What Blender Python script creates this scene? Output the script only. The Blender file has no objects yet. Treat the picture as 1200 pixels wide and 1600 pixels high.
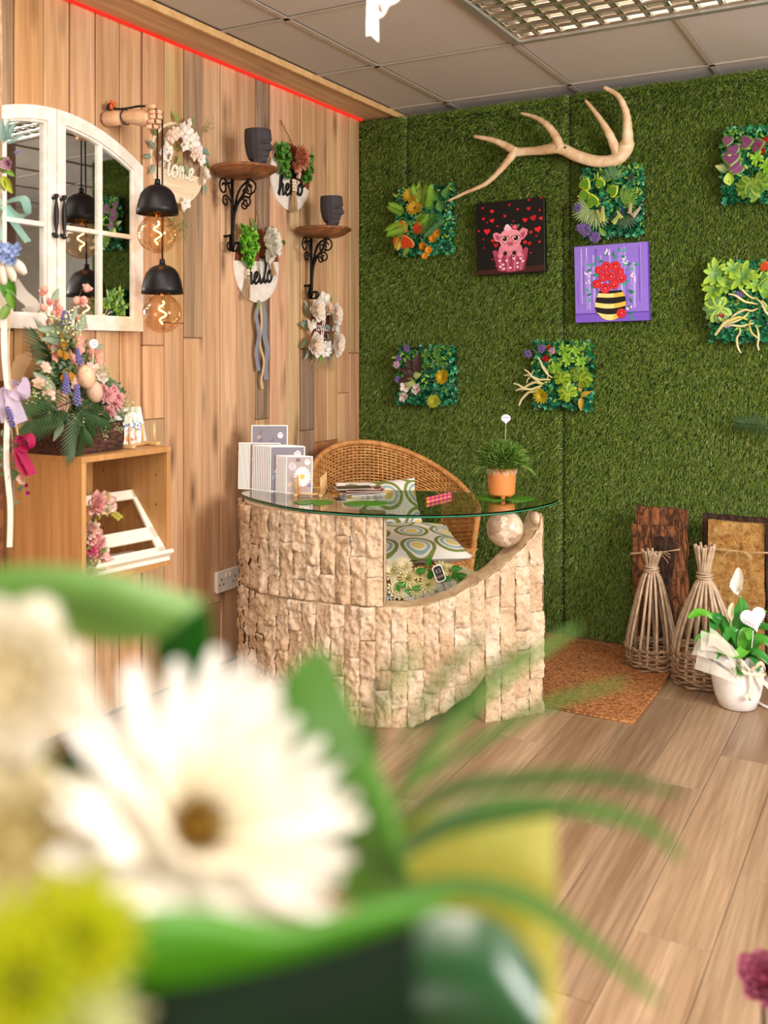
import bpy, bmesh, math, random
import numpy as np
from mathutils import Vector, Matrix, noise as mnoise
PI = math.pi
R = random.Random(7)
SC = bpy.context.scene
COL = SC.collection

# ---------------------------------------------------------------- camera
CAM = Vector((2.564, -4.353, 1.31)); TH = math.radians(29.07)
cam_d = bpy.data.cameras.new('camera'); cam = bpy.data.objects.new('camera', cam_d); COL.objects.link(cam)
cam.location = CAM; cam.rotation_euler = (PI/2, 0, TH)
cam_d.sensor_fit = 'HORIZONTAL'; cam_d.sensor_width = 36; cam_d.lens = 45.6
cam_d.shift_y = -250/1200; cam_d.clip_start = .02
cam_d.dof.use_dof = True; cam_d.dof.focus_distance = 4.1; cam_d.dof.aperture_fstop = 3.4
SC.camera = cam
# ---------------------------------------------------------------- world, lights, exposure
w = bpy.data.worlds.new('world'); SC.world = w; w.use_nodes = True
w.node_tree.nodes['Background'].inputs[0].default_value = (1.0, .93, .84, 1)
w.node_tree.nodes['Background'].inputs[1].default_value = .55
def area(name, loc, target, sx, sy, power, col):
    d = bpy.data.lights.new(name, 'AREA'); d.shape = 'RECTANGLE'; d.size = sx; d.size_y = sy; d.energy = power; d.color = col
    o = bpy.data.objects.new(name, d); COL.objects.link(o); o.location = loc
    o.rotation_euler = (Vector(target)-Vector(loc)).to_track_quat('-Z', 'Y').to_euler()
    return o
area('window_daylight', (4.55, -2.35, 1.75), (.6, -1.2, 1.2), 1.5, 1.3, 128, (1.0, .96, .93))
area('ceiling_panel_light_front', (2.35, -3.35, 2.50), (2.35, -3.35, 0), 1.2, .6, 34, (1.0, .87, .76))
area('ceiling_panel_light_rear', (.95, -2.75, 2.50), (.95, -2.75, 0), 1.2, .6, 15, (1.0, .87, .76))
area('far_room_window', (3.6, 3.0, 1.6), (2.6, 0, 1.4), 1.2, 1.2, 22, (.93, .96, 1.0))
area('camera_side_fill', (3.3, -6.4, 1.7), (1.6, 0, 1.0), 2.6, 1.8, 60, (1.0, .93, .84))  # unseen warm fill added behind the camera to brighten the timber wall
SC.view_settings.view_transform = 'Standard'; SC.view_settings.look = 'None'
SC.view_settings.gamma = 1; SC.view_settings.use_curve_mapping = False
SC.view_settings.exposure = 0.34

# ---------------------------------------------------------------- measuring helpers
def ray(px, py):
    u = (px-600)/1520; c = math.cos(TH); s = math.sin(TH)
    return Vector((-s+c*u, c+s*u, (550-py)/1520))
def PT(px, py, t): return CAM+ray(px, py)*t                       # at depth t
def PL(px, py, x=0): r = ray(px, py); return CAM+r*((x-CAM.x)/r.x)     # on the timber wall
def PB(px, py, y=0): r = ray(px, py); return CAM+r*((y-CAM.y)/r.y)     # on the turf wall
def PZ(px, py, z=0): r = ray(px, py); return CAM+r*((z-CAM.z)/r.z)     # on a level plane

# ---------------------------------------------------------------- materials
def lin(h):
    if isinstance(h, str):
        h = h.lstrip('#'); h = [int(h[i:i+2], 16)/255 for i in (0, 2, 4)]
        return tuple(((x/12.92) if x <= .04045 else ((x+.055)/1.055)**2.4) for x in h)
    return tuple(h[:3])
class NT:
    def __init__(s, name):
        s.m = bpy.data.materials.new(name); s.m.use_nodes = True; s.t = s.m.node_tree
        s.b = s.t.nodes['Principled BSDF']; s.out = s.t.nodes['Material Output']
    def n(s, ty, **kw):
        x = s.t.nodes.new(ty)
        for k, v in kw.items():
            if k.startswith('i_'): x.inputs[int(k[2:]) if k[2:].isdigit() else k[2:].replace('_', ' ')].default_value = v
            else: setattr(x, k, v)
        return x
    def l(s, a, b): s.t.links.new(a, b)
    def coords(s, scale=(1, 1, 1), rnd=False):
        tc = s.n('ShaderNodeTexCoord'); mp = s.n('ShaderNodeMapping'); mp.inputs['Scale'].default_value = scale
        s.l(tc.outputs['Object'], mp.inputs[0])
        if rnd:
            oi = s.n('ShaderNodeObjectInfo'); mu = s.n('ShaderNodeVectorMath', operation='SCALE'); cx = s.n('ShaderNodeCombineXYZ')
            s.l(oi.outputs['Random'], cx.inputs[0]); s.l(oi.outputs['Random'], cx.inputs[1]); s.l(oi.outputs['Random'], cx.inputs[2])
            s.l(cx.outputs[0], mu.inputs[0]); mu.inputs['Scale'].default_value = 83.7
            s.l(mu.outputs[0], mp.inputs['Location'])
        return mp.outputs[0]
    def noise(s, vec, scale, detail=4, rough=.5, dist=0):
        x = s.n('ShaderNodeTexNoise'); x.inputs['Scale'].default_value = scale; x.inputs['Detail'].default_value = detail
        x.inputs['Roughness'].default_value = rough; x.inputs['Distortion'].default_value = dist; s.l(vec, x.inputs['Vector']); return x.outputs['Fac']
    def ramp(s, fac, stops, interp='LINEAR'):
        x = s.n('ShaderNodeValToRGB'); x.color_ramp.interpolation = interp; e = x.color_ramp.elements
        while len(e) < len(stops): e.new(.5)
        for i, (p, c) in enumerate(stops): e[i].position = p; e[i].color = (*lin(c), 1)
        s.l(fac, x.inputs[0]); return x.outputs[0]
    def mix(s, fac, a, b, mode='MIX'):
        x = s.n('ShaderNodeMix', data_type='RGBA', blend_type=mode)
        for sock, v in ((x.inputs[0], fac), (x.inputs[6], a), (x.inputs[7], b)):
            if isinstance(v, (int, float)): sock.default_value = v
            elif isinstance(v, (tuple, str)): sock.default_value = (*lin(v), 1)
            else: s.l(v, sock)
        return x.outputs[2]
    def bump(s, h, strength=.3, dist=.01, prev=None):
        x = s.n('ShaderNodeBump'); x.inputs['Strength'].default_value = strength; x.inputs['Distance'].default_value = dist
        s.l(h, x.inputs['Height'])
        if prev: s.l(prev, x.inputs['Normal'])
        s.l(x.outputs[0], s.b.inputs['Normal']); return x.outputs[0]
def mat(name, col, rough=.5, metal=0, bump=None, var=None, spec=.5, coat=0, emit=None, trans=0, ior=1.45, alpha=1):
    """plain surface; var=(scale, second colour) mottles it, bump=(scale, strength, distance)"""
    k = NT(name); k.b.inputs['Roughness'].default_value = rough; k.b.inputs['Metallic'].default_value = metal
    k.b.inputs['Specular IOR Level'].default_value = spec; k.b.inputs['Coat Weight'].default_value = coat
    k.b.inputs['Transmission Weight'].default_value = trans; k.b.inputs['IOR'].default_value = ior; k.b.inputs['Alpha'].default_value = alpha
    v = k.coords()
    n1 = k.noise(v, var[0] if var else 20, 4)
    c = lin(col); c2 = lin(var[1]) if var else tuple(x*.9 for x in c)
    k.l(k.ramp(n1, [(.35, c2), (.65, c)]), k.b.inputs['Base Color'])
    if bump: k.bump(k.noise(v, bump[0], 5, .6), bump[1], bump[2])
    if emit: k.b.inputs['Emission Color'].default_value = (*lin(emit[0]), 1); k.b.inputs['Emission Strength'].default_value = emit[1]
    return k.m
def mat_col(name, rough=.5, spec=.4, transl=0, bump=None, mott=.12, coat=0):
    """reads the colour of each piece from its mesh, times the object colour"""
    k = NT(name); a = k.n('ShaderNodeAttribute'); a.attribute_name = 'Col'
    oi = k.n('ShaderNodeObjectInfo'); v = k.coords()
    c = k.mix(1.0, a.outputs['Color'], oi.outputs['Color'], 'MULTIPLY')
    nz = k.ramp(k.noise(v, 45, 3), [(.3, (1-mott,)*3), (.7, (1, 1, 1))])
    c = k.mix(1.0, c, nz, 'MULTIPLY'); k.l(c, k.b.inputs['Base Color'])
    k.b.inputs['Roughness'].default_value = rough; k.b.inputs['Specular IOR Level'].default_value = spec; k.b.inputs['Coat Weight'].default_value = coat
    if bump: k.bump(k.noise(v, bump[0], 4), bump[1], bump[2])
    if transl:
        tr = k.n('ShaderNodeBsdfTranslucent'); mx = k.n('ShaderNodeMixShader'); mx.inputs[0].default_value = transl
        k.l(c, tr.inputs[0]); k.l(k.b.outputs[0], mx.inputs[1]); k.l(tr.outputs[0], mx.inputs[2]); k.l(mx.outputs[0], k.out.inputs[0])
    return k.m
def mat_wood(name, light, dark, axis=2, fine=1.0, rough=.55, knots=.5, vary=.25, bumps=.25, rings=9):
    """grain runs along axis; every object gets its own cut and tone"""
    k = NT(name); sc = [10*fine]*3; sc[axis] = .55*fine; v = k.coords(tuple(sc), True)
    n1 = k.noise(v, 1.2, 5, .55, .6); 
    n2 = k.n('ShaderNodeTexWave', wave_type='BANDS', bands_direction='DIAGONAL'); n2.inputs['Scale'].default_value = rings*.14
    n2.inputs['Distortion'].default_value = 7; n2.inputs['Detail'].default_value = 2; n2.inputs['Detail Scale'].default_value = .6; k.l(v, n2.inputs['Vector'])
    c = k.ramp(n1, [(.25, dark), (.62, light)])
    dk = lin(dark)
    c = k.mix(k.ramp(n2.outputs['Fac'], [(.35, (.0,)*3), (.95, (.22,)*3)]), c, tuple(x*.8 for x in dk))
    fs = [160*fine]*3; fs[axis] = 4*fine; vf = k.coords(tuple(fs), True); n3 = k.noise(vf, 1, 2)
    c = k.mix(k.ramp(n3, [(.35, (.3,)*3), (.6, (0,)*3)]), c, tuple(x*.62 for x in dk))
    if knots:
        ks = [9, 9, 9]; ks[axis] = 2.3; kv = k.coords(tuple(ks), True)
        vo = k.n('ShaderNodeTexVoronoi'); vo.inputs['Scale'].default_value = 1.0; k.l(kv, vo.inputs['Vector'])
        c = k.mix(k.ramp(vo.outputs['Distance'], [(.05, (knots,)*3), (.13, (knots*.55,)*3), (.26, (0,)*3)]), c, tuple(x*.35 for x in dk))
    oi = k.n('ShaderNodeObjectInfo'); tone = k.ramp(oi.outputs['Random'], [(0, (1-vary, 1-vary*1.05, 1-vary*1.15)), (.5, (1, 1, 1)), (1, (1-vary*.4,)*3)])
    c = k.mix(1.0, c, tone, 'MULTIPLY'); c = k.mix(1.0, c, oi.outputs['Color'], 'MULTIPLY')
    k.l(c, k.b.inputs['Base Color']); k.b.inputs['Roughness'].default_value = rough
    k.bump(n3, bumps, .002); return k.m

M = {}
M['timber'] = mat_wood('timber', '#e6c097', '#bd8a5c', 2, 1, .6, .9, .24)
M['timber_grey'] = mat_wood('timber_grey', '#b39a82', '#6f5a48', 2, 1, .75, .5, .2, .5)
M['timber_black'] = mat_wood('timber_black', '#a58e78', '#2c231d', 2, 1.6, .8, .6, .1, .6, 14)
M['soffit'] = mat_wood('soffit', '#e2bd94', '#c0905f', 1, 1, .55, .5, .1)
M['oak_floor'] = mat_wood('oak_floor', '#b59b7e', '#87694e', 1, 1.1, .33, .0, .20, .12, 16)
M['veneer'] = mat_wood('veneer', '#c9975f', '#ad7c46', 2, .9, .42, 0, .03, .08, 12)
M['pine'] = mat_wood('pine', '#e3bd85', '#c9975a', 0, 2, .5, 0, .1)
M['stained'] = mat_wood('stained', '#9a6238', '#4a2a16', 0, 2.2, .45, .2, .1)
M['redwood'] = mat_wood('redwood', '#93492f', '#6d2f1f', 1, 2, .6, 0, .1)
M['white_wood'] = mat('white_wood', '#eee6dc', .5, bump=(60, .15, .002), var=(25, '#ddd2c6'))
M['cream_paint'] = mat('cream_paint', '#f3ead6', .45)
M['paint'] = mat_col('paint', .5)
M['print'] = mat_col('print', .45, .3, mott=.05)
M['petal'] = mat_col('petal', .62, .25, .25)
M['leaf'] = mat_col('leaf', .42, .4, .22, (120, .2, .001))
M['gloss_leaf'] = mat_col('gloss_leaf', .26, .6, .10)
M['black'] = mat('black_metal', '#18171a', .42, .3)
M['iron'] = mat('wrought_iron', '#1e1b1b', .5, .7, bump=(80, .5, .003))
M['slate'] = mat('charcoal_ceramic', '#3a3538', .7)
M['cable'] = mat('cable', '#111113', .6)
M['white_plastic'] = mat('white_plastic', '#efe9e2', .3)
M['dark_hole'] = mat('dark_hole', '#1c1513', .8)
M['ceramic'] = mat('white_ceramic', '#fbf8f5', .22, coat=.4)
M['twine'] = mat('twine', '#c9a97c', .85, bump=(400, .6, .002))
M['steel'] = mat('steel', '#9a968f', .25, 1)
M['skin_wood'] = mat_wood('skin_wood', '#e6bd98', '#d6a57c', 0, 1.5, .45, 0, .06, .05)

def mat_stone():
    k = NT('travertine'); v = k.coords(); v2 = k.coords((1, 1, .4), True)
    n1 = k.noise(v2, 9, 6, .6, .4); c = k.ramp(n1, [(.2, '#bd9a78'), (.45, '#d8bc9b'), (.7, '#ecdbc5')])
    n2 = k.noise(v, 90, 4, .7); c = k.mix(k.ramp(n2, [(.30, (.8,)*3), (.46, (0,)*3)]), c, '#94704e')
    oi = k.n('ShaderNodeObjectInfo'); c = k.mix(1.0, c, k.ramp(oi.outputs['Random'], [(0, (.88, .85, .82)), (1, (1, 1, 1))]), 'MULTIPLY')
    k.l(c, k.b.inputs['Base Color']); k.b.inputs['Roughness'].default_value = .85
    b = k.bump(k.noise(v, 45, 8, .75), .55, .010); k.bump(n2, .45, .003, b); return k.m
M['stone'] = mat_stone()
def mat_polished():
    k = NT('polished_travertine'); v = k.coords((1, 1, 2.5)); n = k.noise(v, 14, 5, .6, 1.2)
    k.l(k.ramp(n, [(.3, '#ab8a66'), (.5, '#c8ab86'), (.7, '#dcc7a6')]), k.b.inputs['Base Color']); k.b.inputs['Roughness'].default_value = .35; return k.m
M['polished'] = mat_polished()
def mat_marble():
    k = NT('marble_chips'); v = k.coords(); vo = k.n('ShaderNodeTexVoronoi'); vo.inputs['Scale'].default_value = 42; k.l(v, vo.inputs['Vector'])
    c = k.ramp(vo.outputs['Color'], [(.2, '#a98f76'), (.5, '#c9b298'), (.8, '#e2d2bb')]); n = k.noise(v, 60, 4, .6, 2)
    c = k.mix(k.ramp(n, [(.4, (.35,)*3), (.55, (0,)*3)]), c, '#8d7460'); k.l(c, k.b.inputs['Base Color']); k.b.inputs['Roughness'].default_value = .18; return k.m
M['marble'] = mat_marble()
def mat_glass(name, tint, rough=0.0):
    k = NT(name); k.b.inputs['Base Color'].default_value = (*lin(tint), 1); k.b.inputs['Transmission Weight'].default_value = 1
    k.b.inputs['Roughness'].default_value = rough; k.b.inputs['IOR'].default_value = 1.5
    # glass lets light through to what lies below it, tinted
    g = k.n('ShaderNodeVolumeAbsorption'); g.inputs['Color'].default_value = (*lin('#7fc7a6'), 1); g.inputs['Density'].default_value = 9 if 'desk' in name else 0
    if 'desk' in name: k.l(g.outputs[0], k.out.inputs['Volume'])
    return k.m
M['desk_glass'] = mat_glass('desk_glass', '#ffffff')
def mat_bulb():
    k = NT('bulb_glass'); k.b.inputs['Base Color'].default_value = (1, .85, .7, 1); k.b.inputs['Roughness'].default_value = .03; k.b.inputs['Metallic'].default_value = 1
    t = k.n('ShaderNodeBsdfTransparent'); t.inputs[0].default_value = (.93, .80, .66, 1); fz = k.n('ShaderNodeLayerWeight'); fz.inputs[0].default_value = .18; mx = k.n('ShaderNodeMixShader')
    k.l(fz.outputs['Facing'], mx.inputs[0]); k.l(t.outputs[0], mx.inputs[1]); k.l(k.b.outputs[0], mx.inputs[2]); k.l(mx.outputs[0], k.out.inputs[0]); return k.m
M['bulb_glass'] = mat_bulb()
M['mirror'] = mat('mirror_glass', '#dfe4e2', .01, 1)
def mat_sheer(name, col, op):
    k = NT(name); k.b.inputs['Base Color'].default_value = (*lin(col), 1); k.b.inputs['Roughness'].default_value = .35
    t = k.n('ShaderNodeBsdfTransparent'); mx = k.n('ShaderNodeMixShader'); mx.inputs[0].default_value = op
    k.l(t.outputs[0], mx.inputs[1]); k.l(k.b.outputs[0], mx.inputs[2]); k.l(mx.outputs[0], k.out.inputs[0]); return k.m
M['sheer_white'] = mat_sheer('sheer_white', '#efe6d8', .38)
M['sheer_teal'] = mat_sheer('sheer_teal', '#8fc6b8', .45)
M['sheer_lilac'] = mat_sheer('sheer_lilac', '#cdbcdc', .6)
def mat_ceiling():
    k = NT('ceiling_tile'); v = k.coords(); n = k.noise(v, 160, 3, .7)
    c = k.ramp(n, [(.30, '#9c9188'), (.40, '#c2b9b0')]); k.l(c, k.b.inputs['Base Color']); k.b.inputs['Roughness'].default_value = .9; k.bump(n, .3, .003); return k.m
M['ceiling_tile'] = mat_ceiling()
M['tee'] = mat('tee', '#b9aea0', .5)
M['turf_base'] = mat('turf_base', '#20300c', .95, bump=(60, .6, .01), var=(9, '#172408'))
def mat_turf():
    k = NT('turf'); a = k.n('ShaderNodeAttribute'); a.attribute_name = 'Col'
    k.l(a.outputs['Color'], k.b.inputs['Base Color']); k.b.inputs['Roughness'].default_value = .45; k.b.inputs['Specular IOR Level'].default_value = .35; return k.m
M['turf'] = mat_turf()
def mat_wicker(name, a_, b_):
    k = NT(name); v = k.coords(); n = k.noise(v, 30, 4, .6); n2 = k.noise(v, 260, 2)
    c = k.ramp(n, [(.25, a_), (.7, b_)]); c = k.mix(k.ramp(n2, [(.3, (.35,)*3), (.5, (0,)*3)]), c, a_)
    k.l(c, k.b.inputs['Base Color']); k.b.inputs['Roughness'].default_value = .5; k.bump(n2, .3, .001); return k.m
M['wicker'] = mat_wicker('wicker', '#a8682c', '#dca562')
M['willow'] = mat_wicker('willow', '#75583e', '#b09274')
M['willow_rod'] = mat_wicker('willow_rod', '#967a60', '#cbb497')
def mat_cork(name):
    k = NT(name); v = k.coords(); n = k.noise(v, 26, 8, .75, .4); n2 = k.noise(v, 120, 4, .7)
    c = k.ramp(n, [(.30, '#6b3c12'), (.44, '#c98f46'), (.62, '#e3b86f')]); c = k.mix(k.ramp(n2, [(.36, (.5,)*3), (.5, (0,)*3)]), c, '#8a5820')
    k.l(c, k.b.inputs['Base Color']); k.b.inputs['Roughness'].default_value = .9; k.bump(n, 1, .03); return k.m
def mat_bark(name, stops, sc=1, axis=2):
    if name in ('bark', 'bark_dark', 'trough_bark'):
        k = NT(name); s = [30*sc]*3; s[axis] = 7*sc; v = k.coords(tuple(s), True)
        dn = k.n('ShaderNodeTexNoise'); dn.inputs['Scale'].default_value = 1.1; dn.inputs['Detail'].default_value = 5; k.l(v, dn.inputs['Vector'])
        ad = k.n('ShaderNodeMixRGB'); ad.blend_type = 'LINEAR_LIGHT'; ad.inputs[0].default_value = .9; k.l(v, ad.inputs[1]); k.l(dn.outputs['Color'], ad.inputs[2])
        vo = k.n('ShaderNodeTexVoronoi', feature='DISTANCE_TO_EDGE'); vo.inputs['Scale'].default_value = 1.0; k.l(ad.outputs[0], vo.inputs['Vector'])
        n = k.noise(k.coords((9, 9, 9), True), 2, 8, .8); c = k.ramp(n, stops); c = k.mix(k.ramp(vo.outputs['Distance'], [(.02, (.85,)*3), (.16, (0,)*3)]), c, stops[0][1])
        k.l(c, k.b.inputs['Base Color']); k.b.inputs['Roughness'].default_value = .9; b1 = k.bump(vo.outputs['Distance'], 1, .03); k.bump(n, .8, .02, b1); return k.m
    k = NT(name); s = [26*sc]*3; s[axis] = 9*sc; v = k.coords(tuple(s), True); n = k.noise(v, 1.3, 9, .82, .3)
    c = k.ramp(n, stops); k.l(c, k.b.inputs['Base Color']); k.b.inputs['Roughness'].default_value = .9; k.bump(n, 1, .035); return k.m
M['bark'] = mat_bark('bark', [(.28, '#2e1c12'), (.42, '#7a4a2a'), (.55, '#b06c3c'), (.72, '#8a5c40')])
M['bark_dark'] = mat_bark('bark_dark', [(.3, '#1d120d'), (.55, '#5a3a28'), (.8, '#3a261c')], 1.2)
M['cork'] = mat_cork('cork')
M['trough_bark'] = mat_bark('trough_bark', [(.28, '#2b1812'), (.5, '#6b4030'), (.78, '#8d5f48')], 2, 0)
def mat_cushion():
    k = NT('cushion_print'); v = k.coords((1, 1, 1)); vo = k.n('ShaderNodeTexVoronoi', voronoi_dimensions='2D'); vo.inputs['Scale'].default_value = 6.5; vo.inputs['Randomness'].default_value = .25; k.l(v, vo.inputs['Vector'])
    c = k.ramp(vo.outputs['Distance'], [(0, '#f0dc7c'), (.17, '#f6f2e8'), (.24, '#9fc0bd'), (.33, '#f6f2e8'), (.385, '#84914a'), (.49, '#f6f2e8')], 'CONSTANT')
    k.l(c, k.b.inputs['Base Color']); k.b.inputs['Roughness'].default_value = .85; k.bump(k.noise(v, 500, 2), .2, .001); return k.m
M['cushion'] = mat_cushion()

# ---------------------------------------------------------------- mesh helpers
def I4(): return Matrix.Identity(4)
def T(x, y=0, z=0): return Matrix.Translation((x, y, z) if not isinstance(x, (Vector, tuple)) else x)
def RX(a): return Matrix.Rotation(a, 4, 'X')
def RY(a): return Matrix.Rotation(a, 4, 'Y')
def RZ(a): return Matrix.Rotation(a, 4, 'Z')
def SM(x, y=None, z=None): return Matrix.Diagonal((x, y if y is not None else x, z if z is not None else x, 1))
WALL_L = Matrix(((0, 0, 1, 0), (1, 0, 0, 0), (0, 1, 0, 0), (0, 0, 0, 1)))      # local x along wall, y up, z out of the timber wall
WALL_B = Matrix(((1, 0, 0, 0), (0, 0, -1, 0), (0, 1, 0, 0), (0, 0, 0, 1)))     # the same on the turf wall
def on_left(px, py, x=0): return T(PL(px, py, x)) @ WALL_L
def on_back(px, py, y=0): return T(PB(px, py, y)) @ WALL_B
def face_to(pos, d, roll=0, s=1):
    """matrix with local +Z along d"""
    d = Vector(d).normalized(); q = d.to_track_quat('Z', 'Y'); return T(Vector(pos)) @ q.to_matrix().to_4x4() @ RZ(roll) @ SM(s)
def along(pos, d, n=(0, 0, 1), s=1):
    """matrix with local +Y along d and +Z near n"""
    y = Vector(d).normalized(); n = Vector(n); x = y.cross(n)
    if x.length < 1e-5: x = y.cross(Vector((1, 0, .1)))
    x.normalize(); z = x.cross(y)
    m = Matrix((x, y, z)).transposed().to_4x4(); m.translation = Vector(pos); return m @ SM(s)
def catmull(P, n=8, closed=False):
    P = [Vector(p) if len(p) == 3 else Vector((p[0], p[1], 0)) for p in P]; out = []; N = len(P)
    rng = range(N) if closed else range(N-1)
    for i in rng:
        g = (lambda k: P[k % N]) if closed else (lambda k: P[min(max(k, 0), N-1)])
        a, b, c, d = g(i-1), g(i), g(i+1), g(i+2)
        for j in range(n):
            t = j/n; out.append(.5*((2*b)+(c-a)*t+(2*a-5*b+4*c-d)*t*t+(3*b-a-3*c+d)*t**3))
    if not closed: out.append(P[-1])
    return out
class MB:
    def __init__(s): s.v = []; s.f = []; s.c = []
    def add(s, vs, fs, col=(1, 1, 1), m=None):
        o = len(s.v)
        if m is not None: s.v += [tuple(m @ Vector(p)) for p in vs]
        else: s.v += [tuple(p) for p in vs]
        c = lin(col)
        for f in fs: s.f.append([i+o for i in f]); s.c.append(c)
        return s
    def box(s, c, d, col=(1, 1, 1), m=None, ch=0):
        x, y, z = c; a, b, e = d[0]/2, d[1]/2, d[2]/2
        if not ch:
            vs = [(x+i*a, y+j*b, z+k*e) for k in (-1, 1) for j in (-1, 1) for i in (-1, 1)]
            return s.add(vs, [(0, 2, 3, 1), (4, 5, 7, 6), (0, 1, 5, 4), (2, 6, 7, 3), (0, 4, 6, 2), (1, 3, 7, 5)], col, m)
        bm = bmesh.new(); bmesh.ops.create_cube(bm, size=1); bmesh.ops.scale(bm, vec=d, verts=bm.verts)
        bmesh.ops.bevel(bm, geom=bm.edges[:]+bm.verts[:], offset=ch, segments=1, affect='EDGES'); bmesh.ops.translate(bm, vec=c, verts=bm.verts)
        bm.verts.index_update(); s.add([v.co[:] for v in bm.verts], [[v.index for v in f.verts] for f in bm.faces], col, m); bm.free(); return s
    def tube(s, P, r, n=6, col=(1, 1, 1), m=None, cap=True, flat=1.0, closed=False):
        P = [Vector(p) for p in P]; N = len(P); rr = r if isinstance(r, (list, tuple)) else [r]*N
        vs = []; fs = []; nrm = None
        for i, p in enumerate(P):
            t = (P[(i+1) % N]-P[i-1]) if closed else (P[min(i+1, N-1)]-P[max(i-1, 0)])
            if t.length < 1e-9: t = Vector((0, 0, 1))
            t.normalize()
            if nrm is None: nrm = t.orthogonal().normalized() if abs(t.z) > .95 else Vector((0, 0, 1)).cross(t).normalized()
            nrm = (nrm-t*nrm.dot(t)).normalized(); b = t.cross(nrm)
            for k in range(n):
                a = 2*PI*k/n; vs.append(p+(nrm*math.cos(a)+b*math.sin(a)*flat)*rr[i])
        for i in range(N if closed else N-1):
            for k in range(n):
                a, b_ = i*n, ((i+1) % N)*n; fs.append((a+k, a+(k+1) % n, b_+(k+1) % n, b_+k))
        if cap and not closed: fs.append(tuple(range(n))[::-1]); fs.append(tuple((N-1)*n+k for k in range(n)))
        return s.add(vs, fs, col, m)
    def lathe(s, prof, n=24, col=(1, 1, 1), m=None, caps=False):
        vs = []; fs = []
        for (r, z) in prof:
            for k in range(n): a = 2*PI*k/n; vs.append((r*math.cos(a), r*math.sin(a), z))
        for i in range(len(prof)-1):
            for k in range(n): fs.append((i*n+k, i*n+(k+1) % n, (i+1)*n+(k+1) % n, (i+1)*n+k))
        if caps: fs.append(tuple(range(n))[::-1]); fs.append(tuple((len(prof)-1)*n+k for k in range(n)))
        return s.add(vs, fs, col, m)
    def grid(s, fn, nu, nv, col=(1, 1, 1), m=None, wrap=False):
        vs = [fn(i/nu, j/nv) for j in range(nv+1) for i in range(nu+1 if not wrap else nu)]
        W = nu if wrap else nu+1
        fs = [(j*W+i, j*W+(i+1) % W, (j+1)*W+(i+1) % W, (j+1)*W+i) for j in range(nv) for i in range(nu)]
        return s.add(vs, fs, col, m)
    def sphere(s, c, r, n=12, h=8, col=(1, 1, 1), m=None, sc=(1, 1, 1)):
        vs = []; fs = []
        for j in range(1, h):
            t = PI*j/h
            for k in range(n): a = 2*PI*k/n; vs.append((c[0]+r*sc[0]*math.sin(t)*math.cos(a), c[1]+r*sc[1]*math.sin(t)*math.sin(a), c[2]+r*sc[2]*math.cos(t)))
        vs.append((c[0], c[1], c[2]+r*sc[2])); vs.append((c[0], c[1], c[2]-r*sc[2])); a, b = len(vs)-2, len(vs)-1
        for j in range(h-2):
            for k in range(n): fs.append((j*n+k, (j+1)*n+k, (j+1)*n+(k+1) % n, j*n+(k+1) % n))
        for k in range(n): fs.append((a, k, (k+1) % n)); fs.append((b, (h-2)*n+(k+1) % n, (h-2)*n+k))
        return s.add(vs, fs, col, m)
    def poly(s, pts, z=0, col=(1, 1, 1), m=None): return s.add([(p[0], p[1], z) for p in pts], [tuple(range(len(pts)))], col, m)
    def ell(s, cx, cy, rx, ry, z, col, m=None, n=18, rot=0):
        c, si = math.cos(rot), math.sin(rot)
        return s.poly([(cx+rx*math.cos(2*PI*k/n)*c-ry*math.sin(2*PI*k/n)*si, cy+rx*math.cos(2*PI*k/n)*si+ry*math.sin(2*PI*k/n)*c) for k in range(n)], z, col, m)
    def prism(s, pts, z0, z1, col=(1, 1, 1), m=None):
        n = len(pts); vs = [(p[0], p[1], z0) for p in pts]+[(p[0], p[1], z1) for p in pts]
        return s.add(vs, [tuple(range(n))[::-1], tuple(range(n, 2*n))]+[(i, (i+1) % n, n+(i+1) % n, n+i) for i in range(n)], col, m)
    def ring(s, pts_o, pts_i, z0, z1, col=(1, 1, 1), m=None):
        n = len(pts_o); vs = [(p[0], p[1], z) for z in (z0, z1) for P in (pts_o, pts_i) for p in P]; fs = []
        for i in range(n):
            j = (i+1) % n; fs += [(i, n+i, n+j, j), (2*n+i, 2*n+j, 3*n+j, 3*n+i), (i, j, 2*n+j, 2*n+i), (n+i, 3*n+i, 3*n+j, n+j)]
        return s.add(vs, fs, col, m)
    def strip(s, P, w, d=(0, 0, 1), col=(1, 1, 1), m=None, th=0):
        """flat band following P, w wide across direction d"""
        P = [Vector(p) for p in P]; N = len(P); vs = []
        for i, p in enumerate(P):
            t = P[min(i+1, N-1)]-P[max(i-1, 0)]; dd = d(i/(N-1)) if callable(d) else d; x = Vector(dd)
            x = (x-t.normalized()*x.dot(t.normalized())) if t.length > 0 else x
            ww = (w[i] if isinstance(w, (list, tuple)) else w)/2; x = x.normalized()*ww; vs += [p-x, p+x]
        return s.add(vs, [(2*i, 2*i+1, 2*i+3, 2*i+2) for i in range(N-1)], col, m)
    def petal(s, m, L, W, col, cup=.2, curl=.3, nu=2, nv=4, point=.5, tipcol=None, wav=0, mid=.5):
        """blade from the origin along +Y, facing +Z"""
        vs = []; 
        for j in range(nv+1):
            t = j/nv; q = t**(math.log(.5)/math.log(mid)); wdt = W/2*max(math.sin(PI*min(max(q, .03), .97)), 0)**point
            if j == 0: wdt *= .35
            for i in range(-nu, nu+1):
                u = i/nu; vs.append((u*wdt, L*t*(1-.25*abs(curl)*t), curl*L*t*t+cup*wdt*u*u*2+wav*L*math.sin(7*u+9*t)*t))
        W_ = 2*nu+1; o = len(s.v); s.v += [tuple(m @ Vector(p)) for p in vs]; c0 = lin(col); c1 = lin(tipcol) if tipcol else c0
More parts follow.
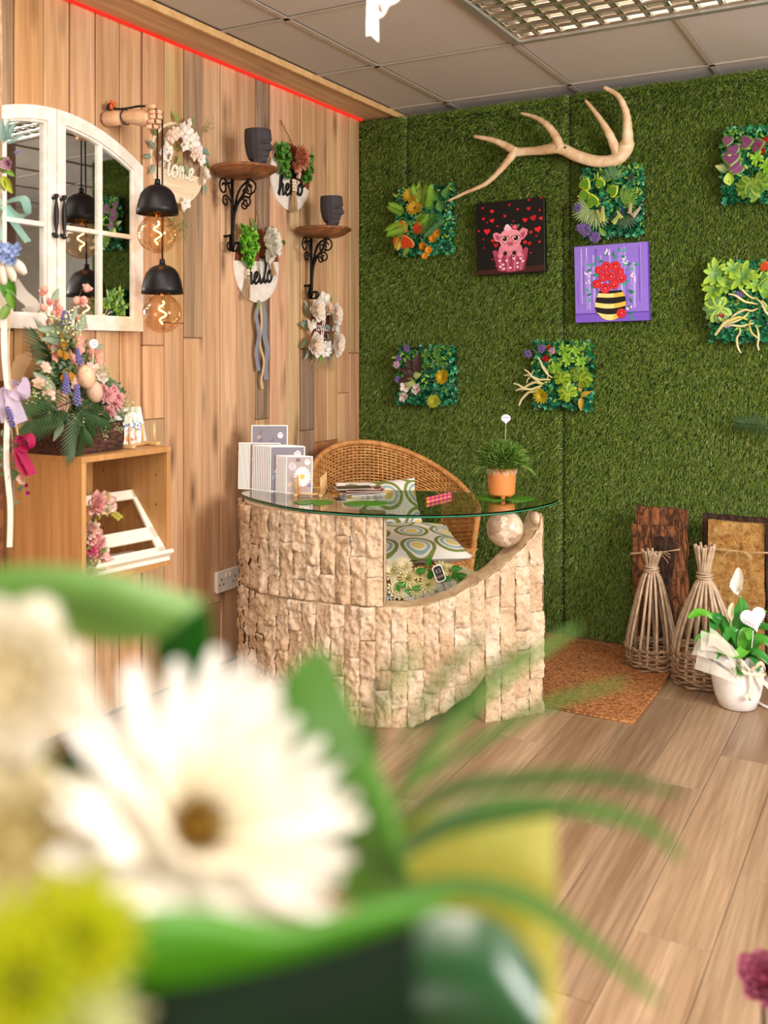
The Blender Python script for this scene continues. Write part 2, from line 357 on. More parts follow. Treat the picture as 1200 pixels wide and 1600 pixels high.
        for j in range(nv):
            f = (j+.5)/nv; c = tuple(a+(b-a)*f for a, b in zip(c0, c1))
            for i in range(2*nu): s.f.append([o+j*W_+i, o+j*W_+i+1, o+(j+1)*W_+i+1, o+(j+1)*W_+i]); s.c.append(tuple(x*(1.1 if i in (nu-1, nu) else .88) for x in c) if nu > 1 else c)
        return s
    def mesh(s, name, material, smooth=True):
        me = bpy.data.meshes.new(name); me.from_pydata(s.v, [], s.f)
        me.materials.append(M[material] if isinstance(material, str) else material)
        if any(c != (1.0, 1.0, 1.0) for c in s.c):
            a = me.color_attributes.new('Col', 'FLOAT_COLOR', 'CORNER'); ls = np.array([len(f) for f in s.f])
            cc = np.repeat(np.array([(*c, 1) for c in s.c], dtype=np.float32), ls, axis=0); a.data.foreach_set('color', cc.ravel())
        elif (M[material] if isinstance(material, str) else material).name in ('paint', 'print', 'petal', 'leaf', 'gloss_leaf'):
            a = me.color_attributes.new('Col', 'FLOAT_COLOR', 'CORNER'); a.data.foreach_set('color', np.ones(len(a.data)*4, dtype=np.float32))
        if smooth: me.polygons.foreach_set('use_smooth', [True]*len(me.polygons))
        me.update(); return me
    def build(s, name, material, parent=None, smooth=True, m=None, auto=False):
        return put(name, s.mesh(name, material, smooth), parent, m)
def put(name, me, parent=None, m=None, color=None):
    o = bpy.data.objects.new(name, me); COL.objects.link(o)
    if parent is not None: o.parent = parent
    if m is not None: o.matrix_local = m
    if color: o.color = (*lin(color), 1)
    return o
def tag(o, label, cat, group=None, kind=None):
    if label: o['label'] = label
    if cat: o['category'] = cat
    if group: o['group'] = group
    if kind: o['kind'] = kind
    return o
def thing(name, label, cat, m, group=None):
    o = bpy.data.objects.new(name, None); COL.objects.link(o); o.empty_display_size = .05
    o.matrix_world = m if isinstance(m, Matrix) else T(Vector(m)); return tag(o, label, cat, group)
def part_label(o, l): o['label'] = l; return o
def rebase(m, b): return m.inverted() @ b

# ================================================================ THE SETTING
def struct(o): o['kind'] = 'structure'; return o
X1, Y0, ZC = 4.6, -7.2, 2.535
fl = MB(); fl.box((X1/2, (Y0+3.2)/2, -.03), (X1+.2, 3.2-Y0+.2, .05)); M['screed'] = mat('screed', '#5d4a38', .8)
floor = struct(fl.build('floor', 'screed', smooth=False))
PW, PLN = .174, 1.09
known = {0: -1.06-PLN*0, 1: -1.06}
ends = {-2: -1.71, -1: -.62, 0: -1.35, 1: -1.06, -3: -1.25}   # the board ends the photograph shows, by row from x=1.809
def plank_me(w_, l_, th, ch, name, material):
    b = MB(); b.box((0, 0, -th/2), (w_, l_, th), ch=ch); return b.mesh(name, material, False)
full = plank_me(PW-.002, PLN-.002, .004, .0009, 'floor_board', 'oak_floor')
rr = random.Random(3)
for k in range(-11, 17):
    x = 1.809+PW*(k+.5)
    if x < -.05 or x > X1: continue
    y = ends.get(k, -rr.random()*PLN); y += PLN*(4 if x > 1.9 else 1)
    while y-PLN > Y0:
        ya, yb = max(y-PLN, Y0), min(y, 3.2 if x > 1.9 else .02)
        xa, xb = max(x-PW/2, .0), min(x+PW/2, X1)
        if yb-ya > .03 and xb-xa > .02:
            if yb-ya > PLN-.001 and xb-xa > PW-.001: me = full
            else: me = plank_me(xb-xa-.0012, yb-ya-.0012, .004, .0007, 'floor_board', 'oak_floor')
            t = rr.uniform(.86, 1.06); put('floor_board', me, floor, T((xa+xb)/2, (ya+yb)/2, 0), (t, t*.985, t*.96))
        y -= PLN
# --- timber wall: upright boards, each its own
wl = MB(); wl.box((-.066, (Y0+3.2)/2, 1.28), (.08, 3.2-Y0, 2.56)); M['batten'] = mat('batten', '#3a2617', .9)
wall_left = struct(wl.build('wall_left', 'batten', smooth=False))
edges_px = [22, 69, 110, 150, 188, 222, 256, 287, 317, 345, 372, 400, 422, 447, 469, 491, 511, 529, 546, 561]
ye = [PL(p, 300).y for p in edges_px]; ye[-1] = -.002
g = ye[0]; pre = []
while g > -3.4: g -= .118+.02*rr.random(); pre.insert(0, g)
ye = pre+ye
def wz(px, py): return PL(px, py).z
def board(y0, y1, z0, z1, mt, tone, proud):
    b = MB(); b.box((-.011+proud, (y0+y1)/2, (z0+z1)/2), (.022, y1-y0-.0055, z1-z0-.002), ch=.0034)
    put('board', b.mesh('board', mt, False), wall_left, None, tone)
ndark = len(pre)
for i in range(len(ye)-1):
    y0, y1 = ye[i], ye[i+1]; j = i-ndark; zt = 2.515; pr = rr.uniform(-.004, .005)
    base = rr.uniform(.84, 1.08); tone = (base, base*rr.uniform(.95, 1.0), base*rr.uniform(.88, .98)); mt = 'timber'
    def seg(cuts, mts=None, tones=None):
        zs = [0.012]+cuts+[zt]
        for q in range(len(zs)-1):
            board(y0, y1, zs[q], zs[q+1], (mts or {}).get(q, mt), (tones or {}).get(q, tuple(c*rr.uniform(.94, 1.04) for c in tone)), pr+rr.uniform(0, .0012))
    if j < 0: seg([.9+rr.random()], {0: 'timber', 1: 'timber_grey' if j % 2 else 'timber'}, {1: (.95, .86, .68)})
    elif j == 0: seg([1.2], {}, {1: (.88, .8, .62), 0: (.9, .7, .5)})
    elif j == 4: seg([.8], {}, {1: (.9, .84, .78)})
    elif j == 7: seg([wz(300, 528)], {1: 'timber_grey'}, {1: (1.28, 1.18, 1.0)})
    elif j == 5: seg([wz(240, 655), wz(240, 540)], {1: 'timber'}, {1: (1.02, .94, .88)})
    elif j == 11: seg([wz(411, 655), wz(411, 240)], {1: 'timber_black', 2: 'timber_black'}, {1: (1.1, 1, .85), 2: (1.1, 1, .9)})
    elif j == 14: seg([wz(480, 672), wz(480, 545)], {0: 'timber_grey', 1: 'timber_grey'}, {0: (1, .9, .8), 1: (1.05, .97, .92)})
    elif j == 10: seg([wz(384, 905)-.01, wz(384, 881)+.01]) if False else seg([wz(384, 700)])
    elif j in (15, 16): seg([wz(505, 690)], {}, {0: (.85, .62, .42)})
    elif j == 13: seg([wz(458, 300)], {}, {1: (.86, .78, .72)})
    elif j == 17: seg([wz(537, 614)])
    elif j in (2, 8, 12): seg([rr.uniform(.25, .7)])
    elif j in (6, 18): seg([rr.uniform(1.1, 1.6)])
    else: seg([])
# soffit along the top of the timber wall, with its red light strip
so = MB(); so.box((.1, -3.1, 2.526), (.2, 7.0, .022), ch=.002); trim_1 = struct(so.build('trim_1', 'soffit', smooth=False))
so = MB(); so.box((.2075, -3.1, 2.521), (.013, 7.0, .028), ch=.002); put('edge_strip', so.mesh('edge_strip', 'pine', False), trim_1)
cv = MB(); cv.box((.012, -3.3, 2.510), (.008, 6.6, .008)); ls = cv.build('red_light_strip', mat('red_strip', '#c01818', .4, emit=('#ff1a10', 1.0)), smooth=False)
tag(ls, 'thin red light strip running under the soffit at the top of the timber wall', 'light strip')
XT = 2.12
# --- wall behind the turf and the turf itself
wb = MB(); wb.box((XT/2, .06, 1.245), (XT, .10, 2.49)); wall_back = struct(wb.build('wall_back', 'turf_base', smooth=False))
wb2 = MB(); wb2.box((X1/2, 3.24, 1.5), (X1+.2, .08, 3.0)); M['plaster'] = mat('plaster', '#cfc2b2', .85); struct(wb2.build('wall_rear', 'plaster', smooth=False))
def turf():
    rg = np.random.default_rng(5); n = 300000; XM = 2.115
    x = rg.uniform(0.002, XM, n); z = rg.uniform(.0, 2.495, n)
    x[:5000] = rg.uniform(0, XM, 5000); z[:5000] = rg.uniform(2.47, 2.50, 5000)
    s1 = PB(880, 800).x; s2 = PB(636, 200).x; s3 = PB(890, 200).x
    patch = .5+.5*np.sin(x*3.1+1.7*np.sin(z*2.3))*np.sin(z*2.9+x*1.3+.6*np.sin(x*7))
    L = rg.uniform(.014, .026, n); wd = rg.uniform(.0012, .0024, n)
    lx = rg.normal(0, .45, n); lz = rg.normal(-.55, .42, n)+.5*(patch-.5)
    for sx, lo, hi in ((s1, 0, 2.0), (s3, 1.7, 2.5), (s2, 1.9, 2.5)):
        d = x-sx; k = np.exp(-(d/.022)**2)*((z > lo) & (z < hi)); lx = lx+np.sign(d)*k*1.0; L = L*(1-.35*np.exp(-(d/.009)**2)*((z > lo) & (z < hi)))
    band = np.exp(-((z-2.33+.03*np.sin(x*5))/.02)**2); lz -= band*.8
    top = z > 2.47; lz[top] += rg.uniform(.3, 1.3, top.sum())
    yy = -np.ones(n)*rg.uniform(.45, 1.0, n); nr = np.sqrt(lx**2+lz**2+yy**2); dx, dy, dz = lx/nr, yy/nr, lz/nr
    px, pz = -dz, dx; pn = np.sqrt(px**2+pz**2)+1e-6; px, pz = px/pn*wd/2, pz/pn*wd/2
    py = rg.normal(0, .0006, n)
    V = np.zeros((n, 5, 3), np.float32); b = np.stack([x, np.full(n, .0105), z], 1); s = np.stack([px, py, pz], 1); d = np.stack([dx, dy, dz], 1)
    b[:, 1] = .009
    mid = b+d*(L*.55)[:, None]; tip = b+d*L[:, None]; tip[:, 2] -= L*.28; 
    V[:, 0] = b-s; V[:, 1] = b+s; V[:, 2] = mid+s*.9; V[:, 3] = mid-s*.9; V[:, 4] = tip
    me = bpy.data.meshes.new('turf_pile'); me.vertices.add(n*5); me.vertices.foreach_set('co', V.ravel())
    me.loops.add(n*7); me.polygons.add(n*2)
    base = (np.arange(n)*5)[:, None]; li = np.concatenate([base+np.array([0, 1, 2, 3]), base+np.array([3, 2, 4])], 1).astype(np.int32)
    me.loops.foreach_set('vertex_index', li.ravel())
    ls_ = np.zeros((n, 2), np.int32); ls_[:, 0] = np.arange(n)*7; ls_[:, 1] = ls_[:, 0]+4; me.polygons.foreach_set('loop_start', ls_.ravel())
    try: me.polygons.foreach_set('loop_total', np.tile(np.array([4, 3], np.int32), n))
    except Exception: pass
    pal = np.array([lin('#68842c'), lin('#7d9838'), lin('#4f6c20'), lin('#93a54a'), lin('#a09a55'), lin('#c8d090')])
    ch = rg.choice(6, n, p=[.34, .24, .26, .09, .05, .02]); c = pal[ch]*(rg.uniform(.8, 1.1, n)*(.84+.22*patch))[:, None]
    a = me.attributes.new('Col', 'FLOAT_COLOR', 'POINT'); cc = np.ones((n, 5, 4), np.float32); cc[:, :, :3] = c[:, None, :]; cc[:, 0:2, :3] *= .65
    a.data.foreach_set('color', cc.ravel()); me.materials.append(M['turf']); me.update(calc_edges=True); me.validate()
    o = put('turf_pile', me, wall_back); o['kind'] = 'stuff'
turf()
tb = MB(); tb.box((XT/2, .0095, 1.247), (XT, .003, 2.494)); put('turf_backing', tb.mesh('turf_backing', 'turf_base', False), wall_back)
# --- ceiling
cl = MB(); cl.box((X1/2, (Y0+3.2)/2, ZC+.12), (X1+.2, 3.2-Y0+.2, .05)); ceiling = struct(cl.build('ceiling', 'plaster', smooth=False))
GX = [1.139+.63*k for k in range(-2, 7)]; GY = [-.716+.68*k for k in range(-10, 6)]
tile_me = None
def tee(x0, x1, y0, y1):
    b = MB(); b.box(((x0+x1)/2, (y0+y1)/2, ZC+.0005), (x1-x0, y1-y0, .003)); b.box(((x0+x1)/2, (y0+y1)/2, ZC+.018), (min(x1-x0, .004) if x1-x0 < .1 else x1-x0, min(y1-y0, .004) if y1-y0 < .1 else y1-y0, .034))
    put('ceiling_tee', b.mesh('ceiling_tee', 'tee', False), ceiling)
xL = .2
for x in GX:
    if x > xL:
        if abs(x-GX[3]) < .01: tee(x-.012, x+.012, Y0, GY[9]); tee(x-.012, x+.012, GY[10], 3.2)
        else: tee(x-.012, x+.012, Y0, 3.2)
for y in GY:
    if Y0 < y < 3.2: tee(xL, X1, y-.011, y+.011)
LX0, LX1, LY0, LY1 = GX[2], GX[4], GY[9], GY[10]
xs = [xL]+[x for x in GX if x > xL]; ys = [Y0]+[y for y in GY if Y0 < y < 3.2]+[3.2]
cache = {}
for i in range(len(xs)-1):
    for j in range(len(ys)-1):
        x0, x1, y0, y1 = xs[i], xs[i+1], ys[j], ys[j+1]
        if x0 >= LX0-.01 and x1 <= LX1+.01 and y0 >= LY0-.01 and y1 <= LY1+.01: continue
        key = (round(x1-x0, 3), round(y1-y0, 3))
        if key not in cache: b = MB(); b.box((0, 0, .009), (x1-x0-.014, y1-y0-.014, .012), ch=.003); cache[key] = b.mesh('ceiling_tile', 'ceiling_tile', False)
        put('ceiling_tile', cache[key], ceiling, T((x0+x1)/2, (y0+y1)/2, ZC+.004))
# --- louvred light fitting
lt = thing('ceiling_light', 'large louvred fluorescent light panel set in the tiled ceiling above the turf wall', 'light', T((LX0+LX1)/2, (LY0+LY1)/2, ZC))
LW, LH = LX1-LX0, LY1-LY0
b = MB(); f = .03
for sx in (-1, 1): b.box((sx*(LW/2-f/2), 0, .0), (f, LH-.004, .012))
for sy in (-1, 1): b.box((0, sy*(LH/2-f/2), .0), (LW-2*f, f, .012))
b.build('frame', mat('light_frame', '#b4aea6', .35, .6), lt, False)
b = MB(); b.box((0, 0, .098), (LW-.01, LH-.01, .004)); 
for sx in (-1, 1): b.box((sx*(LW/2-.004), 0, .05), (.004, LH-.01, .1))
for sy in (-1, 1): b.box((0, sy*(LH/2-.004), .05), (LW-.01, .004, .1))
b.build('housing', mat('light_housing', '#e9e6e0', .4), lt, False)
M['tube_glow'] = mat('tube_glow', '#ffffff', .4, emit=('#fff3dc', 3.6))
for q in range(4):
    b = MB(); yq = -LH/2+.09+q*(LH-.18)/3; b.tube([(-LW/2+.05, yq, .075), (LW/2-.05, yq, .075)], .013, 10); b.build('tube', 'tube_glow', lt)
M['louvre'] = mat('louvre', '#d8d2c8', .14, 1)
def wedge(b, p0, p1, across):
    # blade: wide at the foot, thin on top, with dished sides
    p0, p1 = Vector(p0), Vector(p1); a = Vector(across); prof = [(-.013, 0), (-.0065, .012), (-.0025, .026), (-.001, .042), (.001, .042), (.0025, .026), (.0065, .012), (.013, 0)]
    vs = [p+a*u+Vector((0, 0, v)) for p in (p0, p1) for u, v in prof]; n = len(prof)
    b.add(vs, [(i, (i+1) % n, n+(i+1) % n, n+i) for i in range(n)])
nx, ny = 14, 8; cw, chh = (LW-2*f)/nx, (LH-2*f)/ny
b = MB(); wedge(b, (-LW/2+f, 0, .004), (LW/2-f, 0, .004), (0, 1, 0)); lm1 = b.mesh('louvre_blade', 'louvre', True)
b = MB(); wedge(b, (0, -LH/2+f, .0045), (0, LH/2-f, .0045), (1, 0, 0)); lm2 = b.mesh('louvre_blade', 'louvre', True)
for k in range(ny+1): put('louvre_blade', lm1, lt, T(0, -LH/2+f+k*chh, 0))
for k in range(nx+1): put('louvre_blade', lm2, lt, T(-LW/2+f+k*cw, 0, 0))
# --- right wall with its window, seen only in the mirrors
b = MB()
wy0, wy1, wz0, wz1 = -3.2, -1.5, 1.0, 2.3
b.box((X1+.05, (Y0+wy0)/2, 1.27), (.1, wy0-Y0, 2.54)); b.box((X1+.05, (wy1+3.2)/2, 1.27), (.1, 3.2-wy1, 2.54))
b.box((X1+.05, (wy0+wy1)/2, wz0/2), (.1, wy1-wy0, wz0)); b.box((X1+.05, (wy0+wy1)/2, (wz1+2.54)/2), (.1, wy1-wy0, 2.54-wz1))
struct(b.build('wall_right', 'plaster', smooth=False))
b = MB()
for yy_ in (wy0+.03, (wy0+wy1)/2, wy1-.03): b.box((X1+.03, yy_, (wz0+wz1)/2), (.05, .06, wz1-wz0))
for zz in (wz0+.03, wz1-.03): b.box((X1+.03, (wy0+wy1)/2, zz), (.05, wy1-wy0, .06))
struct(b.build('window_1', 'white_plastic', smooth=False))

# ================================================================ DESK AND WHAT IS ON IT
cT, sT = math.cos(TH), math.sin(TH)
def LD(lat, dep, z=0): return Vector((CAM.x+lat*cT-dep*sT, CAM.y+lat*sT+dep*cT, z))
FR = Matrix(((cT, -sT, 0, CAM.x), (sT, cT, 0, CAM.y), (0, 0, 1, 0), (0, 0, 0, 1)))    # floor frame turned like the desk: x across, y away
DO = Vector((0, 3.70, 0)); DESK = FR @ T(DO)
desk = thing('stone_desk', 'curved desk clad in rough cream stone with a sweeping cut-out and oval glass top', 'desk', DESK)
plan = catmull([(-.47, 4.14), (-.535, 4.02), (-.553, 3.88), (-.525, 3.72), (-.42, 3.575), (-.25, 3.475), (-.03, 3.405), (.2, 3.415), (.40, 3.465), (.575, 3.545)], 12)
plan = [p-DO for p in plan]
sl = [0]
for i in range(1, len(plan)): sl.append(sl[-1]+(plan[i]-plan[i-1]).length)
SL = sl[-1]
def at_s(s):
    s = min(max(s, 0), SL)
    for i in range(1, len(sl)):
        if sl[i] >= s: t = (s-sl[i-1])/(sl[i]-sl[i-1]); p = plan[i-1].lerp(plan[i], t); d = plan[i]-plan[i-1]; break
    d.normalize(); return p, Vector((d.y, -d.x, 0))
def s_at_px(px):
    best = min(range(400), key=lambda k: abs((at_s(SL*k/399)[0].x/(at_s(SL*k/399)[0].y+DO.y))*1520+600-px) + (50 if at_s(SL*k/399)[0].y > .15 else 0)); return SL*best/399
S_STEP = s_at_px(598); S_LEG = s_at_px(757); S_ARCH = s_at_px(640)
def interp(x, P):
    if x <= P[0][0]: return P[0][1]
    for (a, b), (c, d) in zip(P, P[1:]):
        if x <= c: return b+(d-b)*(x-a)/(c-a)
    return P[-1][1]
top_pts = [(s_at_px(p), z) for p, z in ((598, .420), (640, .418), (663, .424), (707, .450), (750, .500), (775, .532), (793, .563), (812, .600), (828, .640), (840, .682))]+[(SL, .722)]
bot_pts = [(S_ARCH, 0), (s_at_px(663), .022), (s_at_px(700), .056), (s_at_px(733), .105), (S_LEG, .17)]
def z_top(s): return .42 if s < S_STEP else interp(s, top_pts)
def z_bot(s): return 0 if (s <= S_ARCH or s > S_LEG) else interp(s, bot_pts)
TH_W = .085
def core(s0, s1, zt, zb, name, n=28):
    b = MB(); vs = []
    for i in range(n+1):
        s = s0+(s1-s0)*i/n; s_ = min(max(s, s0+1e-4), s1-1e-4); p, nn = at_s(s_); q = p-nn*TH_W
        for a, z in ((p, zb(s_)), (p, zt(s_)), (q, zt(s_)), (q, zb(s_))): vs.append((a.x, a.y, z))
    fs = []
    for i in range(n):
        for k in range(4): fs.append((i*4+k, i*4+(k+1) % 4, i*4+4+(k+1) % 4, i*4+4+k))
    fs += [(0, 1, 2, 3), (n*4+3, n*4+2, n*4+1, n*4)]
    b.add(vs, fs); return b.build(name, 'polished', desk, False)
core(0, S_LEG, z_top, z_bot, 'lower_wall', 60)
core(S_LEG, SL, z_top, z_bot, 'leg_wall', 20)
ZG = .737
core(0, S_STEP, lambda s: ZG-.002, lambda s: .42, 'upper_wall')
def stone_tile(s0, s1, za0, za1, za, zb_, seed, lx=0):
    nu = 10; h = max(za1-za0, .02); nv = max(4, int(h/.0058)); vs = []; fs = []; off = (seed % 1)*.006
    def P(u, v, edge):
        s = s0+(s1-s0)*u; s = min(max(s, .0001), SL-.0001); lo = max(za0, zb_(s)); hi = min(za1, za(s)); hi = max(hi, lo+.002)
        z = lo+(hi-lo)*v; p, n = at_s(s); q = Vector((s*15, z*9, seed*3.1))
        d = .009+off+.015*mnoise.noise(q)+.010*mnoise.noise(q*2.3)+.008*mnoise.noise(q*5)+.0065*mnoise.noise(q*12)+.005*mnoise.noise(q*25)+.003*(1-abs(2*u-1)**2); d = max(d, .004)
        if edge: d = max(d*.8, .003)
        r = p+n*d; return (r.x, r.y, z)
    for j in range(nv+1):
        for i in range(nu+1): vs.append(P(i/nu, j/nv, i in (0, nu) or j in (0, nv)))
    for j in range(nv):
        for i in range(nu): fs.append((j*(nu+1)+i, j*(nu+1)+i+1, (j+1)*(nu+1)+i+1, (j+1)*(nu+1)+i))
    b = MB(); b.add(vs, fs); o = b.build('stone_tile', 'stone', desk, True); return o
rs = random.Random(11); cwid = .056
def clad(s0, s1, zlo, zhi, za, zb_):
    n = max(1, round((s1-s0)/cwid))
    for i in range(n):
        a, c = s0+(s1-s0)*i/n+.0003, s0+(s1-s0)*(i+1)/n-.0003
        lo = max(zlo, min(zb_(a), zb_(c))); hi = min(zhi, max(za(a), za(c))); z = lo
        while z < hi-.004:
            h = rs.choice((.07, .1, .13, .17, .2, .24)); 
            if hi-(z+h) < .05: h = hi-z
            stone_tile(a, c, z+.0003, z+h-.0003, za, zb_, rs.random()*90); z += h
clad(0, S_LEG, 0, 2, z_top, z_bot); clad(S_LEG, SL, 0, 2, z_top, z_bot)
clad(0, S_STEP, .424, ZG-.003, lambda s: ZG-.003, lambda s: .424)
# cut ends: rough stone at the step, at the leg and at the tip
def end_face(s, z0, z1, sg):
    p, n = at_s(s); t = Vector((-n.y, n.x, 0)) * sg; nv = max(3, int((z1-z0)/.02)); nu = 5
    def fn(u, v):
        r = p+n*(.008-(TH_W+.004)*u)+t*(.003+ (0 if (u in (0, 1) or v in (0, 1)) else .006*mnoise.noise(Vector((u*4, v*14, s*9)))+.004)); return (r.x, r.y, z0+(z1-z0)*v)
    b = MB(); b.grid(fn, nu, nv); b.build('end_stone', 'stone', desk)
end_face(S_STEP, .425, ZG-.003, 1); end_face(SL, .0, .71, 1); end_face(S_LEG, .0, .17, -1)
# rounded tip cap
pt, nt = at_s(SL-.004)
b = MB(); b.sphere(((pt-nt*.035).x, (pt-nt*.035).y, .698), .046, 14, 10, sc=(.4, 1, .55)); b.build('tip_stone', 'stone', desk)
# ball under the glass
bs = s_at_px(800); bp, bn = at_s(bs); ballc = bp-bn*.045
ball = MB(); ball.sphere((ballc.x, ballc.y, ZG-.067), .067, 32, 20); part_label(ball.build('stone_ball', 'marble', desk), 'polished marble ball holding up the glass')
# glass top
gl = catmull([(-.575, 3.90), (-.53, 3.775), (-.45, 3.655), (-.34, 3.525), (-.2, 3.43), (-.03, 3.368), (.14, 3.352), (.30, 3.378), (.46, 3.455), (.59, 3.58), (.662, 3.70), (.655, 3.775), (.56, 3.83), (.257, 3.925), (0, 3.975), (-.3, 4.01), (-.5, 3.995)], 8, True)
gl = [p-DO for p in gl]; cen = Vector((0.04, -.02, 0))
def inset(P, d): return [(p-(p-cen).normalized()*d) for p in P]
gt = .0105; n = len(gl); b = MB(); vs = []; g1 = inset(gl, .002)
for z, P in ((0, g1), (.002, gl), (gt-.004, gl), (gt, inset(gl, .006))): vs += [(p.x, p.y, ZG+z) for p in P]
fs = [tuple(range(n)), tuple(range(3*n, 4*n))[::-1]]
for k in range(3): fs += [(k*n+i, (k+1)*n+i, (k+1)*n+(i+1) % n, k*n+(i+1) % n) for i in range(n)]
b.add(vs, fs); gtop = b.build('glass_top', 'desk_glass', desk, False); part_label(gtop, 'clear glass top with a green edge')
bm_ = bmesh.new(); bm_.from_mesh(gtop.data); bmesh.ops.recalc_face_normals(bm_, faces=bm_.faces); bm_.to_mesh(gtop.data); bm_.free()
b = MB(); r_ = inset(gl, -.0004)
b2 = [(p.x, p.y) for p in gl]; M['edge_green'] = mat('edge_green', '#2f8a63', .15)
b.ring([(p.x, p.y) for p in inset(gl, -.0003)], [(p.x, p.y) for p in inset(gl, .0006)], ZG+.0025, ZG+gt-.0045); part_label(b.build('glass_edge', 'edge_green', desk, False), 'green edge of the glass')
GZ = ZG+gt
def on_glass(px, py): return PZ(px, py, GZ)

# --- leaf mats on the glass
def leaf_mat(px, py, rx, ry, label):
    m = T(on_glass(px, py)) @ RZ(TH); P = []
    for k in range(30):
        a = 2*PI*k/30; s = 1-.06*abs(math.sin(a*3)); P.append((rx*s*math.cos(a), ry*s*math.sin(a)))
    P[22] = (P[22][0]*.35, P[22][1]*.35)
    b = MB(); b.prism(P, .0004, .002, '#5aa02c'); 
    for k in range(9): a = 2*PI*k/9; b.add([(0, 0, .0024), (rx*.9*math.cos(a-.02), ry*.9*math.sin(a-.02), .0022), (rx*.9*math.cos(a+.02), ry*.9*math.sin(a+.02), .0022)], [(0, 1, 2)], '#79b944')
    o = b.build('leaf_coaster', 'leaf', None, False, m); tag(o, label, 'coaster', 'green leaf mats on the glass desk')
leaf_mat(490, 785, .075, .065, 'green leaf mat on the glass in front of the small card rack')
leaf_mat(572, 787, .085, .07, 'green leaf mat on the glass below the pile of loose cards')
leaf_mat(790, 779, .115, .085, 'large green leaf mat under the terracotta plant pot')

# --- potted plant on the glass
pm = T(on_glass(784, 779)) @ RZ(TH); pp = thing('potted_plant', 'bushy green trailing plant in a terracotta pot with white lace print on the glass desk', 'plant', pm @ T(0, 0, .0024))
b = MB(); b.lathe([(0, .012), (.046, .012), (.050, .020), (.056, .10), (.058, .117), (.053, .118), (.050, .095), (0, .095)], 32); b.build('pot', mat('terracotta', '#e08c4c', .5), pp)
for a in (0.5, 2.6, 4.7): b = MB(); b.tube([(.034*math.cos(a), .034*math.sin(a), 0), (.034*math.cos(a), .034*math.sin(a), .014)], [.008, .012], 8); b.build('foot', mat('terracotta_foot', '#c9703a', .5), pp)
b = MB()
for k in range(9):
    a0 = 2*PI*k/9
    for q, rad in enumerate((.018, .0145, .011, .0075)):
        P = [];
        for j in range(9):
            t = PI+PI*j/8; ang = a0+rad*math.cos(t)/.057; z = .114+rad*1.25*math.sin(t); rr_ = .0505+(z-.02)*.075+.0007; P.append((rr_*math.cos(ang), rr_*math.sin(ang), z))
        b.tube(P, .0006, 4, '#f3e6dc')
part_label(b.build('lace_print', 'print', pp), 'white scalloped lace print round the rim')
b = MB(); rp = random.Random(4); GP_ = ['#4f7a26', '#6d9436', '#84a947', '#3f6420', '#9bb65c', '#5d852c']
for k in range(2600):
    a = rp.uniform(0, 2*PI); e = rp.uniform(-.35, 1.5); q = rp.uniform(.55, 1); d = Vector((math.cos(a)*math.cos(e), math.sin(a)*math.cos(e), math.sin(e)))
    p0 = Vector((d.x*.092*q, d.y*.092*q, .138+d.z*.066*q)); dd = (d+Vector((rp.uniform(-.8, .8), rp.uniform(-.8, .8), rp.uniform(-.3, .7)))).normalized(); L = rp.uniform(.016, .034)
    b.tube([p0, p0+dd*L*.6, p0+dd*L+Vector((0, 0, -.003))], [.0015, .0017, .0009], 3, rp.choice(GP_), cap=False)
f_ = b.build('foliage', 'leaf', pp); f_['kind'] = 'stuff'
b = MB()
for k in range(34):
    a = rp.choice((rp.uniform(-.6, .4), rp.uniform(2.7, 3.8), rp.uniform(0, 6.28))); L = rp.uniform(.09, .14); d = Vector((math.cos(a), math.sin(a), 0)); P = [Vector((0, 0, .118))+d*(L*t)+Vector((0, 0, .03*math.sin(t*2.4)-.045*t*t+rp.uniform(-.004, .004))) for t in (0, .3, .6, .85, 1)]
    b.tube(P, [.0016]*4+[.0008], 4, rp.choice(GP_))
b.build('trailing_stem', 'leaf', pp)['kind'] = 'stuff'
b = MB(); b.tube([(.012, .02, .1), (.018, .02, .285)], .0014, 6, '#b9a888'); b.build('pick_stem', 'paint', pp)
b = MB(); mm = T(.018, .016, .305) @ RX(PI/2); b.ell(0, 0, .0175, .0145, 0, '#f3eef6', mm); b.ell(0, 0, .0175, .0145, .002, '#f3eef6', mm)
for k in range(5): b.poly([(-.011+k*.0046, .001), (-.008+k*.0046, .001), (-.008+k*.0046, .0055), (-.011+k*.0046, .0055)], .0024, '#544a86', mm)
for k in range(2): b.poly([(-.009, -.004-k*.0035), (.009, -.004-k*.0035), (.009, -.0025-k*.0035), (-.009, -.0025-k*.0035)], .0024, '#8f86b8', mm)
b.poly([(-.008, -.012), (.008, -.012), (0, -.024)], .001, '#cfc8dc', mm)
b.build('price_disc', 'print', pp, False)

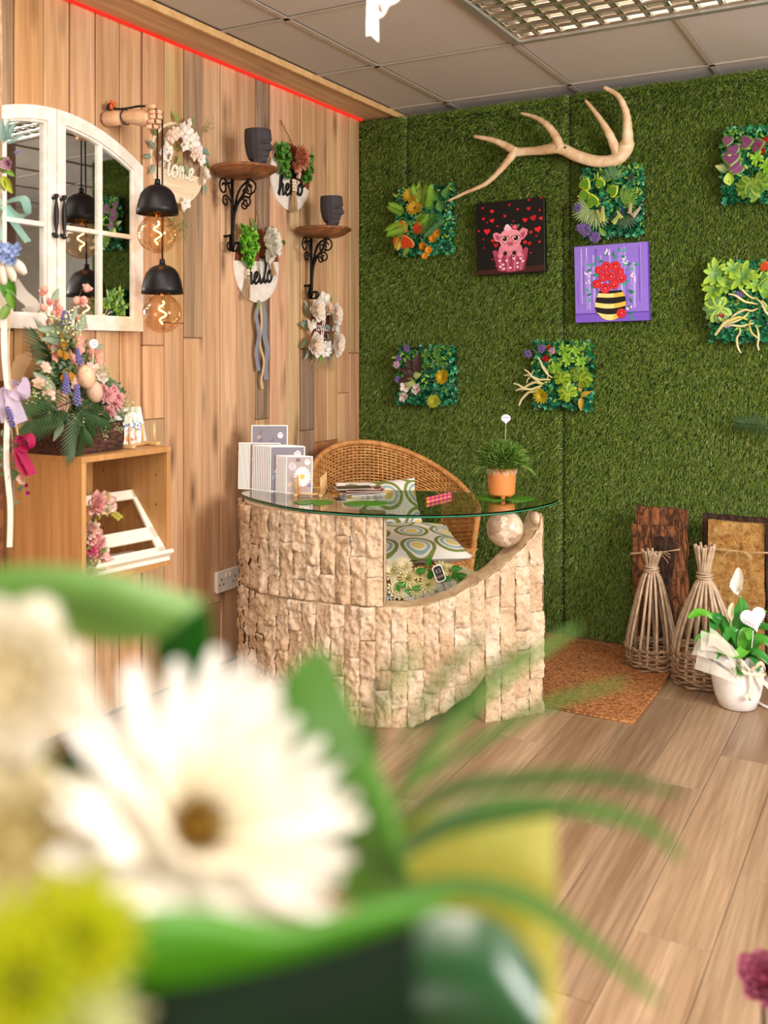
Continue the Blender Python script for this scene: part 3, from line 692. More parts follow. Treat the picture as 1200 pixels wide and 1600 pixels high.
# --- greeting cards standing in racks
def card_front(b, w_, h, kind, z, rc):
    """printed face of a greeting card, drawn from the lower left corner"""
    bg = {0: '#a08f8a', 1: '#8c8894', 2: '#a8917f', 3: '#b9aaa6'}[kind]
    b.poly([(0, 0), (w_, 0), (w_, h), (0, h)], z, '#f7f4f1'); mg = .004
    b.poly([(mg, mg), (w_-mg, mg), (w_-mg, h-mg), (mg, h-mg)], z+.0002, bg)
    for k in range(14):
        x, y = rc.uniform(.012, w_-.012), rc.uniform(.012, h-.015); b.ell(x, y, rc.uniform(.004, .012), rc.uniform(.004, .014), z+.0003+k*.00002, rc.choice(['#8e86b0', '#c99a86', '#b5a49c', '#7e7688', '#b68d78', '#d9c1b2', '#9fa3c4']), n=8, rot=rc.random()*3)
    if kind == 3:
        cx, cy = w_*.62, h*.45
        for k in range(20):
            a = 2*PI*k/20+.05; c, s = math.cos(a), math.sin(a); b.poly([(cx+.008*c-.002*s, cy+.008*s+.002*c), (cx+.030*c-.0045*s, cy+.036*s+.0045*c), (cx+.035*c, cy+.042*s), (cx+.030*c+.0045*s, cy+.036*s-.0045*c), (cx+.008*c+.002*s, cy+.008*s-.002*c)], z+.0008+.00003*(k % 3), '#f7f3f2')
        b.ell(cx, cy, .0095, .0105, z+.0012, '#d8c55e')
        cx, cy = w_*.24, h*.72
        for k in range(10): a = 2*PI*k/10; b.ell(cx+.010*math.cos(a), cy+.011*math.sin(a), .0055, .0055, z+.0008, '#e9e4ec', n=8)
        b.ell(cx, cy, .006, .006, z+.001, '#c9bfd0')
    else:
        b.ell(w_*.45, h*.4, .018, .022, z+.0007, '#d6ccd8'); b.ell(w_*.3, h*.22, .014, .014, z+.0008, '#f1ece6')
    b.ell(w_*.8, h*.84, .0115, .0125, z+.0011, '#f8f5f5')   # white round badge
    for k in range(3): b.poly([(w_*.8-.007+k*.0045, h*.85), (w_*.8-.004+k*.0045, h*.85), (w_*.8-.004+k*.0045, h*.85+.003), (w_*.8-.007+k*.0045, h*.85+.003)], z+.0013, '#6b6478')
    b.ell(w_*.8+.006, h*.87, .0016, .0016, z+.0014, '#c33a3a', n=6)
rc = random.Random(21)
def card(px, py, w_, h, yaw, lean, kind, label, group, dz=0):
    m = T(on_glass(px, py)+Vector((0, 0, dz))) @ RZ(TH+yaw) @ RX(PI/2-lean); b = MB(); b.box((w_/2, h/2, -.001), (w_, h, .0016), rc.choice(['#b39a86', '#7d6555', '#d8d0cc', '#988a88', '#c6b8ae', '#5f4c42'])); card_front(b, w_, h, kind, .0002, rc)
    o = b.build('greeting_card', 'print', None, False, m); tag(o, label, 'card', group)
rackm = T(on_glass(462, 776)) @ RZ(TH-.05)
def dowel_rack(m, label, n_side, w_, hh, dep, cat='rack'):
    t = thing('card_rack', label, cat, m)
    for s in (0, 1): b = MB(); b.box((s*w_, dep/2, .006), (.014, dep+.02, .012), ch=.002); b.build('foot', 'pine', t, False)
    b = MB(); b.tube([(0, .01, .008), (w_, .01, .008)], .004, 8); b.build('rail', 'pine', t)
    b = MB(); b.tube([(0, dep-.01, .008), (w_, dep-.01, .008)], .004, 8); b.build('rail', 'pine', t)
    for s in (0, 1):
        for k in range(n_side): b = MB(); y = dep*k/max(n_side-1, 1)*.85+.006; b.tube([(s*w_, y, .008), (s*w_, y, hh)], .0042, 8); b.build('dowel', 'pine', t)
    return t
dowel_rack(rackm, 'light pine dowel rack holding greeting cards at the left of the glass desk', 4, .098, .075, .20)
ORD = ['first', 'second', 'third', 'fourth', 'fifth', 'sixth', 'seventh', 'eighth', 'ninth', 'tenth', 'eleventh']
for k in range(8): card(446-k*2.2, 771-k*.32, .108, .148, -.06, .10, 3 if k == 0 else rc.randrange(3), 'small square daisy card at the front of the card rack' if k == 0 else '%s small card back from the daisy card in the rack' % ORD[k-1], None if k == 0 else 'small greeting cards behind the daisy card')
for k in range(11): card(421-k*2.7, 768.2-k*.30, .142, .182+.002*(k % 2), -.03, .10, 1 if k == 0 else rc.randrange(3), 'tall blue and violet card facing out behind the small cards' if k == 0 else '%s tall card back from the blue and violet one' % ORD[k-1], None if k == 0 else 'tall greeting cards in the middle of the rack')
for k in range(8): card(388-k*2.3, 764.7-k*.12, .13, .19, -.03, .10, rc.randrange(3), '%s tall card from the right in the left-end batch' % ORD[k], 'tall greeting cards at the left end of the rack')
card(392, 764.0, .15, .262, -.03, .06, 1, 'tallest pale card with a white badge rising behind the other cards', None)
# --- loose pile of cards
for k in range(7):
    m = T(on_glass(560+rc.uniform(-14, 12), 771+rc.uniform(-2, 2))+Vector((0, 0, .001+k*.0034))) @ RZ(TH+rc.uniform(-.5, .5)) @ T(-.075, -.05, 0); b = MB(); b.box((.075, .05, .001), (.15, .10, .002), rc.choice(['#e6dcd6', '#cbbcb4']))
    b.poly([(.005, .005), (.145, .005), (.145, .095), (.005, .095)], .0023, rc.choice(['#7a3a28', '#8b4a34', '#50443c', '#6f6a7a']))
    for q in range(8): b.ell(rc.uniform(.02, .13), rc.uniform(.02, .08), .016, .010, .0024+q*.00004, rc.choice(['#b56a48', '#3e5a30', '#c9a08a', '#8f3c30', '#31302c']), n=8)
    if k == 6: b.poly([(.03, .03), (.12, .03), (.12, .085), (.03, .085)], .003, '#44552e')
    tag(b.build('loose_card', 'print', None, False, m), 'top card of the loose pile on the glass, dark green print' if k == 6 else '%s card down in the loose pile on the glass' % ORD[6-k], 'card', None if k == 6 else 'loose cards piled on the glass')
# --- pens
for k, (c1, c2, lb) in enumerate((('#d9439a', '#f28a4a', 'pink and orange pen nearest the front edge'), ('#c9408e', '#e8764a', 'pink and orange pen lying behind the other pen'))):
    p0 = on_glass(667, 787-k*5)+Vector((0, 0, .006)); p1 = on_glass(705, 778-k*5)+Vector((0, 0, .006)); b = MB(); N = 12
    for q in range(N): a, c = p0.lerp(p1, q/N)-p0, p0.lerp(p1, (q+1)/N)-p0; b.tube([a, c], .0058, 8, c1 if q % 2 else c2)
    tag(b.build('pen', 'print', None, True, T(p0)), 'patterned '+lb+' on the glass desk', 'pen')

# ================================================================ WICKER CHAIR
CH = FR @ T(.055, 4.35, 0) @ RZ(math.radians(29)); 
chair = thing('wicker_armchair', 'golden wicker tub armchair behind the stone desk', 'chair', CH)
# local: angle 0 = straight back (+y), positive towards +x
def rim(a): return .60+.275*(.5*(1+math.cos(min(abs(a)/math.radians(125), 1)*PI)))**.85
def shell(a, z):
    r = .30+.075*min(max((z-.1)/.6, 0), 1)+.02*(z > .45)*(z-.45); return Vector((r*math.sin(a), r*math.cos(a), z))
AM = math.radians(124); NS = 76
def hole(a, z):
    for c in (math.radians(52), math.radians(-52)):
        if ((a-c)/math.radians(16))**2+(max(z-.56, 0)/.085)**2 < 1 and z > .44: return True
    return False
b = MB(); bst = MB()
rows = 58
for k in range(rows):
    v = (k+.5)/rows; P = []; runs = []
    for i in range(NS*2+1):
        a = -AM+2*AM*i/(NS*2); z = .05+(rim(a)-.05-.012)*v if True else 0
        zz = z
        if hole(a, zz):
            if len(P) > 2: runs.append(P)
            P = []; continue
        p = shell(a, zz); ph = (i//2+k) % 2; out = .0045*(1 if ph else -1)*(1 if i % 2 else 0); nrm = Vector((p.x, p.y, 0)).normalized(); P.append(p+nrm*out)
    if len(P) > 2: runs.append(P)
    for P in runs: b.tube(P, .0052, 4, cap=False)
b.build('woven_shell', 'wicker', chair)['kind'] = 'stuff'
for i in range(NS+1):
    a = -AM+2*AM*i/NS; zt_ = rim(a)-.005; P = []; runs = []
    for j in range(11):
        z = .05+(zt_-.05)*j/10
        if hole(a, z):
            if len(P) > 1: runs.append(P)
            P = []
        else: P.append(shell(a, z))
    if len(P) > 1: runs.append(P)
    for P in runs: bst.tube(P, .0035, 4, cap=False)
bst.build('woven_stake', 'wicker', chair)['kind'] = 'stuff'
def braid(P, r, name, tw=26):
    b = MB(); N = len(P)
    for q in range(3):
        out = []
        for i, p in enumerate(P):
            t = (P[min(i+1, N-1)]-P[max(i-1, 0)]).normalized(); n1 = t.orthogonal() if i == 0 else (n1-t*n1.dot(t)); n1.normalize(); n2 = t.cross(n1); ang = q*2*PI/3+i*2*PI*tw/N; out.append(p+(n1*math.cos(ang)+n2*math.sin(ang))*r*.62)
        b.tube(out, r*.62, 5)
    return b.build(name, 'wicker', chair)
braid([shell(-AM+2*AM*i/260, rim(-AM+2*AM*i/260)) for i in range(261)], .0125, 'rim_braid', 46)
for s in (-1, 1):
    braid([shell(s*AM, .02+(rim(AM)-.02)*i/90) for i in range(91)], .0125, 'front_braid', 15)
    c = math.radians(52)*s; P = [shell(c+math.radians(16)*math.cos(PI-PI*j/24), .56+.085*math.sin(PI*j/24)) for j in range(25)]
    P = [shell(c-math.radians(16), .445+.115*j/6) for j in range(6)]+P+[shell(c+math.radians(16), .56-.115*j/6) for j in range(1, 7)]
    b = MB(); b.tube(P, .007, 6); b.build('arm_opening_rim', 'wicker', chair)
# seat and front apron (woven)
b = MB()
for k in range(60):
    y = .33-.52*k/59; xw = math.sqrt(max(.33**2-y*y, .03)) if y > -.1 else .33-(-.1-y)*.25
    P = [Vector((-xw+2*xw*i/60, y, .43+.0035*(1 if (i+k) % 2 else -1))) for i in range(61)]; b.tube(P, .0048, 4, cap=False)
b.build('woven_seat', 'wicker', chair)['kind'] = 'stuff'
A0 = shell(AM, .4); A1 = shell(-AM, .4)
def front(u, z): p = A0.lerp(A1, u); return Vector((p.x, p.y-.045*math.sin(PI*u), z))
b = MB()
for k in range(34):
    z = .06+.36*(k+.5)/34; P = [front(i/80, z)+Vector((0, -.0045*(1 if (i//2+k) % 2 else -1)*(i % 2), 0)) for i in range(81)]; b.tube(P, .0052, 4, cap=False)
b.build('woven_apron', 'wicker', chair)['kind'] = 'stuff'
b = MB()
for i in range(41): b.tube([front(i/40, .05), front(i/40, .43)], .0035, 4, cap=False)
b.build('apron_stake', 'wicker', chair)['kind'] = 'stuff'
b = MB(); b.tube([front(i/20, .43) for i in range(21)], .011, 8); b.build('seat_edge', 'wicker', chair)
b = MB(); b.tube([shell(-AM+2*AM*i/60, .045) for i in range(61)]+[front(i/10, .045) for i in range(11)], .013, 8, closed=True); b.build('base_ring', 'wicker', chair)
for s in (-1, 1):
    for yy_ in (-.16, .2): b = MB(); b.tube([(s*.2, yy_, 0), (s*.2, yy_, .06)], .016, 8); b.build('leg', 'wicker', chair)
# --- cushion
def pillow(b, w_, h, th, n=18, seed=0, crease=.01):
    for sg in (1, -1):
        def fn(u, v):
            x, y = 2*u-1, 2*v-1; e = (1-abs(x)**3.2)*(1-abs(y)**3.2); k = 1-.07*(1-abs(x))*0; t = th/2*max(e, 0)**.55
            px_, py_ = x*w_/2*(1-.06*(1-y*y)*x*x), y*h/2*(1-.06*(1-x*x)*y*y); q = Vector((px_*9+seed, py_*9, sg))
            return (px_, py_, sg*(t+crease*e*mnoise.noise(q)))
        b.grid(fn, n, n)
cm = FR @ T(.09, 4.21, .482) @ RZ(math.radians(12)) @ RX(math.radians(8)); b = MB(); pillow(b, .50, .44, .10, seed=1)
tag(b.build('cushion', 'cushion', None, True, cm), 'white cushion printed with green, yellow and blue arches lying on the wicker seat', 'cushion')
cm = FR @ T(-.02, 4.47, .615) @ RZ(math.radians(24)) @ RX(math.radians(66)); b = MB(); pillow(b, .40, .22, .07, seed=4)
tag(b.build('cushion', 'cushion', None, True, cm), 'matching arch-print cushion leaning against the back of the wicker chair', 'cushion')

# ================================================================ FLOWERS AND LEAVES (meshes shared by all arrangements; +Z is the face)
LIB = {}
def lib(key, fn, material):
    if key not in LIB: b = MB(); fn(b); LIB[key] = b.mesh(key.split('|')[0], material)
    return LIB[key]
def rose(c_in, c_out, n=26):
    def f(b):
        r = random.Random(n); b.sphere((0, 0, .22), .16, 8, 6, c_in, sc=(1, 1, 1.3))
        for k in range(n):
            t = k/n; a = k*2.4; til = 1.5-1.22*t**.8; m = RZ(a) @ T(0, .05+.16*t, .08-.02*t) @ RX(til); cc = tuple(x+(y-x)*t for x, y in zip(lin(c_in), lin(c_out)))
            b.petal(m, .42+.38*t, .36+.36*t, cc, .28, -.28+.45*t, 2, 4, .42, wav=.02, mid=.6)
    return f
def daisy(c, c_eye, n=18, L=.9, W=.22, rows=2, up=.2):
    def f(b):
        r = random.Random(n)
        for q in range(rows):
            for k in range(n):
                a = 2*PI*(k+.5*q)/n+r.uniform(-.05, .05); b.petal(RZ(a) @ T(0, .08, .02+.03*q) @ RX(up+.22*q+r.uniform(-.08, .08)), L*(1-.22*q), W, c, .15, .12, 1, 4, .5, mid=.62)
        b.sphere((0, 0, .06), .17, 10, 6, c_eye, sc=(1, 1, .5))
    return f
def mum(c, n=60):
    def f(b):
        r = random.Random(n)
        for k in range(n):
            t = k/n; a = k*2.4; b.petal(RZ(a) @ T(0, .03+.06*t, .1-.05*t) @ RX(1.45-1.35*t), .45+.5*t, .16+.05*t, tuple(x*r.uniform(.9, 1) for x in lin(c)), .3, -.2, 1, 3, .5, mid=.6)
    return f
def peony(c1, c2, n=34): 
    def f(b):
        r = random.Random(n)
        for k in range(n):
            t = k/n; a = k*2.4; cc = tuple(x+(y-x)*t for x, y in zip(lin(c1), lin(c2))); b.petal(RZ(a) @ T(0, .04+.2*t, .12-.1*t) @ RX(1.5-1.1*t) @ RY(r.uniform(-.3, .3)), .45+.25*t, .42, cc, .35, -.1+.3*t, 2, 3, .4, wav=.05, mid=.62)
    return f
def blossom(c, c_eye='#d9c26a', n=5, W=.75):
    def f(b):
        for k in range(n): b.petal(RZ(2*PI*k/n) @ T(0, .04, 0) @ RX(.35), .85, W, c, .15, -.05, 2, 3, .4, mid=.6)
        b.sphere((0, 0, .08), .12, 8, 5, c_eye)
    return f
def leaf1(c, W=.45, mid=.4, curl=-.2, c2=None):
    def f(b): b.petal(I4(), 1, W, c, .18, curl, 2, 6, .75, c2, mid=mid)
    return f
def cluster(c, n=14, L=.42, W=.3, spread=1.0, pal=None, seed=1):
    """leafy twig head facing +Z"""
    def f(b):
        r = random.Random(seed)
        for k in range(n):
            a = k*2.4; t = (k+.5)/n; e = 1.35-1.25*t*spread; p = Vector((math.cos(a)*.22*t, math.sin(a)*.22*t, .12-.1*t)); d = Vector((math.cos(a)*math.cos(e), math.sin(a)*math.cos(e), math.sin(e)))
            cc = r.choice(pal) if pal else c; b.petal(along(p, d, (0, 0, 1)), L*r.uniform(.8, 1.15), W, cc, .15, -.25, 1, 4, .7, mid=.5)
    return f
def frond(c, n=13, L=.62, W=.085, ang=.9, fan=False):
    W = W if fan else W*.40
    """palm frond from the origin along +Y"""
    def f(b):
        if fan:
            for k in range(n): a = -1.25+2.5*k/(n-1); b.petal(RZ(a) @ RX(.05*math.cos(k*2)), 1-.12*abs(a), W*1.2, tuple(x*(1 if k % 2 else .8) for x in lin(c)), .3, -.15, 1, 4, .6, mid=.6)
            return
        b.tube([(0, 0, 0), (0, .5, .03), (0, 1, -.06)], [.014, .010, .004], 4, c)
        for k in range(n):
            t = .12+.86*k/(n-1); 
            for s in (-1, 1): b.petal(T(0, t, .03*math.sin(t*3)) @ RZ(s*-(ang-.45*t)) @ RY(s*.25), L*(.55+.75*math.sin(PI*(.15+.75*t)))*(.9), W, tuple(x*(1.0 if s > 0 else .85) for x in lin(c)), .2, -.22, 1, 4, .7, mid=.45)
        b.petal(T(0, .97, -.05), L*.5, W, c, .2, -.2, 1, 4, .7)
    return f
def sprig(stem, tips, n=16, seed=1, sz=.05, h=1):
    def f(b):
        r = random.Random(seed)
        b.tube([(0, 0, 0), (.03, .5*h, 0), (0, h, .02)], [.012, .009, .005], 4, stem)
        for k in range(n):
            t = r.uniform(.3, 1)*h; a = r.uniform(0, 6.28); L = r.uniform(.1, .32); p = Vector((.02, t, 0)); q = p+Vector((math.cos(a)*L, L*.8, math.sin(a)*L)); b.tube([p, q], .005, 3, stem, cap=False); b.sphere(q, sz*r.uniform(.7, 1.2), 6, 4, r.choice(tips))
    return f
def spike(c, stem='#5d7a3a', n=46, seed=2):
    def f(b):
        r = random.Random(seed); b.tube([(0, 0, 0), (0, 1, 0)], [.015, .008], 4, stem)
        for k in range(n): t = k/n; a = k*2.4; q = (.10*(1-t*.6)); b.sphere((q*math.cos(a), .4+.6*t, q*math.sin(a)), .045*(1.1-.4*t), 5, 4, tuple(x*r.uniform(.75, 1.15) for x in lin(c)))
    return f
def berries(c, n=12, seed=3):
    def f(b):
        r = random.Random(seed)
        for k in range(n): a = k*2.4; t = (k/n)**.5; b.sphere((.4*t*math.cos(a), .4*t*math.sin(a), .15+.1*r.random()), .13, 8, 6, tuple(x*r.uniform(.75, 1.1) for x in lin(c)))
    return f
def twig_leaves(c, n=9, L=.22, W=.16, stem='#6a5a3c', c2=None):
    """stem along +Y with paired leaves"""
    def f(b):
        b.tube([(0, 0, 0), (.03, .35, .02), (-.02, .7, .03), (0, 1, 0)], [.014, .011, .008, .005], 4, stem)
        for k in range(n):
            t = .2+.8*k/(n-1); s = 1 if k % 2 else -1; b.petal(T(0, t, .02) @ RZ(-s*.95) @ RY(.4*s), L, W, c if k % 3 else (c2 or c), .15, -.2, 1, 4, .6, mid=.5)
    return f
def buds_twig(c, n=5, stem='#5f4436'):
    def f(b):
        b.tube([(0, 0, 0), (.05, .4, .02), (-.03, .75, 0), (.02, 1, 0)], [.014, .011, .009, .006], 5, stem)
        for k in range(n): t = .35+.65*k/(n-1); s = 1 if k % 2 else -1; b.sphere((s*.06, t, .03), .05, 7, 5, c, sc=(1, 1.3, 1))
    return f
def monstera(c, c2):
    def f(b):
        for s in (-1, 1):
            for k in range(6): a = .35+.40*k; b.petal(T(0, .62, 0) @ RZ(-s*a) @ RY(.15*s), .52-.02*k, .24, c if k % 2 else c2, .1, -.15, 1, 4, .45, mid=.6)
        b.petal(T(0, .5, .004), .55, .3, c, .1, -.1, 1, 4, .5); b.tube([(0, 0, -.02), (0, 1, 0)], .012, 4, c2)
    return f
def heart(c, edge, W=.95, n=1):
    def f(b):
        P = [(0, .12), (-.22, -.02), (-.46, .1), (-.52, .38), (-.38, .68), (-.15, .9), (0, 1.02), (.15, .9), (.38, .68), (.52, .38), (.46, .1), (.22, -.02)]; P = [(p[0]*W, p[1]) for p in catmull(P, 3, True)]
        k = len(P); c0 = (0, .45, .05)
        inner = [(p[0]*.8, .45+(p[1]-.45)*.8, .04) for p in P]; outer = [(p[0], p[1], -.03) for p in P]
        b.add([c0]+inner, [(0, 1+(i+1) % k, 1+i) for i in range(k)], c); b.add(inner+outer, [(i, (i+1) % k, k+(i+1) % k, k+i) for i in range(k)], edge)
    return f
def tentacle(seed, c1='#e0d98a', c2='#f0e6c0'):
    def f(b):
        r = random.Random(seed); P = [Vector((0, 0, 0))]; d = Vector((r.uniform(-.3, .3), 1, .2))
        for k in range(5): d = (d+Vector((r.uniform(-.7, .7), 0, r.uniform(-.3, .1)))).normalized(); P.append(P[-1]+d*.22)
        P = catmull(P, 4); N = len(P)
        for i in range(N-1): b.tube([P[i], P[i+1]], [.03+.022*math.sin(PI*i/N), .03+.022*math.sin(PI*(i+1)/N)], 5, tuple(a+(e-a)*i/N for a, e in zip(lin(c1), lin(c2))), cap=(i == N-2), flat=.6)
    return f
def star(c, c2, n=8, L=.5, W=.2):
    """whorl of long leaves"""
    def f(b):
        for k in range(n): b.petal(RZ(2*PI*k/n+.2*(k % 2)) @ RX(.35-.12*(k % 3)), L*(1 if k % 2 else .8), W, c2, .2, -.1, 1, 4, .6, c, mid=.55)
    return f

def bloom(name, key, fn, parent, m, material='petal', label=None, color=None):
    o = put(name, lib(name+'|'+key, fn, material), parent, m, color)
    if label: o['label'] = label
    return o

# ---- script lettering made of bent strokes
GL = {
 'h': ([[(0, .15), (.3, .8), (.62, 1.75), (.62, 2.2), (.42, 2.25), (.3, 1.7), (.22, .8), (.18, 0)], [(.2, .35), (.45, .95), (.68, .95), (.7, .4), (.74, .05), (1.0, .2)]], 1.0),
 'e': ([[(0, .25), (.35, .45), (.58, .8), (.42, 1.02), (.18, .8), (.15, .3), (.38, .0), (.8, .25)]], .8),
 'l': ([[(0, .25), (.3, .9), (.5, 1.8), (.42, 2.2), (.22, 2.1), (.16, 1.2), (.2, .2), (.38, 0), (.6, .25)]], .6),
 'o': ([[(.55, .98), (.25, .92), (.08, .5), (.22, .05), (.5, .04), (.72, .45), (.6, .95), (.5, .8), (.7, .7), (1.0, .8)]], .9),
 'm': ([[(0, .6), (.15, 1), (.2, .5), (.2, 0)], [(.2, .4), (.4, .95), (.55, .85), (.55, 0)], [(.55, .4), (.75, .95), (.9, .8), (.9, .1), (1.1, .2)]], 1.1),
 'c': ([[(.62, .8), (.42, 1), (.15, .8), (.1, .3), (.35, 0), (.75, .25)]], .72),
 'f': ([[(0, .25), (.35, .9), (.55, 1.8), (.42, 2.15), (.28, 1.7), (.25, .4), (.2, -.8), (.3, -1.0), (.42, -.5), (.3, .1), (.62, .25)]], .6),
 'H': ([[(.1, 1.9), (.35, 2.1), (.3, 1.2), (.18, 0)], [(.0, .9), (.4, 1.15), (1.1, 1.2)], [(1.15, 2.15), (1.0, 1.4), (.92, .3), (1.05, 0), (1.3, .3)]], 1.3),
 'i': ([[(0, .25), (.25, .95), (.22, .2), (.4, 0), (.55, .25)], [(.3, 1.4), (.32, 1.48)]], .5),
}
def script(b, word, xh, r, m, col=(1, 1, 1), flat=.7, slant=.18, kern=1.0):
    x = 0
    for chh in word:
        st, adv = GL[chh]
        for s in st:
            P = catmull([((p[0]+x)*xh+p[1]*xh*slant, p[1]*xh, 0) for p in s], 5) if len(s) > 2 else [Vector(((p[0]+x)*xh+p[1]*xh*slant, p[1]*xh, 0)) for p in s]
            b.tube(P, r, 6, col, m, flat=flat)
        x += adv*kern
    return x*xh

# ================================================================ ON THE TIMBER WALL
def LW_(px, py, x=0, base=None):
    """wall-local point (along, up, out) of a pixel, measured from base"""
    p = PL(px, py, x); return Vector((p.y-base.y, p.z-base.z, x))
# --- arched window mirror
mb = PL(78, 516); mb.z = 1.386; mirror_m = T(mb+Vector((.001, 0, 0))) @ WALL_L
mir = thing('arched_mirror', 'whitewashed arched window-style mirror with black handles on the timber wall', 'mirror', mirror_m)
HW, HE, HC = .41, .61, .735; FD = .032
def arch(x, k=0): return HE-k+(HC-HE)*(1-(abs(x)/HW)**2.0)-.0*k
def arch_outline(x0, x1, y0, k=0, n=10): return [(x0, y0), (x1, y0)]+[(x1+(x0-x1)*i/n, arch(x1+(x0-x1)*i/n, k)) for i in range(n+1)]
for s in (-1, 1):
    o_ = arch_outline(0.0015*s, HW*s, 0) ; i_ = arch_outline(.038*s, (HW-.042)*s, .045, .045)
    b = MB(); b.ring(o_, i_, .004, FD); part_label(b.build('door_frame', 'white_wood', mir, False), 'whitewashed door frame')
    b = MB(); o2 = arch_outline(.038*s, (HW-.042)*s, .045, .045); i2 = arch_outline(.046*s, (HW-.05)*s, .053, .053); b.ring(o2, i2, .006, FD-.008); b.build('inner_bead', 'white_wood', mir, False)
    xm = s*.205; b = MB(); b.box((xm, (.045+arch(xm, .045))/2, .019), (.016, arch(xm, .045)-.045, .016), ch=.002); b.build('glazing_bar', 'white_wood', mir, False)
    b = MB(); b.box((s*.204, .345, .019), (.328, .016, .015), ch=.002); b.build('glazing_bar', 'white_wood', mir, False)
    for (xa, xb) in ((.046, .197), (.213, HW-.05)):
        for up in (0, 1):
            if up: P = arch_outline(xa*s, xb*s, .353, .052)
            else: P = [(xa*s, .05), (xb*s, .05), (xb*s, .337), (xa*s, .337)]
            b = MB(); b.poly(P, .010); 
            if s < 0: b.f = [f[::-1] for f in b.f]
            pn = b.build('mirror_pane', 'mirror', mir, False)
            if s > 0: pn.matrix_local = T(.21, 0, .0045) @ RY(-.022) @ T(-.21, 0, -.0)
            if s < 0: pn.matrix_local = T(-.03, 0, -.0015) @ RY(-.065) @ T(.03, 0, .004)
    b = MB(); hx = s*.017; b.lathe([(0, 0), (.009, .004), (.0075, .012), (.004, .018), (.0045, .026), (.008, .05), (.009, .075), (.008, .10), (.0045, .124), (.004, .132), (.0075, .138), (.009, .146), (0, .150)], 12, m=T(hx, .30, FD+.016) @ RX(-PI/2))
    for hy in (.315, .435): b.tube([(hx, hy, FD-.002), (hx, hy, FD+.016)], [.007, .004], 8)
    part_label(b.build('handle', 'black', mir), 'black turned handle')
b = MB(); b.box((0, .3, .003), (.78, .58, .004)); b.build('back_board', 'batten', mir, False)

# --- wooden mannequin arm carrying the lamps
LP = Vector((.207, -1.748, 0))                      # lamps hang here
LT = 3.42
def lz(py): return 1.31+(550-py)/1520*LT
hz = lz(180)
arm = thing('mannequin_arm', 'jointed wooden mannequin arm reaching out of the wall, holding the lamp cords', 'sculpture', T(0, LP.y-.045, hz))
b = MB(); P = [(.012, 0, 0), (.045, .004, 0), (.078, .010, .001)]; b.tube([(.004, 0, 0)]+P, [.026, .0285, .0275, .0235], 20); b.build('forearm', 'skin_wood', arm)
b = MB(); b.tube([(0, 0, .0), (.010, 0, 0)], .014, 10); b.box((.004, -.012, .0), (.008, .03, .03)); part_label(b.build('wall_bracket', 'steel', arm, False), 'steel wall bracket')
b = MB(); P = catmull([(.074, .009, .002), (.105, .018, 0), (.135, .026, -.004), (.165, .034, -.010), (.185, .040, -.014)], 5); N = len(P); rd = [interp(i/(N-1), [(0, .020), (.25, .031), (.55, .037), (.85, .034), (1, .022)]) for i in range(N)]; b.tube(P, rd, 18, flat=.8); b.build('palm', 'skin_wood', arm)
for k in range(4):
    z = .012-.0165*k; o = (.001, .0005, -.001, -.003)[k]; base = Vector((.178+o*3, .040, z-.002)); L = (.030, .033, .031, .025)[k]
    p1 = base+Vector((.020, .016, 0)); p2 = p1+Vector((L*.8, -.012, -.002)); p3 = p2+Vector((-.004, -.024, -.002)); p4 = p3+Vector((-.026, -.006, 0))
    for a, c_ in ((base, p1), (p1, p2), (p2, p3), (p3, p4)):
        b = MB(); d = (c_-a)*.06; b.tube([a+d, a+(c_-a)*.25, a+(c_-a)*.75, c_-d], [.0062, .0085, .0082, .0062], 10); b.build('finger_segment', 'skin_wood', arm)
    for c_ in (p1, p2, p3): b = MB(); b.sphere(c_, .0058, 8, 6); b.build('finger_joint', 'stained', arm)
for a, c_ in ((Vector((.165, .030, .016)), Vector((.190, .012, .026))), (Vector((.190, .012, .026)), Vector((.222, .012, .022)))):
    b = MB(); b.tube([a, a.lerp(c_, .3), a.lerp(c_, .8), c_], [.007, .010, .009, .006], 10); b.build('thumb_segment', 'skin_wood', arm)
# cord run along the arm with its orange connectors
b = MB(); b.tube(catmull([(.02, LP.y-.045, hz+.040), (.06, LP.y-.040, hz+.031), (.10, LP.y-.028, hz+.033), (.14, LP.y-.02, hz+.036), (.185, LP.y-.005, hz+.030), (.205, LP.y+.002, hz+.012)], 6), .0042, 8)
tag(b.build('power_cord', 'cable', None), 'black power cord lying along the top of the wooden arm', 'cord')
cn = thing('wire_connector', 'bundle of black wire and orange lever connectors on top of the wooden arm', 'connector', T(.022, LP.y-.05, hz+.030))
b = MB(); 
for k in range(5): b.tube(catmull([(0, -.012+.004*k, 0), (.008, -.014+.006*k, .012), (.002*k, .002, .022), (-.002, .012-.003*k, .006)], 5), .0032, 6)
b.build('wire', 'cable', cn)
for k, (x, y, z, a) in enumerate(((.004, .006, .028, .4), (.006, .018, .024, 1.0), (.012, -.002, .010, -.3))):
    b = MB(); b.box((0, 0, 0), (.012, .008, .018), '#e8632c', ch=.0015); b.build('connector_block', 'print', cn, False, T(x, y, z) @ RX(-a))
b = MB(); b.tube([Vector((.085, 0, 0))+Vector((0, .0265*math.cos(2*PI*k/20)+.013, .0265*math.sin(2*PI*k/20)+.001)) for k in range(20)], .0022, 6, closed=True); b.build('cable_tie', 'cable', arm)
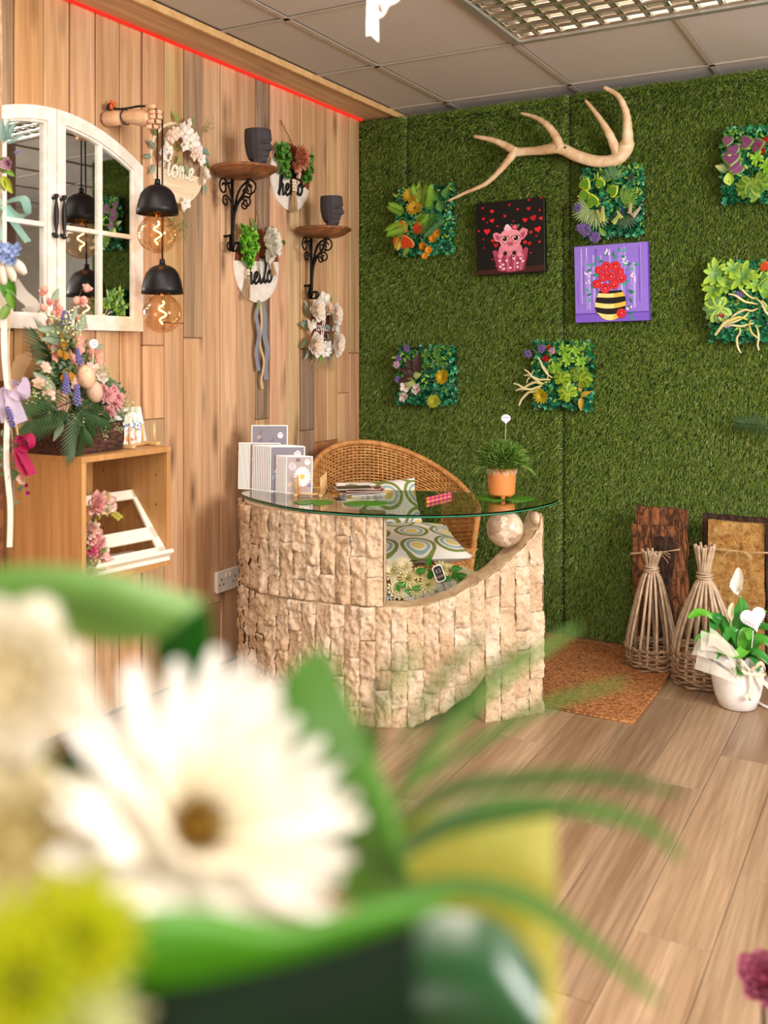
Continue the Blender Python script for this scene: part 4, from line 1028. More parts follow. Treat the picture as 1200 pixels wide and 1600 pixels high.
# --- the two pendant lamps
def pendant(yoff, ztop_px, label, ctop):
    z0 = lz(ztop_px); S = .0655
    t = thing('pendant_lamp', label, 'lamp', T(LP.x, LP.y+yoff, z0-.30))
    b = MB(); H = .105; prof = [(.012, 0), (.014, -.003), (.03, -.007), (.046, -.018), (.058, -.035), (.066, -.06), (.071, -.085), (.0735, -.105)]; inn = [(r-.002, z-.002) for r, z in prof[::-1]]; inn[0] = (.0722, -.105)
    b.lathe([(r, z+.30) for r, z in prof+inn], 40); b.build('shade', 'black', t)
    b = MB(); b.tube([(0, 0, .298), (0, 0, .318)], [.011, .009], 12); b.build('cord_grip', 'black', t)
    b = MB(); b.lathe([(0, .215), (.020, .215), (.022, .222), (.022, .262), (.018, .29), (0, .29)] if yoff < .005 else [(0, .235), (.018, .235), (.018, .262), (.018, .29), (0, .29)], 20); b.build('socket', 'black', t)
    zb = .125; R_ = .0695; prof = []
    for k in range(22):
        a = -PI/2+k*(PI-.42)/21; prof.append((R_*math.cos(a), zb+R_*math.sin(a)))
    prof[0] = (0.0001, zb-R_); prof += [(.022, zb+.080), (.018, zb+.10)]; b = MB(); b.lathe(prof, 36); part_label(b.build('bulb', 'bulb_glass', t), 'large amber globe bulb')
    b = MB(); b.lathe([(.016, .20), (.017, .222)], 20); b.build('bulb_cap', mat('brass', '#c99a55', .3, 1), t)
    P = [];
    for k in range(60): u = k/59; a = u*2*PI*1.9; rr_ = .012*(.3+.8*math.sin(PI*u)); P.append((rr_*math.cos(a), rr_*math.sin(a), .170-.082*u))
    b = MB(); b.tube(P, .0022, 6); part_label(b.build('filament', 'filament', t), 'glowing spiral filament')
    b = MB(); b.tube([(0, 0, .165), (0, 0, .20)], .0012, 5); b.tube([(.003, 0, .09), (.003, 0, .07), (0, 0, .2)][0:2], .001, 5); b.build('filament_stem', 'steel', t)
    b = MB(); zt = hz+(.008 if yoff < .005 else .012)-(z0-.30); b.tube([(0, 0, .31), (0, 0, zt)] if yoff < .005 else [(0, 0, .31), (.004, -.004, zt)], .0030, 8); b.build('cord', 'cable', t)
M['filament'] = mat('filament', '#ffc070', .4, emit=('#ffa040', 45))
pendant(-.004, 288, 'upper matt black dome pendant lamp with a clear globe bulb', 288)
pendant(.021, 412, 'lower matt black dome pendant lamp hanging beneath the other one', 412)

# --- leaves for wall wreaths
GRN = ['#3f7a2a', '#5a9a34', '#2f6424', '#7ab844', '#4a8a2e']
def eucalyptus(parent, m, s, n=26, seed=1, pal=GRN, name='leaf_spray'):
    return bloom(name, 'euc%d' % seed, cluster('#4a8a2e', n, .34, .26, 1.0, pal, seed), parent, m @ SM(s), 'leaf')
# --- home wreath
hb = PL(278, 255, .012); hm = T(hb) @ WALL_L; Rr = .158
hw = thing('home_wreath', 'round pale wooden hoop sign reading home with white blossom at its top', 'wreath', hm)
def circ(r, n=64, a0=0, a1=2*PI, cx=0, cy=0, ry=None): return [(cx+r*math.cos(a0+(a1-a0)*k/n), cy+(ry or r)*math.sin(a0+(a1-a0)*k/n)) for k in range(n)]
M['pale_wood'] = mat_wood('pale_wood', '#f0ddbf', '#dcc09a', 0, 2, .6, 0, .05)
b = MB(); b.ring(circ(Rr), circ(Rr-.012), -.009, .000); b.build('hoop', 'pale_wood', hw, False)
b = MB(); yc = -.028; P = [(Rr*math.cos(a), Rr*math.sin(a)) for a in [PI+.22+(PI-.44)*k/24 for k in range(25)]]; b.prism([(p[0]*.98, p[1]*.98) for p in P], -.007, -.001); b.build('base_board', 'pale_wood', hw, False)
b = MB(); script(b, 'Home', .048, .0062, T(-.105, -.058, .002), flat=.5); script(b, 'Home', .048, .0062, T(-.105, -.058, -.004), flat=.5); part_label(b.build('lettering', 'cream_paint', hw), 'cream cut-out lettering reading Home')
rw = random.Random(8)
for (x, y, s, c) in ((-.10, .07, .034, 0), (-.085, .035, .026, 0), (-.05, .105, .030, 1), (-.01, .13, .034, 0), (.02, .115, .038, 0), (.045, .085, .040, 0), (.075, .11, .026, 0), (.085, .06, .036, 0), (.055, .045, .03, 1), (.10, .03, .026, 0), (.135, -.02, .028, 0), (.125, -.045, .022, 0), (-.115, .01, .028, 0), (-.075, .09, .03, 1), (.005, .07, .026, 0), (.03, .16, .022, 0), (.02, -.155, .026, 0), (-.005, -.175, .022, 0)):
    bloom('white_blossom', 'w%d' % c, blossom('#fbf3ea' if c == 0 else '#f6dcc8', '#d8c48a'), hw, face_to((x, y, .018+rw.random()*.012), (rw.uniform(-.5, .5), rw.uniform(-.3, .3), 1), rw.random()*6, s*1.18))
for (x, y, a, s, c) in ((-.14, .03, 2.6, .05, '#7f9f8c'), (-.13, .08, 2.2, .05, '#6a8f55'), (-.16, .0, 3.4, .045, '#89a899'), (.13, .08, -.4, .055, '#7fa394'), (.14, .05, -.8, .05, '#6f957f'), (.15, -.06, -1.6, .045, '#7d9f84'), (.05, .15, 1.0, .05, '#6f9a4a'), (-.02, .155, 1.9, .045, '#86a845'), (-.145, -.03, 4.2, .05, '#8fb0a0'), (.15, .02, -.2, .04, '#87a83e'), (.03, .0, -1.2, .05, '#8fa66a'), (0, .03, -2, .045, '#9ab36d'), (-.15, .12, 2.8, .055, '#87a83e')):
    bloom('leaf', 'hl'+c, leaf1(c, .42), hw, T(x, y, .008) @ RZ(a-PI/2) @ RX(.25) @ SM(s), 'leaf')
for (x, y, a, s) in ((-.03, .0, -.2, .1), (.12, .12, -.7, .1), (.0, -.16, 2.7, .13), (.03, -.17, 3.0, .12), (-.16, .1, 1.1, .09)):
    bloom('fern_sprig', 'fs', sprig('#8a9a5a', ['#b7c47c', '#9aae5c', '#dcd6a0'], 22, 5, .022), hw, T(x, y, .01) @ RZ(a) @ SM(s), 'leaf')

# --- the two hello signs
def hello(px, py, r, label, flowers, tass, xh, tx, ty, tilt):
    m = T(PL(px, py, .012)) @ WALL_L; t = thing('hello_sign', label, 'sign', m); b = MB(); b.prism(circ(r, 72), -.009, 0); b.build('disc', 'white_wood', t, False)
    b = MB(); th = tilt; a0 = th; P = [(r*.998*math.cos(a), r*.998*math.sin(a)) for a in [.12+th+(PI-.24+0)*k/36 for k in range(37)]]; b.prism(P, .0002, .0014); part_label(b.build('stained_panel', 'redwood', t, False), 'red-brown stained upper half')
    b = MB(); script(b, 'hello', xh, .0052, T(tx, ty, .006) @ RZ(.14), flat=.8, kern=1.0); part_label(b.build('lettering', 'black', t), 'black script lettering reading hello')
    return t
rt = random.Random(31)
def tassel(t, m, n=4, L=.07, lean=0):
    for k in range(n): b = MB(); b.sphere((0, -.014*k, .012), .0078, 10, 7); part_label(b.build('wooden_bead', 'pale_wood', t, True, m), 'pale round bead')
    b = MB(); y0 = -.014*n
    for k in range(34):
        a = rt.uniform(-1, 1); q = rt.uniform(-1, 1); b.tube([(a*.004, y0+.004, .012+q*.004), (a*.010+lean*.4, y0-L*.4, .012+q*.007), (a*.019+lean+rt.uniform(-.004, .004), y0-L*rt.uniform(.9, 1.05), .011+q*.008)], .0012, 3, cap=False)
    b.build('tassel', 'twine', t, True, m)['kind'] = 'stuff'
h1 = hello(454, 277, .155, 'upper hello sign, brown and white disc with an orange-pink silk flower', 0, 0, .052, -.105, -.098, -.38)
b = MB(); top = LW_(432, 168, 0, PL(454, 277)); 
b.tube([(-.045, .13, .004), (top.x+.03, .245, .002), (.035, .13, .004)], .0022, 5); part_label(b.build('hanging_cord', 'twine', h1), 'twine hanging loop')
for k, (x, y, s) in enumerate(((-.11, .11, .06), (-.12, .07, .055), (-.075, .12, .05), (-.08, .04, .055), (-.06, .08, .05), (-.11, .015, .04), (.10, .09, .055), (.13, .055, .05), (.125, .105, .05), (.085, .04, .05), (.115, .015, .045), (.075, .0, .04), (-.055, .0, .04))): eucalyptus(h1, face_to((x, y, .02), (rt.uniform(-.4, .4), rt.uniform(-.3, .3), 1), k), s*1.15, 24, k % 4)
bloom('silk_flower', 'orange', peony('#c9714e', '#e2a07e', 40), h1, face_to((.005, .085, .03), (.1, .1, 1), 0, .085), label='large orange-pink silk flower'); bloom('silk_flower', 'orange2', peony('#d98a68', '#edb99a', 24), h1, face_to((-.02, .045, .035), (-.2, -.2, 1), 2, .05), label='orange-pink silk flower')
bloom('bud', 'pinkb', rose('#efc9b8', '#f6dfd2', 12), h1, face_to((.01, .01, .03), (0, -.2, 1), 1, .025))
tassel(h1, T(-.012, -.018, .012), 4, .085); tassel(h1, T(.006, -.018, .010), 4, .085)
h2 = hello(402, 415, .162, 'lower hello sign, brown and white disc with white peony and long ribbons', 0, 0, .050, -.085, -.090, .06)
for k, (x, y, s) in enumerate(((-.13, .10, .06), (-.15, .05, .06), (-.10, .12, .06), (-.10, .06, .065), (-.12, .01, .06), (-.085, .015, .06), (-.055, .055, .06), (-.14, .125, .05), (-.06, .10, .055), (-.09, -.015, .05))): eucalyptus(h2, face_to((x, y+.02, .022), (rt.uniform(-.4, .4), rt.uniform(-.3, .3), 1), k), s*1.1, 24, 5+k % 3, ['#6db52c', '#88cc3c', '#3f8f2e', '#9bd84f'])
for k, (x, y, s) in enumerate(((.085, .15, .045), (.11, .13, .045), (.135, .12, .04), (.16, .115, .035), (.11, .10, .04), (.075, .165, .035))): eucalyptus(h2, face_to((x, y, .02), (.2, .1, 1), k), s*1.1, 16, 9, ['#2f6a30', '#4a8a3c', '#3d7d36'])
bloom('silk_flower', 'whitep', peony('#f4efda', '#fbf8f0', 54), h2, face_to((.015, .10, .035), (.1, .1, 1), 0, .095), label='large white peony'); bloom('silk_flower', 'whitep', peony('#f4efda', '#fbf8f0', 54), h2, face_to((.02, .055, .035), (0, -.3, 1), 2, .055), label='white peony')
for k in range(5): bloom('feather', 'wf', frond('#f3efe6', 16, .3, .05), h2, T(-.01+.008*k, .03, .02) @ RZ(PI+.25-.1*k) @ SM(.065+.01*(k % 2)), 'petal')
bloom('leaf', 'hl#4f7a3a', leaf1('#5c8a3a', .3), h2, T(-.03, .14, .015) @ RZ(.2) @ SM(.07), 'leaf')
tassel(h2, T(-.095, -.03, .012), 2, .095, -.012); tassel(h2, T(.075, .03, .014), 1, .055, .018)
b = MB(); b.tube([(-.03, .12, .003), (.005, .24, .001), (.05, .13, .003)], .0022, 5); part_label(b.build('hanging_cord', 'twine', h2), 'twine hanging loop')
b = MB()
for k in range(30): a = rt.uniform(-.7, .7); b.tube([(0, -.15, .012), (.02*math.sin(a*2), -.175, .016), (.045*math.sin(a), -.15-.055*math.cos(a)*rt.uniform(.5, 1.2), .012)], .0014, 3, rt.choice(['#8a9a5a', '#6a7a42', '#b0a86a']), cap=False)
b.build('heather_sprig', 'leaf', h2)
M['gingham'] = None
def mat_check():
    k = NT('check_ribbon'); v = k.coords(); ch = k.n('ShaderNodeTexChecker'); ch.inputs['Scale'].default_value = 260; ch.inputs['Color1'].default_value = (*lin('#8f939e'), 1); ch.inputs['Color2'].default_value = (*lin('#5d6270'), 1); k.l(v, ch.inputs['Vector']); k.l(ch.outputs[0], k.b.inputs['Base Color']); k.b.inputs['Roughness'].default_value = .7; return k.m
M['gingham'] = mat_check()
def ribbon(parent, P, w_, material, name='ribbon', d=(1, 0, .25), n=7, label=None):
    b = MB(); b.strip(catmull(P, n), w_, d); o = b.build(name, material, parent)
    if label: o['label'] = label
    return o
ribbon(h2, [(.012, -.165, .014), (.03, -.22, .018), (.036, -.30, .012), (.046, -.37, .022), (.042, -.44, .014), (.046, -.50, .016)], .026, 'gingham', label='grey checked ribbon')
ribbon(h2, [(-.006, -.165, .014), (-.026, -.22, .014), (-.014, -.30, .02), (-.022, -.38, .012), (-.008, -.46, .015)], .020, 'gingham', label='grey checked ribbon')
ribbon(h2, [(.002, -.165, .016), (.008, -.25, .018), (.004, -.34, .012), (.022, -.42, .02), (.012, -.50, .014), (.024, -.54, .014)], .012, 'twine', label='natural twine ribbon')

# --- coffee wreath
cb = PL(498, 514, .014); cw_ = thing('coffee_wreath', 'small coffee plaque ringed by white roses and eucalyptus', 'wreath', T(cb) @ WALL_L)
b = MB(); b.prism([(-.075, -.07), (.075, -.07), (.075, .07), (-.075, .07)], -.012, -.002, '#6b2f27'); b.build('plaque', 'paint', cw_, False, T(.022, 0, 0))
b = MB(); script(b, 'coffee', .026, .0022, T(-.058, -.008, 0), '#f4e6da', .5); P = catmull([(-.03, -.045, 0), (-.015, -.056, 0), (.005, -.04, 0), (.03, -.048, 0), (.05, -.043, 0)], 5); b.tube(P, .0014, 5, '#f4e6da')
part_label(b.build('lettering', 'print', cw_, True, T(.030, 0, .004)), 'white script reading coffee')
rw = random.Random(12)
for (x, y, s) in ((-.085, .085, .066), (.085, .075, .062), (-.098, -.078, .068), (.095, -.072, .068)): bloom('white_rose', 'wr', rose('#f6dcc0', '#fbf6ee', 26), cw_, face_to((x, y, .022), (x*.8, y*.8, 1), rw.random()*6, s*1.12))
bloom('peach_blossom', 'pb', rose('#f6c79c', '#f9e3cf', 12), cw_, face_to((.02, .095, .03), (.1, .2, 1), 1, .048), label='peach blossom')
for (x, y, s) in ((0, .14, .05), (.03, .125, .045), (-.01, .10, .04), (.05, .10, .04), (-.03, -.085, .042), (.04, -.085, .04), (.10, .02, .04), (.115, -.01, .036), (-.125, .01, .042), (-.09, .02, .034), (.0, -.08, .036), (.02, -.105, .04), (-.02, -.10, .034), (.055, -.095, .034), (.12, .005, .034), (-.03, .125, .03), (.075, .10, .03)): bloom('small_white_flower', 'swf', blossom('#fbf7f0', '#e6d28c'), cw_, face_to((x, y, .02), (rw.uniform(-.3, .3), rw.uniform(-.3, .3), 1), rw.random()*6, s))
for (x, y, a, s, c) in ((-.12, .06, 2.2, .06, '#7d9c8c'), (-.13, .09, 1.9, .05, '#9fb8ac'), (-.14, .0, 2.7, .06, '#86a79a'), (-.12, .03, 3.2, .055, '#7d9c8c'), (-.14, -.05, 3.9, .065, '#6a8a66'), (-.12, -.10, 4.2, .06, '#9fb8ac'), (.08, .13, .9, .05, '#8aa75c'), (.055, .02, -.5, .05, '#7d9c8c'), (.07, -.02, -1.5, .045, '#6f8f7c'), (.05, -.06, -2, .045, '#5e8c4e'), (-.05, -.11, -1.9, .05, '#5e9a3e'), (.0, -.13, -1.5, .045, '#8abf3e'), (.07, -.12, -.9, .05, '#8fb0a0'), (.13, .03, -.3, .045, '#7d9c8c'), (-.04, .10, .8, .045, '#6a8a66')):
    bloom('leaf', 'hl'+c, leaf1(c, .42), cw_, T(x*.9, y*.95, .006) @ RZ(a-PI/2) @ RX(.3) @ SM(s), 'leaf')
b = MB()
for k in range(90): x = rw.uniform(-.07, .12); y0 = -.09; b.tube([(x*.7, y0, .004), (x, y0-.05, .008), (x*1.25+rw.uniform(-.02, .02), y0-rw.uniform(.07, .12), .006)], .0007, 3, '#d9bd94', cap=False)
b.build('raffia_fringe', 'petal', cw_)['kind'] = 'stuff'

# --- bracket shelves with the face planters
def spiral(c, r0, turns, a0, r1=.006, n=26, sg=1):
    return [(c[0]+(r0+(r1-r0)*k/n)*math.cos(a0+sg*turns*2*PI*k/n), c[1]+(r0+(r1-r0)*k/n)*math.sin(a0+sg*turns*2*PI*k/n)) for k in range(n+1)]
def bracket(px, py, label, S=1.0, bx=.13):
    pc = PL(px, py, bx); m = T(0, pc.y, pc.z) @ I4(); t = thing('bracket_shelf', label, 'shelf', T(.001, pc.y, pc.z))
    # local: x out of the wall, y along, z up; plate top at z=0
    b = MB(); r = .136*S; prof = [(0, -.040), (r*.55, -.040), (r*.74, -.032), (r*.76, -.028), (r*.82, -.024), (r*.86, -.020), (r*.90, -.014), (r*.97, -.012), (r, -.007), (r*.99, -.001), (r*.97, 0), (0, 0)]
    b.lathe(prof, 48, m=T(bx, 0, 0)); b.build('round_shelf', 'stained', t)
    b = MB(); P = catmull([(.012, 0, -.32*S), (.014, 0, -.22*S), (.03, 0, -.15*S), (.075, 0, -.09*S), (.10, 0, -.028)], 6); b.tube(P, .0062, 8); b.tube([(.008, 0, -.335*S), (.008, 0, -.03)], .0066, 8); b.build('stem', 'iron', t)
    b = MB(); b.box((.004, 0, -.30*S), (.008, .026, .07)); b.build('back_plate', 'iron', t, False)
    def scroll(ang, name='scroll'):
        # drawn in the upright plane turned by ang about the stem; u away from stem, z up
        b = MB()
        P = catmull([(.0, -.20*S), (.012*S, -.13*S), (.035*S, -.075*S), (.070*S, -.045*S)], 6)+[Vector((a, c, 0)) for a, c in spiral((.078*S, -.078*S), .034*S, 1.25, 1.7, .010*S, sg=-1)]
        Q = catmull([(.0, -.18*S), (.018*S, -.135*S), (.040*S, -.118*S)], 5)+[Vector((a, c, 0)) for a, c in spiral((.062*S, -.135*S), .025*S, 1.2, 2.4, .008*S, sg=-1)]
        for W_ in (P, Q):
            b.tube([(.014+p[0]*math.cos(ang), p[0]*math.sin(ang), p[1]) for p in W_], .0038, 6)
        b.build(name, 'iron', t)
    for a in (-1.45, 1.45, .1): scroll(a)
    b = MB()
    for s in (-1, 1): b.tube([(.012, s*c[0], c[1]) for c in [(0, -.335*S)]+[(x, y) for x, y in spiral((.020*S, -.315*S), .020*S, .72, -1.9, .014*S, sg=1)]], .0038, 6)
    b.tube([(.012+c[0], 0, c[1]) for c in [(0, -.335*S)]+[(x, y) for x, y in spiral((.020*S, -.315*S), .020*S, .72, -1.9, .014*S, sg=1)]], .0038, 6)
    b.build('lower_scroll', 'iron', t)
    for ch in list(t.children):
        if ch.name.split('.')[0] != 'round_shelf': ch.location = (.035, .030, 0)
    b = MB(); b.tube([(0, .03, -.05), (.05, .03, -.05)], .005, 8); b.build('wall_strut', 'iron', t); b = MB(); b.tube([(0, .03, -.27*S), (.05, .03, -.27*S)], .005, 8); b.build('wall_strut', 'iron', t)
    return pc
sA = bracket(382, 262, 'round wooden shelf on a scrolled iron bracket, the higher and nearer of two'); sB = bracket(505, 357, 'round wooden shelf on a scrolled iron bracket, the lower one by the corner', .96)
def face_pot(loc, yaw, label, s=1.0):
    """faceted planter in the form of a human head, open at the crown; faces +x before turning"""
    N = 14; lev = [(0, .034, .030), (.012, .036, .031), (.03, .040, .034), (.05, .050, .041), (.075, .058, .047), (.095, .060, .050), (.115, .060, .051), (.135, .060, .051), (.150, .058, .050)]
    # face offset forward by height: chin, lips, nose, eye socket, brow
    fz = [(0, 0), (.010, .002), (.022, .016), (.034, .010), (.040, .016), (.048, .012), (.056, .016), (.060, .030), (.082, .018), (.092, .008), (.104, .016), (.118, .010), (.15, .0)]
    zs = [0, .010, .022, .030, .034, .040, .048, .056, .060, .070, .082, .092, .104, .118, .135, .150]; vs = []; fs = []
    for z in zs:
        rx = interp(z, [(a, b_) for a, b_, c_ in lev]); ry = interp(z, [(a, c_) for a, b_, c_ in lev])
        for k in range(N):
            a = 2*PI*k/N; c, s_ = math.cos(a), math.sin(a); f = interp(z, fz) if k == 0 else 0
            if k in (1, N-1): f = .4*interp(z, fz)-(.010 if .085 < z < .098 else 0)-(.003 if .050 < z < .062 else 0)
            if k in (2, N-2): f = .004 if .06 < z < .085 else 0
            jaw = -.010 if (z < .03 and k in (4, 5, 6, 7, 8, 9, 10)) else 0
            vs.append(((rx+f+jaw)*c*(1 if c > 0 else .92), (ry+jaw)*s_, z))
    for j in range(len(zs)-1):
        for k in range(N): fs.append((j*N+k, j*N+(k+1) % N, (j+1)*N+(k+1) % N, (j+1)*N+k))
    fs.append(tuple(range(N))[::-1]); o = len(vs); top = len(zs)-1
    for rs_, zz in ((.9, .150), (.86, .110)):
        for k in range(N): v = vs[top*N+k]; vs.append((v[0]*rs_, v[1]*rs_, zz))
    for k in range(N): fs.append((top*N+k, top*N+(k+1) % N, o+(k+1) % N, o+k)); fs.append((o+k, o+(k+1) % N, o+N+(k+1) % N, o+N+k))
    fs.append(tuple(o+N+k for k in range(N))); b = MB(); b.add([tuple(c*s for c in v) for v in vs], fs)
    tag(b.build('face_planter', 'slate', None, False, T(loc) @ RZ(yaw)), label, 'planter')
face_pot(Vector((.185, PL(402, 240, .185).y-.0, sA.z)), math.radians(-6), 'dark faceted face-shaped planter on the higher wall shelf', 1.0)
face_pot(Vector((.180, PL(517, 335, .180).y-.0, sB.z)), math.radians(-6), 'dark faceted face-shaped planter on the lower wall shelf by the corner', .94)

# --- double socket
sm = T(PL(352, 905, .0)) @ WALL_L; so_ = thing('wall_socket', 'white double plug socket low on the timber wall', 'socket', sm)
b = MB(); b.box((0, 0, .012), (.150, .090, .010), ch=.003); b.box((0, 0, .004), (.14, .08, .008)); b.build('face_plate', 'white_plastic', so_, False)
for s in (-1, 1):
    b = MB(); b.box((s*.013, .022, .0185), (.011, .018, .005), ch=.0015); b.build('switch', 'white_plastic', so_, False)
    b = MB(); x = s*.045; b.box((x, .008, .0175), (.005, .010, .0008)); b.box((x-.012, -.012, .0175), (.008, .005, .0008)); b.box((x+.012, -.012, .0175), (.008, .005, .0008)); b.build('pin_hole', 'dark_hole', so_, False)
b = MB(); b.box((0, 0, 0), (.006, .050, .085)); b.build('hole_cut', 'dark_hole', wall_left, False, T(.008, PL(381, 895).y, PL(381, 895).z))

# ================================================================ CABINET ON THE TIMBER WALL
CX, CY0, CY1, CZ0, CZ1, th = .35, -2.245, -1.851, .598, .994, .018
cab = thing('cube_cabinet', 'open cube cabinet in oak veneer fixed to the timber wall', 'cabinet', T(.006, (CY0+CY1)/2, CZ0))
cy = (CY1-CY0); cz = CZ1-CZ0
for nm, c, d in (('side_panel', (CX/2, -cy/2+th/2, cz/2), (CX, th, cz)), ('side_panel', (CX/2, cy/2-th/2, cz/2), (CX, th, cz)), ('top_panel', (CX/2+.001, 0, cz-th/2+.0005), (CX+.002, cy+.001, th)), ('bottom_panel', (CX/2, 0, th/2), (CX, cy-2*th, th)), ('back_panel', (.006, 0, cz/2), (.008, cy-2*th, cz-2*th))):
    b = MB(); b.box(c, d, ch=.0008); b.build(nm, 'veneer', cab, False)
b = MB()
for z in (.10, .2, .30): b.tube([(.30, cy/2-th-.0005, z), (.30, cy/2-th+.001, z)], .003, 8); b.tube([(.06, cy/2-th-.0005, z), (.06, cy/2-th+.001, z)], .003, 8)
b.build('shelf_hole', 'dark_hole', cab)
# --- cream book stand inside
bm0 = T(.235, (CY0+CY1)/2+.045, CZ0+th) @ RZ(math.radians(82)); bk = thing('book_stand', 'cream wooden slatted book stand leaning inside the cube cabinet', 'stand', bm0)
# local: x along width, -y toward viewer side
b = MB(); b.box((0, -.02, .009), (.30, .16, .016), ch=.003); b.box((0, -.105, .009), (.31, .012, .018), ch=.002); b.build('base', 'white_wood', bk, False)
ang = math.radians(52); fm = T(0, -.10, .020) @ RX(ang)
for (c, d) in (((-.135, .13, 0), (.034, .25, .012)), ((.135, .13, 0), (.034, .25, .012)), ((0, .24, 0), (.30, .034, .012)), ((0, .085, 0), (.30, .046, .012)), ((0, .015, 0), (.30, .030, .012))): b = MB(); b.box(c, d, ch=.002); b.build('frame_slat', 'cream_paint', bk, False, fm)
b = MB(); b.box((0, -.004, .018), (.31, .014, .034), ch=.004); b.build('ledge', 'cream_paint', bk, False, fm)
b = MB(); b.box((0, .10, .07), (.014, .012, .17), m=None); b.build('prop', 'cream_paint', bk, False, T(0, .0, -.0) @ RX(-.35) @ T(0, -.03, 0))
# --- pink garland in the cabinet
gm = T(.31, CY0+th+.045, CZ0+th); gd = thing('flower_garland', 'garland of pink roses and peonies hung inside the left of the cube cabinet', 'garland', gm)
rg_ = random.Random(44)
b = MB(); GP = catmull([(.0, -.02, .0), (.01, .03, .05), (.005, .0, .12), (.012, .02, .19), (.02, .05, .235)], 6); b.tube(GP, .003, 5); b.build('vine', 'willow', gd)
for (y, z, s, k, c1, c2) in ((.01, .225, .040, 'p', '#e8a0a0', '#f2c3b8'), (.045, .235, .030, 'r', '#eeb4ae', '#f5d0c6'), (.07, .222, .026, 'r', '#efb9b0', '#f6d5cc'), (.058, .205, .026, 'r', '#efb9b0', '#f6d5cc'), (-.005, .15, .030, 'p', '#f0c0b0', '#f6d8ca'), (.012, .125, .026, 'r', '#e8a0a0', '#f2c3b8'), (.03, .105, .024, 'p', '#e8a5a5', '#f2c3b8'), (.0, .085, .022, 'r', '#c94a6a', '#dd7a92'), (.038, .07, .026, 'r', '#efb9b0', '#f6d5cc'), (.015, .05, .02, 'r', '#f0c8a8', '#f6e0cc'), (.05, .045, .026, 'r', '#efb9b0', '#f6d5cc'), (0, .02, .022, 'p', '#f0c0b0', '#f6d8ca')):
    fn = peony(c1, c2, 26) if k == 'p' else rose(c1, c2, 18); bloom('pink_flower', 'g'+k+c1, fn, gd, face_to((.015, y, z), (1, rg_.uniform(-.5, .5), rg_.uniform(-.2, .5)), rg_.random()*6, s*1.45))
for k in range(30):
    p = GP[rg_.randrange(len(GP))]; c = rg_.choice(['#9a9a3c', '#6f8a48', '#b5a84a', '#4f7040']); bloom('leaf', 'hl'+c, leaf1(c, .42), gd, along(p+Vector((.012, 0, 0)), (.5, rg_.uniform(-1, 1), rg_.uniform(-1, 1)), (1, 0, 0), .035), 'leaf')
bloom('leaf_twig', 'gt', twig_leaves('#b5ad4a', 7, .3, .26), gd, along((.02, .075, .20), (.1, .8, -.6), (1, 0, 0), .05), 'leaf')
bloom('bud_twig', 'bt', buds_twig('#8a3a3a', 4), gd, along((.01, .03, .24), (0, .2, 1), (1, 0, 0), .035), 'petal')

# --- bark trough arrangement on top
tm = T(.205, -2.125, CZ1+.0015) @ RZ(math.radians(91)); ar = thing('flower_arrangement', 'large pink and lilac artificial flower arrangement in a brown bark trough on the cabinet', 'flowers', tm)
# local x to the right of picture (+wall direction), local -y toward the room
b = MB(); prof = []
def tro(u, v):
    a = u*2*PI; c, s = math.cos(a), math.sin(a); k = (abs(c)**7+abs(s)**7)**(-1/7); h = v; r = .88+.12*math.sin(PI*min(h*.6+.2, 1)); q = .006*mnoise.noise(Vector((c*3, s*3, h*4))); return (k*c*.128*r*(1+q*3), k*s*.105*r, .092*h+ (.004*mnoise.noise(Vector((c*2, s*2, 8))) if v > .9 else 0))
b.grid(tro, 40, 6, wrap=True); b.add([(tro(i/40, .93)[0]*.97, tro(i/40, .93)[1]*.95, .084) for i in range(40)], [tuple(range(40))]); b.add([(tro(i/40, 0)[0], tro(i/40, 0)[1], 0) for i in range(40)], [tuple(range(40))[::-1]])
b.build('bark_trough', 'trough_bark', ar)
def APX(px, py, off=0):   # arrangement-local point of a pixel, off metres nearer than the trough centre
    p = PL(px, py, .20+off); return tm.inverted() @ p
ra = random.Random(77)
def ab(name, key, fn, px, py, s, off=.05, mt='petal', d=None, label=None):
    dd = d or (ra.uniform(-.5, .5), -1, ra.uniform(0, .7)); return bloom(name, key, fn, ar, face_to(APX(px, py, off), dd, ra.random()*6, s), mt, label)
def stick(name, key, fn, px0, py0, px1, py1, off=.05, mt='leaf', k=1.0, n=(0, -1, .2)):
    a, c = APX(px0, py0, off), APX(px1, py1, off+.01); return bloom(name, key, fn, ar, along(a, c-a, n, (c-a).length*k), mt)
# dark filler mass
b = MB()
for k in range(800):
    u, v = ra.random(), ra.random(); px = 55+130*u+8*(1-v); lo = 668; hi = 600-85*math.exp(-((px-105)/38)**2); py = lo+(hi-lo)*v; p = APX(px, py, ra.uniform(-.08, .07)); d = Vector((ra.uniform(-1, 1), -ra.random(), ra.uniform(-.6, 1)))
    b.petal(along(p, d, (0, -1, .3)), ra.uniform(.02, .04), .013, ra.choice(['#4d6b3c', '#3c5a36', '#6d8a5c', '#7d9a80', '#87a06a', '#2f4a2c']), .2, -.3, 1, 3, .7)
b.build('filler_foliage', 'leaf', ar)['kind'] = 'stuff'
for (x0, y0, x1, y1) in ((112, 690, 40, 655), (105, 660, 35, 650)): pass
stick('palm_leaf', 'pf', frond('#35552c', 13, .55, .11), 118, 625, 45, 655, .10); stick('palm_leaf', 'pf', frond('#35552c', 13, .55, .11), 125, 640, 118, 707, .125); stick('palm_leaf', 'pf', frond('#35552c', 13, .55, .11), 115, 630, 165, 655, .11); stick('palm_leaf', 'pf2', frond('#2f5a38', 12, .5, .09), 105, 600, 62, 525, .04); stick('palm_leaf', 'pf2', frond('#2f5a38', 12, .5, .09), 100, 585, 75, 540, .02)
stick('palm_leaf', 'pf', frond('#35552c', 13, .55, .11), 112, 640, 150, 690, .12, k=.8)
